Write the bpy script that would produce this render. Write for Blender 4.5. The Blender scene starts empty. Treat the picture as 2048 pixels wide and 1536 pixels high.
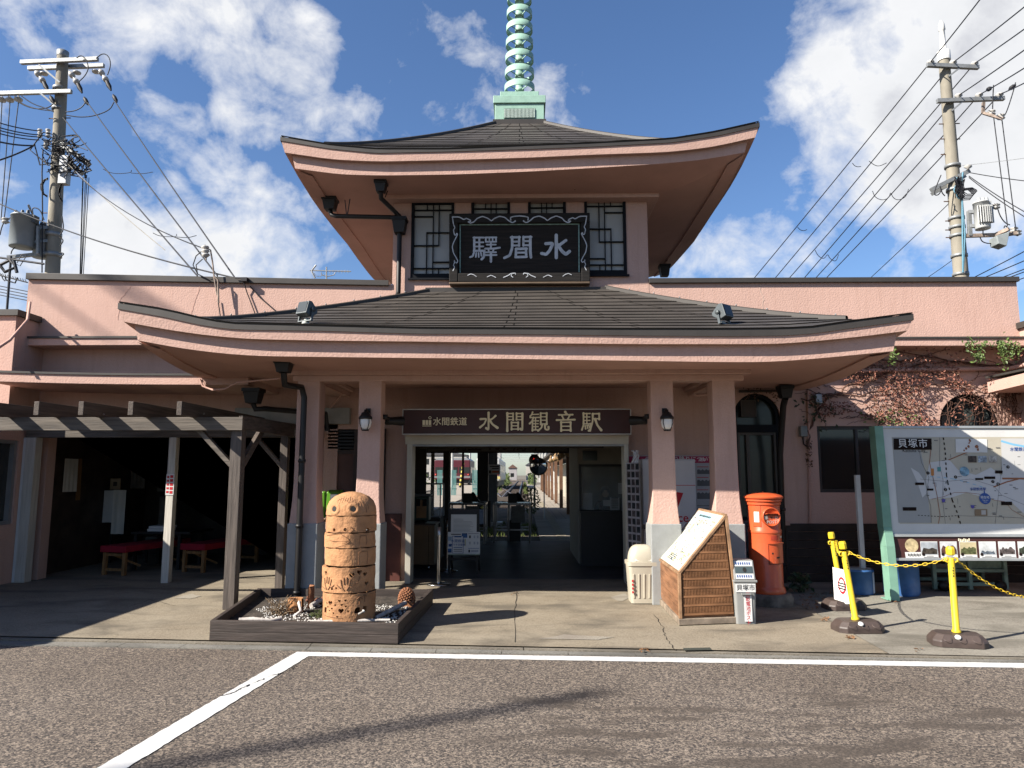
import bpy, bmesh, math, random
from mathutils import Vector, Matrix, noise as mnoise
R = random.Random(7)
rad = math.radians
S = bpy.context.scene
COL = S.collection
PI = math.pi

# ------------------------------------------------------------------ camera model
F, TH, YAW, CH = 1421.0, rad(7.3), rad(0.93), 1.6
def ray(u, v):
    x, y = (u-1024)/F, (768-v)/F
    f = math.cos(TH)-math.sin(TH)*y; z = math.sin(TH)+math.cos(TH)*y
    return Vector((x*math.cos(YAW)-f*math.sin(YAW), x*math.sin(YAW)+f*math.cos(YAW), z))
def at(u, v, Y):
    d = ray(u, v); t = Y/d.y
    return Vector((t*d.x, Y, CH+t*d.z))
def gnd(u, v, z=0.03):
    d = ray(u, v); t = (z-CH)/d.z
    return Vector((t*d.x, t*d.y, z))
def V(*a): return Vector(a)

# ------------------------------------------------------------------ mesh builder
class MB:
    def __init__(s): s.v = []; s.f = []; s.sm = []; s.mi = []; s.cur = 0
    def add(s, vs, fs, M=None, smooth=False):
        n = len(s.v)
        s.v += [(M @ Vector(p)) if M is not None else Vector(p) for p in vs]
        for f in fs:
            s.f.append([i+n for i in f]); s.sm.append(smooth); s.mi.append(s.cur)
        return s
    def box(s, x0, x1, y0, y1, z0, z1, M=None):
        if x0 > x1: x0, x1 = x1, x0
        if y0 > y1: y0, y1 = y1, y0
        if z0 > z1: z0, z1 = z1, z0
        vs = [(x, y, z) for z in (z0, z1) for y in (y0, y1) for x in (x0, x1)]
        return s.add(vs, [(0,2,3,1),(4,5,7,6),(0,1,5,4),(2,6,7,3),(0,4,6,2),(1,3,7,5)], M)
    def hexa(s, b, t):
        """b, t: four points each, counter-clockwise seen from above"""
        return s.add(list(b)+list(t), [(3,2,1,0),(4,5,6,7),(0,1,5,4),(1,2,6,5),(2,3,7,6),(3,0,4,7)])
    def bar(s, p, q, w, h=None, up=V(0,0,1)):
        p, q = Vector(p), Vector(q); h = h or w
        d = (q-p); L = d.length; d.normalize()
        if abs(d.dot(up)) > .98: up = V(0,1,0)
        x = d.cross(up).normalized(); z = x.cross(d).normalized()
        M = Matrix((x, d, z)).transposed().to_4x4(); M.translation = p
        return s.box(-w/2, w/2, 0, L, -h/2, h/2, M)
    def tube(s, path, r, n=8, caps=True, smooth=True):
        path = [Vector(p) for p in path]
        rs = r if isinstance(r, (list, tuple)) else [r]*len(path)
        N = len(path); vs = []; fs = []; prev = None
        for i, p in enumerate(path):
            d = (path[min(i+1, N-1)]-path[max(i-1, 0)]).normalized()
            if prev is None:
                a = V(0,0,1) if abs(d.z) < .9 else V(1,0,0)
                x = d.cross(a).normalized()
            else:
                x = (prev - d*prev.dot(d))
                x = x.normalized() if x.length > 1e-6 else d.orthogonal().normalized()
            prev = x; y = d.cross(x)
            for k in range(n):
                a = 2*PI*k/n
                vs.append(p+(x*math.cos(a)+y*math.sin(a))*rs[i])
        for i in range(N-1):
            for k in range(n):
                fs.append((i*n+k, i*n+(k+1) % n, (i+1)*n+(k+1) % n, (i+1)*n+k))
        s.add(vs, fs, None, smooth)
        if caps: s.add(vs[:n], [tuple(reversed(range(n)))]); s.add(vs[-n:], [tuple(range(n))])
        return s
    def lathe(s, prof, c=(0,0,0), n=24, M=None, smooth=True, a0=0, a1=2*PI):
        full = abs(a1-a0-2*PI) < 1e-6
        m = n if full else n+1
        vs = []; fs = []
        for r, z in prof:
            for k in range(m):
                a = a0+(a1-a0)*k/n
                vs.append((c[0]+r*math.cos(a), c[1]+r*math.sin(a), c[2]+z))
        for i in range(len(prof)-1):
            for k in range(n):
                k2 = (k+1) % m if full else k+1
                fs.append((i*m+k, i*m+k2, (i+1)*m+k2, (i+1)*m+k))
        return s.add(vs, fs, M, smooth)
    def ball(s, c, r, sc=(1,1,1), n=12, jit=0, M=None):
        vs = []; fs = []; m = n; h = n//2
        for i in range(h+1):
            t = PI*i/h
            for k in range(m):
                a = 2*PI*k/m; j = 1+(R.uniform(-jit, jit) if jit and 0 < i < h else 0)
                vs.append((c[0]+r*sc[0]*j*math.sin(t)*math.cos(a), c[1]+r*sc[1]*j*math.sin(t)*math.sin(a), c[2]-r*sc[2]*j*math.cos(t)))
        for i in range(h):
            for k in range(m):
                fs.append((i*m+k, i*m+(k+1) % m, (i+1)*m+(k+1) % m, (i+1)*m+k))
        return s.add(vs, fs, M, True)
    def quad(s, a, b, c, d): return s.add([a,b,c,d], [(0,1,2,3)])
    def poly(s, pts, M=None): return s.add(pts, [tuple(range(len(pts)))], M)
    def prism(s, pts, axis, d):
        """pts: planar loop; extruded by vector d"""
        n = len(pts); d = Vector(d)
        vs = [Vector(p) for p in pts]+[Vector(p)+d for p in pts]
        fs = [tuple(range(n)), tuple(reversed(range(n, 2*n)))]+[(i, i+n, (i+1) % n+n, (i+1) % n) for i in range(n)]
        return s.add(vs, fs)
    def grid(s, rows, smooth=True, flip=False):
        m = len(rows[0]); vs = [p for r in rows for p in r]; fs = []
        for i in range(len(rows)-1):
            for k in range(m-1):
                f = (i*m+k, i*m+k+1, (i+1)*m+k+1, (i+1)*m+k)
                fs.append(tuple(reversed(f)) if flip else f)
        return s.add(vs, fs, None, smooth)
    def plate(s, outer, holes, th, M=None, cuts=None, bend=None):
        """flat plate in local XZ (thickness along Y, front at y=0), with holes"""
        cu = bpy.data.curves.new('tmp', 'CURVE'); cu.dimensions = '2D'; cu.fill_mode = 'BOTH'; cu.extrude = th/2
        for loop in [outer]+list(holes):
            sp = cu.splines.new('POLY'); sp.points.add(len(loop)-1); sp.use_cyclic_u = True
            for i, p in enumerate(loop): sp.points[i].co = (p[0], p[1], 0, 1)
        me = curve_mesh(cu)
        bm = bmesh.new(); bm.from_mesh(me)
        if cuts:
            for x in cuts:
                bmesh.ops.bisect_plane(bm, geom=bm.verts[:]+bm.edges[:]+bm.faces[:], plane_co=(x,0,0), plane_no=(1,0,0))
        bm.verts.index_update()
        vs = []
        for v in bm.verts:
            p = V(v.co.x, th/2-v.co.z, v.co.y)
            vs.append(bend(p) if bend else p)
        fs = [[v.index for v in f.verts] for f in bm.faces]
        bm.free(); bpy.data.meshes.remove(me)
        return s.add(vs, fs, M)
    def leaf(s, c, r, nrm=None, asp=.7):
        n = nrm or V(R.uniform(-1,1), R.uniform(-1,1), R.uniform(-1,1)).normalized()
        x = n.orthogonal().normalized(); x = Matrix.Rotation(R.uniform(0, 6.28), 3, n) @ x; y = n.cross(x)
        c = Vector(c); b = n*r*.25
        return s.add([c-x*r, c+y*r*asp*.6-x*r*.2+b, c+x*r, c-y*r*asp*.6-x*r*.2+b], [(0,1,2),(0,2,3)])
    def build(s, name, mat, parent=None, bevel=0, seg=2):
        me = bpy.data.meshes.new(name)
        chain = []; q = parent
        while q is not None: chain.append(q); q = q.parent
        if len(chain) > 2: parent = chain[-2]          # never deeper than thing > part > sub-part
        off = WORLD.get(chain[-1].name) if chain else None
        me.from_pydata([(p-off) if off else p for p in s.v], [], s.f)
        for m in (mat if isinstance(mat, (list, tuple)) else [mat]): me.materials.append(m)
        me.polygons.foreach_set('use_smooth', s.sm); me.polygons.foreach_set('material_index', s.mi)
        me.update()
        o = bpy.data.objects.new(name, me); COL.objects.link(o)
        if parent is not None: o.parent = parent
        if bevel:
            b = o.modifiers.new('edge', 'BEVEL'); b.width = bevel; b.segments = seg; b.limit_method = 'ANGLE'; b.angle_limit = rad(40)
        return o
WORLD = {}
def soft(P, k=3):
    P = [Vector(p) for p in P]
    for _ in range(k):
        if len(P) > 2: P = [P[0]]+[q for a, b in zip(P[:-1], P[1:]) for q in (a.lerp(b,.25), a.lerp(b,.75))]+[P[-1]]
    return P
def curve_mesh(cu):
    o = bpy.data.objects.new('tmp', cu); COL.objects.link(o)
    bpy.context.view_layer.update()
    me = bpy.data.meshes.new_from_object(o.evaluated_get(bpy.context.evaluated_depsgraph_get()))
    bpy.data.objects.remove(o); bpy.data.curves.remove(cu)
    return me
def thing(name, label, cat, loc=None, group=None, rz=0):
    """with loc: its meshes are given in world coordinates; without: in its own, at the origin"""
    o = bpy.data.objects.new(name, None); COL.objects.link(o); o.empty_display_size = .1
    o['label'] = label; o['category'] = cat
    if group: o['group'] = group
    if loc is not None:
        o.location = loc; WORLD[o.name] = Vector(loc)
    o.rotation_euler.z = rz
    return o
def tag(o, label, cat, group=None):
    o['label'] = label; o['category'] = cat
    if group: o['group'] = group
    return o
def kind(o, k): o['kind'] = k; return o
def dup(root, loc, rz=0, label=None):
    r = root.copy(); COL.objects.link(r); r.location = loc; r.rotation_euler.z = rz
    if label: r['label'] = label
    for ch in list(root.children):
        c = ch.copy(); COL.objects.link(c); c.parent = r
        for g in ch.children:
            d = g.copy(); COL.objects.link(d); d.parent = c
    return r
def text(body, size, o, x=V(1,0,0), up=V(0,0,1), align='CENTER', bold=0.0, mat=None, parent=None, name='lettering', vert=False, sx=1.0, sp=1.0):
    """flat lettering 2 mm proud of its board; o: middle point"""
    cu = bpy.data.curves.new('tmp', 'FONT'); cu.body = '\n'.join(body) if vert else body
    cu.size = size; cu.align_x = align; cu.align_y = 'CENTER'; cu.offset = bold*size; cu.resolution_u = 3; cu.space_character = sp
    if vert: cu.space_line = .95
    me = curve_mesh(cu)
    mb = MB(); n = x.cross(up)
    mb.add([Vector(o)+x*(v.co.x*sx)+up*v.co.y for v in me.vertices], [list(p.vertices) for p in me.polygons])
    bpy.data.meshes.remove(me)
    return mb.build(name, mat, parent)
def strokes(mb, data, o, x, up, sc, w, taper=True):
    """brush strokes: each (points in a 100 box, y down), drawn as ribbons with round ends"""
    n = Vector(x).cross(Vector(up))*1
    for k, st in enumerate(data):
        ww = w
        if isinstance(st[0], (int, float)): ww = w*st[0]; st = st[1:]
        P = [V(p[0], -p[1]) if False else Vector((p[0], -p[1])) for p in st]
        Q = []
        for i in range(len(P)-1):
            for j in range(6): Q.append(P[i].lerp(P[i+1], j/6))
        Q.append(P[-1])
        for _ in range(2 if len(P) > 2 else 0):
            Q = [Q[0]]+[(Q[i-1]+Q[i]*2+Q[i+1])/4 for i in range(1, len(Q)-1)]+[Q[-1]]
        N = len(Q); L = []; Rr = []
        for i, q in enumerate(Q):
            d = (Q[min(i+1, N-1)]-Q[max(i-1, 0)]).normalized(); nn = Vector((-d.y, d.x)); t = i/(N-1)
            hw = ww/2*((1.12-.3*math.sin(t*PI)) if taper else 1)
            L.append(q+nn*hw); Rr.append(q-nn*hw)
        def cap(c, d, r): 
            a0 = math.atan2(d.y, d.x)
            return [c+Vector((math.cos(a0+a), math.sin(a0+a)))*r for a in (1.05, .5, 0, -.5, -1.05)]
        loopv = L+cap(Q[-1], (Q[-1]-Q[-2]), ww*.5*(1.12 if taper else 1))+Rr[::-1]+cap(Q[0], (Q[0]-Q[1]), ww*.5*(1.12 if taper else 1))
        e = n*(.0004*k)
        to = lambda q: Vector(o)+x*(q.x*sc)+up*(q.y*sc)+e
        for i in range(N-1): mb.quad(to(L[i]), to(Rr[i]), to(Rr[i+1]), to(L[i+1]))
        for c, d, A, B in ((Q[-1], Q[-1]-Q[-2], L[-1], Rr[-1]), (Q[0], Q[0]-Q[1], Rr[0], L[0])):
            mb.poly([to(A)]+[to(q) for q in cap(c, d, ww*.5*(1.12 if taper else 1))]+[to(B)])

# ------------------------------------------------------------------ materials
MATS = {}
ALB = .73
def nodes(name):
    m = bpy.data.materials.new(name); m.use_nodes = True
    nt = m.node_tree; b = nt.nodes['Principled BSDF']
    return m, nt, b
def nd(nt, t, **kw):
    n = nt.nodes.new(t)
    for k, v in kw.items():
        if k in n.inputs.keys(): n.inputs[k].default_value = v
        else: setattr(n, k, v)
    return n
def ramp(nt, fac, stops):
    r = nt.nodes.new('ShaderNodeValToRGB'); e = r.color_ramp.elements
    while len(e) < len(stops): e.new(.5)
    for i, (p, c) in enumerate(stops):
        e[i].position = p; e[i].color = (c, c, c, 1) if isinstance(c, (int, float)) else (*c, 1)
    nt.links.new(fac, r.inputs[0]); return r.outputs[0]
def mixc(nt, fac, a, b, mode='MIX'):
    m = nt.nodes.new('ShaderNodeMix'); m.data_type = 'RGBA'; m.blend_type = mode
    for sock, val in ((0, fac), (6, a), (7, b)):
        if hasattr(val, 'links') or isinstance(val, bpy.types.NodeSocket): nt.links.new(val, m.inputs[sock])
        else: m.inputs[sock].default_value = val if sock == 0 else (*val, 1) if len(val) == 3 else val
    return m.outputs[2]
def noise(nt, co, scale, detail=3, rough=.55, dist=0):
    n = nd(nt, 'ShaderNodeTexNoise', Scale=scale, Detail=detail, Roughness=rough, Distortion=dist)
    nt.links.new(co, n.inputs['Vector']); return n.outputs['Fac']
def mapping(nt, co, sc):
    m = nt.nodes.new('ShaderNodeMapping'); m.inputs['Scale'].default_value = sc
    nt.links.new(co, m.inputs['Vector']); return m.outputs[0]
def mat(name, col, rough=.6, metal=0, var=.12, vs=4, bump=0, bs=60, st=(1,1,1), dirt=0, dirtcol=(.05,.045,.04), ds=1.3, spec=.3, coat=0, alpha=1, trans=0, emit=None, es=1):
    if name in MATS: return MATS[name]
    m, nt, b = nodes(name); MATS[name] = m
    co = nt.nodes.new('ShaderNodeTexCoord').outputs['Object']
    if st != (1,1,1): co = mapping(nt, co, st)
    if not emit: col = tuple(x*ALB for x in col)
    if var:
        f = noise(nt, co, vs, 5, .6)
        c1 = tuple(max(0, x*(1-var*1.6)) for x in col); c2 = tuple(x*(1+var*1.6) for x in col)
        out = ramp(nt, f, [(.3, c1), (.7, c2)])
        if dirt:
            g = noise(nt, co, ds, 6, .65)
            g = ramp(nt, g, [(.5, 0), (.75, dirt)])
            out = mixc(nt, g, out, tuple(x*ALB for x in dirtcol))
        nt.links.new(out, b.inputs['Base Color'])
    else: b.inputs['Base Color'].default_value = (*col, 1)
    b.inputs['Roughness'].default_value = rough; b.inputs['Metallic'].default_value = metal
    b.inputs['Specular IOR Level'].default_value = spec; b.inputs['Coat Weight'].default_value = coat
    if alpha < 1: b.inputs['Alpha'].default_value = alpha
    if trans: b.inputs['Transmission Weight'].default_value = trans
    if bump:
        bm = nd(nt, 'ShaderNodeBump', Strength=min(1, bump), Distance=.01*max(1, bump)); nt.links.new(noise(nt, co, bs, 3), bm.inputs['Height'])
        nt.links.new(bm.outputs[0], b.inputs['Normal'])
    if emit:
        b.inputs['Emission Color'].default_value = (*emit, 1); b.inputs['Emission Strength'].default_value = es
    return m
def stucco(name, col):
    m, nt, b = nodes(name)
    co = nt.nodes.new('ShaderNodeTexCoord').outputs['Object']
    big = noise(nt, co, .9, 4, .6); streak = noise(nt, mapping(nt, co, (5, 5, .4)), 2.2, 6, .65)
    c = ramp(nt, big, [(.3, tuple(x*.93 for x in col)), (.7, tuple(x*1.05 for x in col))])
    s = ramp(nt, streak, [(.5, 0), (.78, .42)])
    c = mixc(nt, s, c, (col[0]*.72, col[1]*.66, col[2]*.62))
    fine = noise(nt, co, 55, 2, .5)
    c = mixc(nt, ramp(nt, fine, [(.35, .22), (.6, 0)]), c, (col[0]*.8, col[1]*.74, col[2]*.7))
    nt.links.new(c, b.inputs['Base Color']); b.inputs['Roughness'].default_value = .85; b.inputs['Specular IOR Level'].default_value = .2
    bm = nd(nt, 'ShaderNodeBump', Strength=.48, Distance=.015)
    h = mixc(nt, .3, noise(nt, co, 42, 2, .5), noise(nt, co, 9, 3, .5)) 
    nt.links.new(h, bm.inputs['Height']); nt.links.new(bm.outputs[0], b.inputs['Normal'])
    return m
PINKC = (.432, .286, .238)
pink = stucco('pink stucco', PINKC)
pink_s = mat('pink smooth', (.54,.325,.262), .8, var=.06, vs=1.2, bump=.25, bs=30, dirt=.2, dirtcol=(.28,.18,.14))
trimM = mat('brown metal trim', (.058,.052,.047), .5, .1, var=.1, vs=2, bump=.1, bs=8)
roofM = mat('roof sheet', (.058,.050,.044), .6, 0, var=.2, vs=1.6, bump=.15, bs=5, dirt=.3, dirtcol=(.085,.078,.066), spec=.35)
roofJointShade = mat('roof joint and gap shade', (.004,.0035,.003), .9, var=0, spec=.1)  # black for sheet joints and for the shadow gaps painted under the courses
copper = mat('green patina paint', (.31,.49,.40), .55, var=.08, vs=6, bump=.25, bs=14, dirt=.25, dirtcol=(.3,.42,.33), ds=5)
copper_d = mat('green louver', (.55,.66,.6), .6, var=.05)
plinthM = mat('grey plinth paint', (.31,.32,.315), .7, var=.06, vs=5, bump=.2, bs=40, dirt=.3, dirtcol=(.2,.19,.17))
blackM = mat('black metal', (.011,.010,.010), .5, 0, var=.1, spec=.3)
frameM = mat('black frame', (.006,.007,.010), .6, var=.05, spec=.12)
dwood = mat('dark stained wood', (.075,.058,.046), .6, var=.3, vs=9, st=(1,1,1), bump=.3, bs=25, dirt=.3, dirtcol=(.12,.1,.085))
def wood(name, col, axis, rough=.65, var=.3, bump=.35):
    st = [9,9,9]; st[axis] = .5
    return mat(name, col, rough, var=var, vs=4, st=tuple(st), bump=bump, bs=9)
woodx = wood('dark planks x', (.085,.066,.054), 0)
woody = wood('dark planks y', (.085,.066,.054), 1)
woodz = wood('dark post z', (.10,.082,.07), 2)
greyx = wood('weathered beam x', (.125,.105,.085), 0)
whitez = wood('white painted post', (.56,.53,.47), 2, var=.12)
white = mat('white paint', (.72,.72,.70), .5, var=.05, vs=3)
whitep = mat('white plastic', (.50,.455,.36), .4, var=.05, vs=3, dirt=.15, dirtcol=(.5,.45,.35))
cream = mat('cream steel', (.52,.49,.42), .45, .1, var=.06, vs=2, dirt=.2, dirtcol=(.3,.26,.2))
grey = mat('grey steel', (.34,.35,.36), .45, .5, var=.08)
steel = mat('stainless steel', (.6,.6,.6), .22, 1, var=.04)
galv = mat('galvanised steel', (.30,.31,.31), .5, .4, var=.12, vs=9)
concpole = mat('pole concrete', (.28,.255,.205), .85, var=.18, vs=3, bump=.3, bs=30, st=(1,1,.3), dirt=.3, dirtcol=(.18,.17,.14))
rubber = mat('black cable', (.012,.012,.016), .6, var=0)
glassD = mat('dark window glass', (.012,.014,.015), .12, var=.05, spec=.6)
shoji = mat('frosted pane', (.40,.40,.38), .45, var=.04, vs=2)
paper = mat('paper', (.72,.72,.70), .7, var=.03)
ink = mat('dark ink', (.02,.018,.016), .7, var=0)
inkred = mat('red ink', (.55,.02,.03), .6, var=.03)
inkblue = mat('blue ink', (.03,.08,.25), .6, var=.03)
# ------------------------------------------------------------------ camera, world, sun
cam = bpy.data.cameras.new('camera'); cam.sensor_width = 36; cam.lens = F/2048*36; cam.clip_end = 5000; cam.clip_start = .05
co = bpy.data.objects.new('camera', cam); COL.objects.link(co); co.location = (0,0,CH); co.rotation_euler = (PI/2+TH, 0, YAW); S.camera = co
SD = V(.88, .475).normalized(); EL = rad(35.4)
sd = V(SD.x*math.cos(EL), SD.y*math.cos(EL), -math.sin(EL))
sun = bpy.data.lights.new('sun', 'SUN'); sun.energy = 5.0; sun.angle = rad(.5); sun.color = (1, .93, .83)
so = bpy.data.objects.new('sun', sun); COL.objects.link(so); so.rotation_euler = sd.to_track_quat('-Z', 'Y').to_euler(); so.location = (-20,-20,20)
W = bpy.data.worlds.new('World'); S.world = W; W.use_nodes = True
def world():
    nt = W.node_tree; bg = nt.nodes['Background']
    sky = nd(nt, 'ShaderNodeTexSky', sky_type='NISHITA', sun_disc=False, sun_elevation=EL, sun_rotation=math.atan2(-SD.x, -SD.y) % (2*PI), altitude=0, air_density=1.0, dust_density=.6, ozone_density=2.0)
    hs = nd(nt, 'ShaderNodeHueSaturation', Saturation=1.08, Value=1.0); nt.links.new(sky.outputs[0], hs.inputs['Color'])
    tc = nt.nodes.new('ShaderNodeTexCoord'); d = tc.outputs['Generated']
    nrm = nd(nt, 'ShaderNodeVectorMath', operation='NORMALIZE'); nt.links.new(d, nrm.inputs[0]); d = nrm.outputs[0]
    L = nt.links.new
    def math_(op, a, b=None, clamp=False):
        m = nt.nodes.new('ShaderNodeMath'); m.operation = op; m.use_clamp = clamp
        for i, x in enumerate((a, b)):
            if x is None: continue
            if isinstance(x, (int, float)): m.inputs[i].default_value = x
            else: L(x, m.inputs[i])
        return m.outputs[0]
    acc = None
    clouds = [(1900,120,310,1.35),(1770,90,165,1.15),(1930,300,190,1.3),(1750,330,120,1.0),(1640,370,85,.6),(2200,250,300,.9),
              (170,10,180,.75),(430,30,140,.75),(590,95,95,.85),(330,250,85,.55),(500,215,80,.58),(600,205,85,.55),(700,245,80,.45),(820,235,90,.35),
              (230,530,130,1.0),(380,525,110,.95),(520,525,100,.85),(60,600,140,.8),(440,335,60,.6),(520,400,65,.62),(330,400,60,.55),(570,470,60,.55),(900,110,80,.42),(960,190,80,.42),(1120,190,90,.42),(770,60,110,.3),
              (1500,545,150,.5),(1950,480,170,.45),(1560,500,130,.35),(150,360,90,.4),(700,440,90,.35),(-200,300,250,.7)]
    for u, v, r, w in clouds:
        c = ray(u, v).normalized(); a = r/F*(1/(1+((u-1024)**2+(v-768)**2)/F**2))*1.25
        dot = nd(nt, 'ShaderNodeVectorMath', operation='DOT_PRODUCT'); L(d, dot.inputs[0]); dot.inputs[1].default_value = c
        mr = nd(nt, 'ShaderNodeMapRange', interpolation_type='SMOOTHERSTEP'); L(dot.outputs['Value'], mr.inputs['Value'])
        mr.inputs['From Min'].default_value = math.cos(a*1.35); mr.inputs['From Max'].default_value = math.cos(a*.25); mr.inputs['To Max'].default_value = w
        acc = mr.outputs[0] if acc is None else math_('MAXIMUM', acc, mr.outputs[0])
    n1 = noise(nt, d, 7.0, 10, .6, .25); n2 = noise(nt, mapping(nt, d, (1,1,1.3)), 17, 7, .6, .4); n3 = noise(nt, d, 2.3, 3, .5)
    nn = math_('ADD', math_('MULTIPLY', n1, .68), math_('MULTIPLY', n2, .32))
    val = math_('ADD', math_('MULTIPLY', acc, .62), math_('MULTIPLY', math_('SUBTRACT', nn, .5), 2.3))
    val = math_('ADD', val, math_('MULTIPLY', math_('SUBTRACT', n3, .5), .15))
    mask = ramp(nt, val, [(.23, 0), (.40, .4), (.66, 1)])
    # thick parts are greyer underneath, thin edges white
    n4 = noise(nt, d, 7.5, 6, .5)
    sh = math_('ADD', math_('SUBTRACT', val, .42), math_('MULTIPLY', math_('SUBTRACT', n4, .5), 1.1))
    ccol = ramp(nt, sh, [(.0, (7.3,7.35,7.5)), (.5, (6.6,6.7,6.9)), (.95, (4.2,4.3,4.8))])
    skyc = mixc(nt, 1, hs.outputs[0], (.98,1.07,1.24), 'MULTIPLY')
    # haze: paler sky toward the horizon
    out = mixc(nt, mask, skyc, ccol)
    L(out, bg.inputs['Color']); bg.inputs['Strength'].default_value = .05
world()
S.view_settings.view_transform = 'Standard'; S.view_settings.look = 'None'; S.view_settings.gamma = 1; S.view_settings.exposure = 1.42
S.render.engine = 'CYCLES'
S.cycles.max_bounces = 6; S.cycles.diffuse_bounces = 3; S.cycles.transparent_max_bounces = 12; S.cycles.caustics_reflective = False; S.cycles.caustics_refractive = False
S.cycles.sample_clamp_indirect = 8

# ------------------------------------------------------------------ ground
def sheet(name, pts, m, z, parent=None):
    mb = MB(); mb.poly([V(p[0], p[1], z) for p in pts]); return kind(mb.build(name, m, parent), 'structure')
def asphalt():
    m, nt, b = nodes('asphalt'); co = nt.nodes.new('ShaderNodeTexCoord').outputs['Object']
    v = nd(nt, 'ShaderNodeTexVoronoi', Scale=98, Randomness=1.0); nt.links.new(co, v.inputs['Vector'])
    sp = nt.nodes.new('ShaderNodeSeparateColor'); nt.links.new(v.outputs['Color'], sp.inputs[0])
    n0 = noise(nt, co, 150, 3, .7); n2 = noise(nt, co, 30, 2, .5)
    mx = nt.nodes.new('ShaderNodeMix'); mx.data_type = 'FLOAT'; mx.inputs[0].default_value = .5; nt.links.new(sp.outputs[0], mx.inputs[2]); nt.links.new(n0, mx.inputs[3]); n1 = mx.outputs[0]
    c = ramp(nt, n1, [(.28, (.026,.024,.025)), (.42, (.082,.071,.063)), (.56, (.148,.127,.108)), (.76, (.28,.24,.20))])
    c = mixc(nt, ramp(nt, n2, [(.36, .55), (.5, 0)]), c, (.03,.029,.032))
    big = noise(nt, co, .55, 4, .6)
    c = mixc(nt, ramp(nt, big, [(.35, .0), (.7, .35)]), c, (.42,.36,.3), 'MULTIPLY')
    tr_ = noise(nt, mapping(nt, co, (.12, 1.1, 1)), 1.0, 3, .5)
    c = mixc(nt, ramp(nt, tr_, [(.4, 0), (.62, .18)]), c, (.65,.63,.62), 'MULTIPLY')
    # oil and water stains along the traffic line
    sx = nt.nodes.new('ShaderNodeSeparateXYZ'); nt.links.new(co, sx.inputs[0])
    st = noise(nt, mapping(nt, co, (1.5, 4.6, 1)), 1.0, 4, .55)
    st = ramp(nt, st, [(.5, 0), (.6, .75)])
    g = nd(nt, 'ShaderNodeMapRange', interpolation_type='SMOOTHSTEP'); nt.links.new(sx.outputs['Y'], g.inputs['Value'])
    g.inputs['From Min'].default_value = 5.75; g.inputs['From Max'].default_value = 5.3
    g2 = nd(nt, 'ShaderNodeMapRange', interpolation_type='SMOOTHSTEP'); nt.links.new(sx.outputs['X'], g2.inputs['Value'])
    g2.inputs['From Min'].default_value = -.9; g2.inputs['From Max'].default_value = .4
    mm = nt.nodes.new('ShaderNodeMath'); mm.operation = 'MULTIPLY'; nt.links.new(g.outputs[0], mm.inputs[0]); nt.links.new(g2.outputs[0], mm.inputs[1])
    m2 = nt.nodes.new('ShaderNodeMath'); m2.operation = 'MULTIPLY'; nt.links.new(mm.outputs[0], m2.inputs[0]); nt.links.new(st, m2.inputs[1])
    c = mixc(nt, m2.outputs[0], c, (.05,.042,.036))
    c = mixc(nt, 1, c, (1.1,1.06,1.01), 'MULTIPLY')
    nt.links.new(c, b.inputs['Base Color']); b.inputs['Roughness'].default_value = .85; b.inputs['Specular IOR Level'].default_value = .25
    bm = nd(nt, 'ShaderNodeBump', Strength=.55, Distance=.01); nt.links.new(n1, bm.inputs['Height']); nt.links.new(bm.outputs[0], b.inputs['Normal'])
    return m
def concrete(name, c0, c1, stain, ss=.8):
    m, nt, b = nodes(name); co = nt.nodes.new('ShaderNodeTexCoord').outputs['Object']
    c0, c1, stain = (tuple(x*.79 for x in q) for q in (c0, c1, stain))
    a = noise(nt, co, 60, 4, .7); g = noise(nt, co, 1.3, 7, .68); h = noise(nt, mapping(nt, co, (1,2.2,1)), ss, 5, .6, .6)
    c = ramp(nt, a, [(.33, tuple(x*.5 for x in c0)), (.68, tuple(x*1.35 for x in c0))])
    c = mixc(nt, ramp(nt, g, [(.35, 0), (.62, .6)]), c, c1)
    c = mixc(nt, ramp(nt, noise(nt, co, 22, 4, .7), [(.55, 0), (.75, .55)]), c, stain)
    c = mixc(nt, ramp(nt, h, [(.48, 0), (.66, .8)]), c, stain)
    nt.links.new(c, b.inputs['Base Color']); b.inputs['Roughness'].default_value = .9; b.inputs['Specular IOR Level'].default_value = .2
    bm = nd(nt, 'ShaderNodeBump', Strength=.5, Distance=.012); nt.links.new(mixc(nt, .5, a, noise(nt, co, 12, 4, .6)), bm.inputs['Height']); nt.links.new(bm.outputs[0], b.inputs['Normal'])
    return m
asphaltM = asphalt()
concM = concrete('forecourt concrete', (.245,.205,.15), (.31,.27,.205), (.11,.095,.075))
concR = concrete('pale slab concrete', (.235,.215,.18), (.30,.28,.235), (.12,.11,.09))
gutM = concrete('gutter concrete', (.2,.175,.14), (.24,.215,.17), (.1,.09,.075))
blkM = concrete('kerb block concrete', (.19,.18,.16), (.24,.23,.2), (.1,.095,.085))
dirtM = mat('bare earth', (.16,.14,.11), .95, var=.3, vs=.6, bump=.4, bs=20)
kind(MB().poly([V(-900,-300,-.06), V(900,-300,-.06), V(900,2500,-.06), V(-900,2500,-.06)]).build('ground', dirtM), 'structure')
def line2(a, b):
    d = (b-a); return lambda X: a.y+(X-a.x)/d.x*d.y
e_road = line2(gnd(0,1291,0), gnd(2048,1326,0))
e_mid = line2(gnd(0,1280,.012), gnd(2048,1319,.012))
e_court = line2(gnd(0,1272,.03), gnd(2048,1312,.03))
XA, XB = -26, 26
sheet('road', [(XA,-30), (XB,-30), (XB,e_road(XB)), (XA,e_road(XA))], asphaltM, 0)
mb = MB(); X = XA
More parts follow.
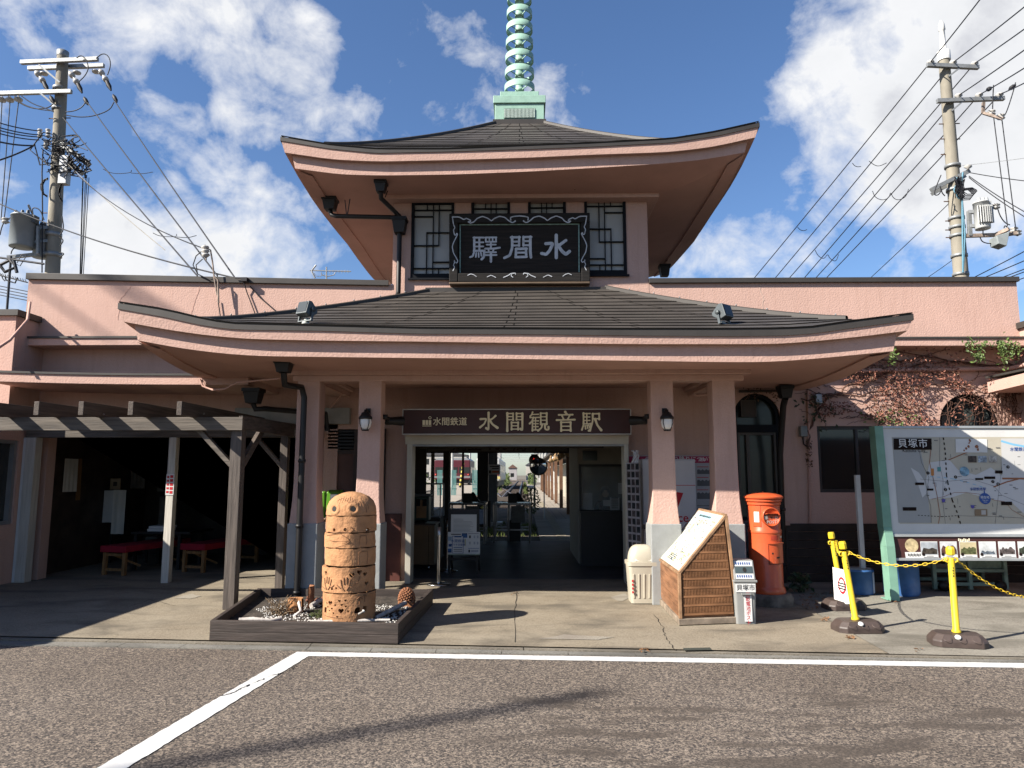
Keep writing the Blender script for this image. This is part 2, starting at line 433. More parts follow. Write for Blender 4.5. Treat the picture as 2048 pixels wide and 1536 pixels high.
while X < XB:
    L = .6
    b = [V(X,e_road(X),-.03), V(X+L-.006,e_road(X+L),-.03), V(X+L-.006,e_mid(X+L)-.012,-.03), V(X,e_mid(X)-.012,-.03)]
    j = R.uniform(-.002,.002)
    mb.hexa(b, [p+V(0,0,.04+j) for p in b]); X += L
kind(mb.build('gutter', blkM), 'structure')
mb = MB(); X = XA
while X < XB:
    L = 2.0
    b = [V(X,e_mid(X),-.03), V(X+L-.008,e_mid(X+L),-.03), V(X+L-.008,e_court(X+L)-.003,-.03), V(X,e_court(X)-.003,-.03)]
    mb.hexa(b, [p+V(0,0,.05) for p in b]); X += L
kind(mb.build('kerb', gutM), 'structure')
kx = lambda X: e_court(X)
mb = MB(); N = 40
fl = lambda u, v: gnd(u, v, .03)
J0, J1 = fl(1632,1226), fl(1785,1311)      # joint between the two slabs
jx = lambda Y: J0.x+(Y-J0.y)*(J1.x-J0.x)/(J1.y-J0.y)
YC = 11.1
mb.poly([V(-8.2,kx(-8.2),.03), V(J1.x,kx(J1.x),.03), V(J0.x,J0.y,.03), V(J0.x-.02,9.4,.03), V(J0.x-.02,YC,.03), V(-8.2,YC,.03)])
fore = kind(mb.build('forecourt', concM), 'structure')
mb = MB(); g = .012
mb.poly([V(J1.x+g,kx(J1.x),.026), V(14,kx(14),.026), V(14,YC,.026), V(J0.x+g,YC,.026), V(J0.x+g,J0.y,.026)])
kind(mb.build('side_pavement', concR), 'structure')
sheet('verge', [(8.2,4.5), (26,4.5), (26,11), (8.2,11)], concR, .02)
sheet('verge', [(-26,4.5), (-8.1,4.5), (-8.1,11), (-26,11)], concM, .02)
# cracks and patches of the forecourt
crackM = mat('crack', (.03,.026,.022), .95, var=0)
def crack(pts, w=.008, z=.0335):
    mb = MB(); P = [fl(*p) for p in pts]; Q = []
    for i in range(len(P)-1):
        for j in range(7):
            q = P[i].lerp(P[i+1], j/7); Q.append(q+V(R.uniform(-.012,.012), R.uniform(-.012,.012), 0))
    Q.append(P[-1])
    for i in range(len(Q)-1):
        d = (Q[i+1]-Q[i]).normalized(); n = V(-d.y, d.x, 0)*w/2*R.uniform(.4,1.3)
        mb.quad(*[V(p.x,p.y,z) for p in (Q[i]-n, Q[i+1]-n, Q[i+1]+n, Q[i]+n)])
    kind(mb.build('pavement_crack', crackM, None), 'structure')
for c in ([(1033,1182),(1030,1225),(1030,1285)], [(1308,1228),(1326,1255),(1330,1272)], [(545,1272),(600,1235),(650,1212)], [(350,1212),(300,1200),(250,1216)],
          [(390,1160),(300,1180),(200,1192),(60,1196)], [(1330,1272),(1350,1300)]): crack(c)
patchM = concrete('mortar patch', (.30,.27,.22), (.33,.30,.25), (.2,.17,.14))
def patch(pts, z=.0345):
    P = [fl(*p) for p in pts]; c = sum(P, V(0,0,0))/len(P); Q = []
    for i in range(len(P)):
        for j in range(4):
            q = P[i].lerp(P[(i+1) % len(P)], j/4); Q.append(c+(q-c)*R.uniform(.86,1.1))
    kind(MB().poly([V(q.x,q.y,z) for q in Q]).build('pavement_patch', patchM), 'structure')
patch([(345,1197),(385,1188),(403,1193),(380,1198)]); patch([(1080,1278),(1130,1270),(1235,1275),(1200,1281)]); patch([(1220,1195),(1250,1186),(1262,1196),(1240,1204)])
kind(MB().poly([fl(1366,1297)+V(0,0,.005), fl(1420,1296)+V(0,0,.005), fl(1424,1301)+V(0,0,.005), fl(1368,1302)+V(0,0,.005)]).build('drain_slot', mat('drain', (.05,.055,.045), .8)), 'structure')
sheet('shop_floor', [(-7.6,YC), (-3.0,YC), (-3.0,14.3), (-7.6,14.3)], concM, .0335)
# white bay markings
def paintM():
    m, nt, b = nodes('road paint'); co = nt.nodes.new('ShaderNodeTexCoord').outputs['Object']
    a = noise(nt, co, 60, 4, .7); g = noise(nt, co, 3, 6, .7)
    w = ramp(nt, a, [(.27, 1), (.36, .0)]); w2 = ramp(nt, g, [(.66, 0), (.74, .8)])
    c = ramp(nt, noise(nt, co, 8, 4), [(.3, (.44,.44,.42)), (.7, (.52,.52,.51))])
    c = mixc(nt, w, c, (.2,.18,.16)); c = mixc(nt, w2, c, (.4,.38,.35))
    nt.links.new(c, b.inputs['Base Color']); b.inputs['Roughness'].default_value = .75
    return m
pm = paintM(); g0 = lambda u, v: gnd(u, v, .004)
def jag(a, b, n, w): return [a.lerp(b, i/n)+V(R.uniform(-w,w), R.uniform(-w,w), 0) for i in range(n+1)]
A, B, C, D = g0(594,1303.5), g0(2100,1327), g0(2100,1336.5), g0(618,1312)
A2, D2 = g0(188,1540), g0(247,1540)
kind(MB().poly(jag(A,B,120,.004)+jag(C,D,120,.004)).build('road_marking', pm), 'structure')
kind(MB().poly([p+V(0,0,.001) for p in [A]+jag(g0(589,1306.5),A2,60,.004)+jag(D2,g0(613,1314.5),60,.004)+[D]]).build('road_marking', pm), 'structure')
mb = MB()
for PP_ in (((592,1329),(586,1337),(566,1345),(556,1349),(540,1352),(528,1359),(512,1364),(490,1372),(470,1384),(450,1391)), ((500,1369),(480,1380),(462,1386),(440,1395))):
    P = [g0(*p) for p in PP_]; Q = []
    for a_, b_ in zip(P[:-1], P[1:]):
        for k in range(4): Q.append(a_.lerp(b_, k/4)+V(R.uniform(-.012,.012), R.uniform(-.012,.012), 0))
    for i in range(len(Q)-1):
        d = (Q[i+1]-Q[i]).normalized(); n = V(-d.y,d.x,0)*R.uniform(.001,.006)
        mb.quad(*[V(q.x,q.y,.0075) for q in (Q[i]-n,Q[i+1]-n,Q[i+1]+n,Q[i]+n)])
kind(mb.build('marking_crack', crackM), 'structure')
# ------------------------------------------------------------------ station building
YW, YL, YP = 10.75, 10.9, 9.0        # parapet and tower plane, lower wall plane, pillar fronts
st = thing('station_building', 'pink stucco station with two upswept roofs and a green ringed spire', 'station', (0, YW, 0))
def lerp_tab(tab):
    def f(x):
        if x <= tab[0][0]: a, b = tab[0], tab[1]
        elif x >= tab[-1][0]: a, b = tab[-2], tab[-1]
        else:
            for i in range(len(tab)-1):
                if tab[i][0] <= x <= tab[i+1][0]: a, b = tab[i], tab[i+1]; break
        return a[1]+(x-a[0])/(b[0]-a[0])*(b[1]-a[1])
    return f
def smooth(f, w=.28):
    return lambda x: sum(f(x+w*k/4)*(5-abs(k)) for k in range(-4, 5))/25
def tab(pts, Y): return [(p.x, p.z) for p in (at(u, v, Y) for u, v in pts)]
class Eave:
    """an upswept eave: band curves along the front, mirrored along the sides"""
    def __init__(s, Y0, Y1, tt, tb, ub, lb, back=False, bat=(.012, .088, .1), batx=(.05, .13, .18)):
        s.Y0, s.Y1, s.back = Y0, Y1, back
        s.b1, s.b2, s.b3 = bat; s.bx = dict(zip(bat, batx))
        s.ft = smooth(lerp_tab(tab(tt, Y0-.03)), .12); s.fb = smooth(lerp_tab(tab(tb, Y0)), .12)
        s.fu = smooth(lerp_tab(tab(ub, Y0+s.b1))); s.fl = smooth(lerp_tab(tab(lb, Y0+s.b3)))
        s.XL, s.XR = at(*tb[0], Y0).x, at(*tb[-1], Y0).x
        s.XC = (s.XL+s.XR)/2; s.hw = (s.XR-s.XL)/2
    def dist(s, Y):
        d = Y-s.Y0
        return min(d, s.Y1-Y) if s.back else d
    def front(s, o, f, n=48):
        ox = s.bx.get(o, o)
        return [V(s.XC+x*(s.hw-ox), s.Y0+o, f(s.XC+x*s.hw)) for x in ((-1+2*i/n) for i in range(n+1))]
    def side(s, o, f, sg, n=20):
        Ye = s.Y1-(o if s.back else 0); out = []
        for i in range(n+1):
            t = i/n; Y = s.Y0+o+(Ye-s.Y0-o)*t; d = s.dist(s.Y0+(s.Y1-s.Y0)*t)
            X = (s.XL+d) if sg < 0 else (s.XR-d)
            out.append(V(s.XC+sg*(s.hw-s.bx.get(o, o)), Y, f(X)))
        return out
    def rear(s, o, f, n=48):
        ox = s.bx.get(o, o)
        return [V(s.XC+x*(s.hw-ox), s.Y1-o, f(s.XC+x*s.hw)) for x in ((-1+2*i/n) for i in range(n+1))]
    def bands(s, parent, inner, zin):
        rows = [('eave_fascia', pink, [(0, s.fb), (s.b1, s.fu), (s.b2, lambda X: s.fu(X)+.004), (s.b3, s.fl)]),
                ('eave_trim', trimM, [(.03, s.ft), (-.014, s.ft), (-.014, s.fb), (.0, lambda X: s.fb(X)-.001)])]
        for name, m, rr in rows:
            mb = MB(); n = 0
            for a, b in zip(rr[:-1], rr[1:]):
                mb.grid([s.front(*a), s.front(*b)], flip=True)
                mb.grid([s.side(*a, -1), s.side(*b, -1)]); mb.grid([s.side(*a, 1), s.side(*b, 1)], flip=True)
                if s.back: mb.grid([s.rear(*a), s.rear(*b)])
            mb.build(name, m, parent)
        # soffit
        mb = MB(); x0, x1, y0, y1 = inner
        def blend(outer, innr):
            rr = []
            for k in range(9):
                t = k/8
                rr.append([V(a.x+(b.x-a.x)*t, a.y+(b.y-a.y)*t, zin+(a.z-zin)*(1-t)**2) for a, b in zip(outer, innr)])
            return rr
        o = s.front(s.b3, s.fl); mb.grid(blend(o, [V(x0+(x1-x0)*i/(len(o)-1), y0, zin) for i in range(len(o))]), flip=True)
        for sg, xx in ((-1, x0), (1, x1)):
            o = s.side(s.b3, s.fl, sg); mb.grid(blend(o, [V(xx, y0+(y1-y0)*i/(len(o)-1), zin) for i in range(len(o))]), flip=sg > 0)
        if s.back:
            o = s.rear(s.b3, s.fl); mb.grid(blend(o, [V(x0+(x1-x0)*i/(len(o)-1), y1, zin) for i in range(len(o))]))
        mb.build('soffit', pink_s, parent)
                                       # raised border along the side edges
        for sg, xx in ((-1, x0), (1, x1)):
            mb = MB(); o = s.side(s.b3, s.fl, sg, 24); i_ = [V(xx, y0+(y1-y0)*i/24, zin) for i in range(25)]
            w = .24 if not s.back else .26; rr = [[], [], []]
            for a, b in zip(o, i_):
                L = max(.4, (b-a).length); t = w/L; z = zin+(a.z-zin)*(1-t)**2
                rr[0].append(a-V(0,0,.022)); rr[1].append(V(a.x+(b.x-a.x)*t, a.y+(b.y-a.y)*t, z-.022)); rr[2].append(V(a.x+(b.x-a.x)*t, a.y+(b.y-a.y)*t, z+.01))
            mb.grid(rr, flip=sg > 0, smooth=False); mb.build('soffit_border', pink_s, parent)
        # flared rim of the soffit
def tiled_face(mb, joints, eave, top, wfun, nc, step=.0135, nx=40, jl=None, seed=1):
    """eave: function s->point, top: function s->point, wfun: profile"""
    rr = random.Random(seed)
    def P(s, t):
        a, b = eave(s), top(s); zb = a[1]          # a: (point, base z)
        p = a[0]; x = p.x+(b.x-p.x)*t; y = p.y+(b.y-p.y)*t
        base = zb+(b.z-zb)*wfun(t); up = (p.z-zb)*(1-t)**10
        return V(x, y, base+up)
    for k in range(nc):
        t0, t1 = k/nc, (k+1)/nc
        lo = [P(i/nx, t0)+V(0,0,step) for i in range(nx+1)]; hi = [P(i/nx, t1)+V(0,0,.001) for i in range(nx+1)]
        mb.cur = 0; mb.grid([lo, hi], smooth=False); mb.cur = 1; mb.grid([[p-V(0,0,step+.004) for p in lo], lo], smooth=False); mb.cur = 0  # risers coloured dark: the shade below each lapped edge is painted
        for s in (jl(k) if jl else []):
            if not .03 < s < .97: continue
            a, b = P(s, t0)+V(0,0,step), P(s, t1)+V(0,0,.002)
            dx = V(.006,0,0); joints.add([a-dx+V(0,-.002,.002), a+dx+V(0,-.002,.002), b+dx+V(0,0,.002), b-dx+V(0,0,.002)], [(0,1,2,3)])
    return P
def cap_along(mb, pts, w=.07, h=.03):
    d = (pts[-1]-pts[0]); s_ = V(-d.y, d.x, 0).normalized()*w/2; z = V(0,0,h)
    rows = [[p-s_-z for p in pts], [p-s_+z*.5 for p in pts], [p-s_*.6+z for p in pts], [p+s_*.6+z for p in pts], [p+s_+z*.5 for p in pts], [p+s_-z for p in pts]]
    mb.grid(rows, smooth=False)

# --- lower porch roof
low = Eave(7.9, YW,
  [(239,605),(330,619),(390,634),(452,646),(640,651),(840,656),(1050,657),(1250,658),(1460,658),(1560,657),(1620,655),(1700,643),(1825,627)],
  [(239,618),(330,634),(396,649),(452,658),(490,660),(640,662),(840,668),(1050,669),(1290,672),(1460,673),(1560,672),(1620,668),(1700,657),(1824,640)],
  [(248,645),(330,660),(410,671),(490,678),(640,681),(840,683),(1050,686),(1290,688),(1460,688),(1560,688),(1640,682),(1740,672),(1818,662)],
  [(280,687),(330,696),(410,706),(490,712),(640,714),(840,716),(1050,718),(1250,721),(1460,724),(1560,724),(1660,717),(1788,705)])
BXL, BXR = at(563,740,8.93).x, at(1502,742,8.93).x
low.bands(st, (BXL, BXR, 8.93, YW+.1), 2.925)
tl, trr = at(858,583,YW), at(1213,577,YW); tl.y = trr.y = YW
zb_low = low.ft(low.XC)
mb, jt = MB(), MB()
wf = lambda t: .78*t+.22*t*t
ef = lambda s: (V(low.XL+(low.XR-low.XL)*s, low.Y0-.02, low.ft(low.XL+(low.XR-low.XL)*s)+.004), zb_low)
tf = lambda s: tl.lerp(trr, s)
jl = lambda k: [.30+.08*0+(.0), .45, .62, .78, .14] if False else [x+(.012 if k % 2 else 0) for x in (.12, .31, .49, .66, .84)]
Pl = tiled_face(mb, jt, ef, tf, wf, 13, jl=jl)
for sg in (-1, 1):
    sd_ = low.side(0, low.ft, sg, 16)
    e2 = lambda s, q=sd_: (q[min(16, int(round(s*16)))], zb_low)
    tp = tl if sg < 0 else trr
    mbs = MB(); PP = tiled_face(mbs, jt, e2, lambda s, tp=tp: tp, wf, 13, nx=16)
    for f in mbs.f: pass
    mb.add(mbs.v, [f if sg > 0 else list(reversed(f)) for f in mbs.f])
rf = mb.build('roof', [roofM, roofJointShade], st); jt.build('sheet_joint', roofJointShade, rf)
mb = MB(); H = [[Pl(s, i/30) for i in range(31)] for s in (0, 1)]
for h in H: cap_along(mb, [p+V(0,0,.02) for p in h[5:]], .09, .03)
mb.box(tl.x-.05, trr.x+.05, YW-.05, YW-.002, tl.z-.02, tl.z+.05)
mb.build('ridge_cap', trimM, st)
mb = MB()
for h, n in zip(H, (1, -1)):
    for i in range(6, 30, 3): mb.ball(h[i]+V(0,-.03,.055), .012, n=6)
mb.build('screw_head', galv, rf)

# --- porch beam, ceiling and pillars
bl, br = at(586,755,YP).x, at(1488,755,YP).x
mb = MB(); mb.box(bl, br, YP, YP+.28, 2.795, 2.87)
mb.box(bl, bl+.28, YP+.28, YL-.02, 2.795, 2.87); mb.box(br-.28, br, YP+.28, YL-.02, 2.795, 2.87)
mb.box(BXL, BXR, 8.93, YP+.34, 2.87, 2.93); mb.box(BXL, bl+.34, YP+.34, YL-.02, 2.87, 2.93); mb.box(br-.34, BXR, YP+.34, YL-.02, 2.87, 2.93)
mb.build('beam', pink, st, .008)
mb = MB(); mb.box(bl+.34, br-.34, YP+.34, YL-.02, 2.93, 3.0); mb.build('porch_ceiling', pink_s, st)
def pillar(u, v=900, w=.29):
    x = at(u, v, YP).x; yc = YP+w/2
    mb = MB(); prof = [(.96, .178), (1.0, .176), (1.12, .165), (1.3, .153), (1.5, .147), (1.75, w/2), (2.796, w/2)]
    loops = [[V(x-h, yc-h+.01, z), V(x+h, yc-h+.01, z), V(x+h, yc+h-.01, z), V(x-h, yc+h-.01, z)] for z, h in prof]
    for a, b in zip(loops[:-1], loops[1:]): mb.add(a+b, [(0,1,5,4),(1,2,6,5),(2,3,7,6),(3,0,4,7)])
    p = mb.build('pillar', pink, st, .012)
    mb = MB(); h = .19; mb.box(x-h, x+h, yc-h+.005, yc+h, .02, 1.0); mb.build('plinth', plinthM, p, .012)
    return x
PX = [pillar(u) for u in (612, 737, 1327, 1452)]

# --- main walls
def wall(name, x0, x1, z0, z1, Y, th, holes=(), m=None, parent=st):
    mb = MB(); mb.plate([(x0,z0),(x1,z0),(x1,z1),(x0,z1)], holes, th, Matrix.Translation((0,Y,0)))
    return mb.build(name, m or pink, parent)
def rect(x0, x1, z0, z1): return [(x0,z0),(x0,z1),(x1,z1),(x1,z0)]
def arch(x0, x1, z0, z1, n=20):
    c = (x0+x1)/2; r = (x1-x0)/2; zs = z1-r
    return [(x0,z0)]+[(c-r*math.cos(PI*i/n), zs+r*math.sin(PI*i/n)) for i in range(n+1)]+[(x1,z0)]
XE0, XE1 = at(822,1000,YL).x, at(1254,1000,YL).x
A0, A1 = at(1478,900,YL).x-.06, at(1563,900,YL).x
AZ0, AZ1 = at(1560,1042,YL).z, at(1525,787,YL).z
B0, B1 = at(1880,850,YL).x, at(1999,850,YL).x; BZ1 = at(1940,788,YL).z
Q0, Q1, QZ0, QZ1 = at(1636,900,YL).x, at(1760,900,YL).x, at(1690,985,YL).z, at(1690,852,YL).z
XS0, XS1 = -7.35, PX[0]-.1
SIDE0, SIDE1 = at(644,1000,YL).x, at(712,1000,YL).x
LW = 3.75
def with_door(x0, x1, d0, d1, dz):      # a wall panel that stands on the floor round a doorway
    mb = MB(); mb.plate([(x0,.03),(d0,.03),(d0,dz),(d1,dz),(d1,.03),(x1,.03),(x1,LW),(x0,LW)], [], .2, Matrix.Translation((0,YL,0))); mb.build('front_wall', pink, st)
with_door(-7.6, SIDE0-.1, XS0, XS1, 2.42); with_door(SIDE0-.1, (SIDE1+XE0)/2, SIDE0, SIDE1, 2.3); with_door((SIDE1+XE0)/2, A0-.25, XE0, XE1, 2.16)
wall('front_wall', A0-.25, Q0-.2, .03, LW, YL, .2, [arch(A0,A1,AZ0,AZ1)]); wall('front_wall', Q0-.2, 7.7, .03, LW, YL, .2, [arch(B0,B1,1.05,BZ1), rect(Q0,Q1,QZ0,QZ1)])
# dark board wainscot on the right
mb = MB(); z1 = at(1620,1046,YL).z
for k in range(7): mb.box(A1+.03 if k else A1+.03, 7.5, YL-.03-(k % 2)*.004, YL-.002, .03+k*(z1-.03)/7, .03+(k+1)*(z1-.03)/7-.008)
mb.box(br+.05, A1+.03, YL-.03, YL-.002, .03, AZ0-.06)
mb.build('wainscot', mat('dark brown boards', (.035,.024,.02), .7, var=.3, vs=5), st)
# right parapet and ledge
XP1 = at(2036,600,YW).x; zt = at(1700,563,YW).z
XT0, XT1 = at(785,540,YW).x, at(1297,540,YW).x
wall('parapet', XT1-.5, XP1, LW-.08, zt, YW, .3)
zc = at(1700,556,YW).z
mb = MB(); mb.box(XT1, XP1+.02, YW-.05, YW+.35, zt-.02, zc); mb.build('coping', trimM, st, .005)
lz0, lz1 = at(1900,692,YW-.2).z, at(1900,678,YW-.2).z
mb = MB(); mb.box(2.0, XP1+.03, YW-.22, YL, lz0, lz1); mb.build('ledge', pink, st, .006)
mb = MB(); mb.box(2.0, XP1+.03, YW-.24, YW-.002, lz1, lz1+.03); mb.build('flashing', trimM, st)
crk = mat('filled crack', (.62,.46,.38), .8, var=.1)
def wall_crack(pts, Y=YW, w=.012, m=None):
    mb = MB(); Q = []
    for a, b in zip(pts[:-1], pts[1:]):
        for i in range(6): t = i/6; Q.append(at(a[0]+(b[0]-a[0])*t+R.uniform(-1.2,1.2), a[1]+(b[1]-a[1])*t, Y)-V(0,.003,0))
    Q.append(at(*pts[-1],Y)-V(0,.003,0))
    for a, b in zip(Q[:-1], Q[1:]):
        d = (b-a).normalized(); n = V(-d.z,0,d.x)*w/2*R.uniform(.4,1); mb.quad(a-n,b-n,b+n,a+n)
    mb.build('wall_crack', m or crk, st)
wall_crack([(1521,568),(1519,580),(1527,596),(1525,620)]); wall_crack([(1290,580),(1294,596),(1300,612)]); wall_crack([(846,568),(838,580),(826,588)]); wall_crack([(400,572),(390,600),(383,628)], w=.02, m=pink_s); wall_crack([(262,572),(240,600),(236,640)], w=.015, m=pink_s)
# left parapet: its coping climbs a little towards the end
XPL = at(54,600,YW).x; za, zb = at(780,571,YW).z, at(54,557,YW).z
mb = MB(); mb.plate([(XPL,LW-.08),(XT0+.5,LW-.08),(XT0+.5,za),(XPL,zb)], [], .3, Matrix.Translation((0,YW,0))); mb.build('parapet', pink, st)
mb = MB(); ca, cb = at(778,562,YW).z, at(54,547,YW).z
mb.hexa([V(XPL-.02,YW-.05,zb-.02), V(XT0-.05,YW-.05,za-.01), V(XT0-.05,YW+.35,za-.01), V(XPL-.02,YW+.35,zb-.02)], [V(XPL-.02,YW-.05,cb), V(XT0-.05,YW-.05,ca), V(XT0-.05,YW+.35,ca), V(XPL-.02,YW+.35,cb)])
mb.build('coping', trimM, st, .005)
lz0, lz1 = at(150,691,YW-.2).z, at(150,677,YW-.2).z
mb = MB(); mb.box(at(28,680,YW-.2).x, -2.6, YW-.22, YL, lz0, lz1); mb.build('ledge', pink, st, .006)
mb = MB(); mb.box(at(28,680,YW-.2).x, -2.6, YW-.24, YW-.002, lz1, lz1+.03); mb.build('flashing', trimM, st)
# left lower canopy
YC0 = 9.65; c0, c1 = at(250,770,YC0).z, at(250,752,YC0).z
mb = MB(); Xc0, Xc1 = -7.5, at(432,760,YC0).x+.45
n = 16; top = []; bot = []
for i in range(n+1):
    t = i/n; x = Xc0+(Xc1-Xc0)*t; e = .06*(1-t)**2.5
    top.append((x, c1+e)); bot.append((x, c0+e))
mb.prism([V(x,YC0,z) for x,z in bot]+[V(x,YC0,z) for x,z in reversed(top)], 1, (0,YL-YC0-.003,0)); mb.build('canopy', pink, st, .006)
mb = MB(); mb.prism([V(x,YC0-.02,z) for x,z in top]+[V(x,YC0-.02,z+.03) for x,z in reversed(top)], 1, (0,YL-YC0+.015,0)); mb.build('flashing', trimM, st)
# pipe moulding on the right wall
mb = MB(); p0, p1 = at(1640,742,YL-.06), at(2018,737,YL-.06); mb.tube([p0, p1, p1+V(.25,-.25,.06)], .035, 10); mb.build('wall_pipe', pink_s, st)
# side wings that come forward at both ends
def wing(sg):
    X0 = sg*7.55; X1 = sg*11.5
    mb = MB(); z = at(20,618,9.9).z-.02
    if sg < 0:
        win = at(20,1048,10.35); wz0, wz1 = at(10,1050,10.35).z, at(10,880,10.35).z
        M = Matrix.Rotation(-PI/2, 4, 'Z'); M.translation = (X0, 0, 0)     # local x runs along -Y
        mb.plate([(-11.1,.03),(-5.3,.03),(-5.3,2.45),(-10.25,2.45),(-10.25,z),(-11.1,z)], [rect(-10.55,-9.3,wz0,wz1)], .2, Matrix.Translation((X0,0,0)) @ Matrix.Rotation(PI/2, 4, 'Z') @ Matrix.Scale(-1, 4, (1,0,0)))
        w = mb.build('wing_wall', pink, st)
        mb = MB(); mb.box(X1, X0-.2, 5.3, 5.5, .03, 2.45); mb.box(X1, X0-.2, 5.5, 10.3, 2.25, 2.4); mb.box(X1, X0-.2, 10.25, 10.4, 2.4, z); mb.build('wing_front', pink, st)
        mb = MB(); mb.box(X0-.14, X0-.1, 9.3, 10.55, wz0, wz1); g = mb.build('wing_window', glassD, st)
        mb = MB()
        for a in ((9.3,9.36,wz0,wz1),(10.49,10.55,wz0,wz1),(9.36,10.49,wz0,wz0+.05),(9.36,10.49,wz1-.05,wz1)): mb.box(X0-.12, X0-.03, *a)
        mb.build('frame', grey, g)
    else:
        mb.box(X0, X1, 9.1, 11.0, .03, z-.15); mb.build('wing_wall', pink, st)
    mb = MB(); ys = 10.2 if sg < 0 else 9.05
    mb.box(X0-sg*.05, X1, ys, 10.74, z if sg < 0 else z-.15, z+.09 if sg < 0 else z-.06); mb.build('coping', trimM, st)
wing(-1); wing(1)
# sloping canopy on the right wing
a, b = at(1984,762,10.6), at(2060,752,9.9)
mb = MB(); mb.hexa([V(7.0,10.75,a.z-.16), V(7.0,9.2,a.z-.1), V(7.6,9.2,a.z-.1), V(7.6,10.75,a.z-.16)][::1], [V(7.0,10.75,a.z), V(7.0,9.2,a.z+.05), V(7.6,9.2,a.z+.05), V(7.6,10.75,a.z)]); mb.build('wing_canopy', pink, st)
mb = MB(); mb.box(6.97,7.6,9.17,10.74,a.z+.055,a.z+.085); mb.build('flashing', trimM, st)

# --- tower
YT1 = 15.0; zts = 5.95
def lattice(mb, x0, x1, z0, z1, Y, mir=False, t=.014):
    """x, z in the pattern's own units, y down"""
    def H(y, a, b): 
        if mir: a, b = 495-b, 495-a
        mb.box(x0+(a-85)/325*(x1-x0), x0+(b-85)/325*(x1-x0), Y, Y+.03, z1-(y-135)/600*(z1-z0)-t/2*1.2, z1-(y-135)/600*(z1-z0)+t/2*1.2)
    def Vv(x, a, b):
        if mir: x = 495-x
        mb.box(x0+(x-85)/325*(x1-x0)-t/2, x0+(x-85)/325*(x1-x0)+t/2, Y+.002, Y+.028, z1-(b-135)/600*(z1-z0), z1-(a-135)/600*(z1-z0))
    for y, a, b in ((185,85,410),(240,85,250),(380,190,410),(490,85,300),(632,250,410),(685,85,410)): H(y,a,b)
    for x, a, b in ((195,135,185),(195,380,735),(250,135,735),(300,135,490),(300,685,735)): Vv(x,a,b)
wins = [(824,907,401,557,0),(943,1020,398,555,0),(1056,1133,396,553,1),(1168,1254,393,550,1)]
holes = []; spec_ = []
for u0, u1, v0, v1, m_ in wins:
    a, b = at(u0,v0,YW), at(u1,v1,YW); holes.append(rect(a.x,b.x,b.z,a.z)); spec_.append((a.x,b.x,b.z,a.z,m_))
wall('tower_wall', XT0, XT1, LW-.08, zts+.1, YW-.004, .2, holes)
mb = MB(); mb.box(XT0, XT0+.2, YW+.2, YT1, LW, zts+.1); mb.box(XT1-.2, XT1, YW+.2, YT1, LW, zts+.1); mb.box(XT0, XT1, YT1, YT1+.2, LW, zts+.1); mb.build('tower_wall', pink, st)
mb = MB(); mb.box(XT0-.16, XT1+.16, YW-.2, YT1+.3, zts-.09, zts+.02); mb.build('cornice', pink, st, .01)
for x0, x1, z0, z1, m_ in spec_:
    f = .042; mb = MB()
    mb.box(x0, x0+f, YW-.02, YW+.08, z0, z1); mb.box(x1-f, x1, YW-.02, YW+.08, z0, z1); mb.box(x0+f, x1-f, YW-.018, YW+.078, z1-.06, z1); mb.box(x0+f, x1-f, YW-.018, YW+.078, z0, z0+.075)
    lattice(mb, x0+f, x1-f, z0+.075, z1-.06, YW+.012, m_)
    w = mb.build('window_frame', frameM, st)
    mb = MB(); mb.box(x0+f, x1-f, YW+.05, YW+.06, z0+.075, z1-.06); mb.build('pane', shoji, w)
    if z0 < 9 and (m_, x0) in ((0, spec_[0][0]), (1, spec_[3][0])):
        mb = MB(); mb.box(x0-.03, x1+.03, YW-.06, YW-.02, z0-.03, z0-.002); mb.build('sill', frameM, w)

# --- upper roof
YU, YU1 = 9.7, 16.1
upr = Eave(YU, YU1,
  [(562,272),(660,289),(751,297),(897,297),(1060,290),(1191,285),(1342,277),(1430,263),(1519,243)],
  [(563,282),(660,298),(751,307),(897,304),(1060,299),(1191,294),(1342,286),(1430,273),(1517,254)],
  [(569,306),(660,319),(751,323),(897,320),(1060,315),(1191,309),(1342,304),(1430,294),(1507,277)],
  [(590,340),(660,349),(751,351),(897,349),(1060,343),(1191,336),(1342,327),(1430,319),(1494,308)], back=True)
upr.bands(st, (XT0-.16, XT1+.16, YW-.2, YT1+.3), zts-.03)
bx0, bx1, byf = at(988,246,12.3).x, at(1090,246,12.3).x, 12.3
bw = bx1-bx0; ztop = at(1040,247,12.3).z
zb_up = upr.ft(upr.XC)
mb, jt = MB(), MB(); wfu = lambda t: .72*t+.28*t*t
ef = lambda s: (V(upr.XL+(upr.XR-upr.XL)*s, upr.Y0-.02, upr.ft(upr.XL+(upr.XR-upr.XL)*s)+.004), zb_up)
Pu = tiled_face(mb, jt, ef, lambda s: V(bx0+bw*s, byf, ztop), wfu, 13, jl=lambda k: [x+(.015 if k % 2 else 0) for x in (.16, .34, .5, .67, .85)])
eb = lambda s: (V(upr.XR+(upr.XL-upr.XR)*s, upr.Y1+.02, upr.ft(upr.XR+(upr.XL-upr.XR)*s)+.004), zb_up)
tiled_face(mb, jt, eb, lambda s: V(bx1-bw*s, byf+bw, ztop), wfu, 13)
for sg in (-1, 1):
    q = upr.side(0, upr.ft, sg, 16); xx = bx0 if sg < 0 else bx1
    ms = MB(); Ps = tiled_face(ms, jt, lambda s, q=q: (q[min(16, int(round(s*16)))], zb_up), lambda s, xx=xx: V(xx, byf+bw*s, ztop), wfu, 13, nx=16)
    mb.add(ms.v, [f if sg > 0 else list(reversed(f)) for f in ms.f])
rf = mb.build('roof', [roofM, roofJointShade], st); jt.build('sheet_joint', roofJointShade, rf)
mb = MB()
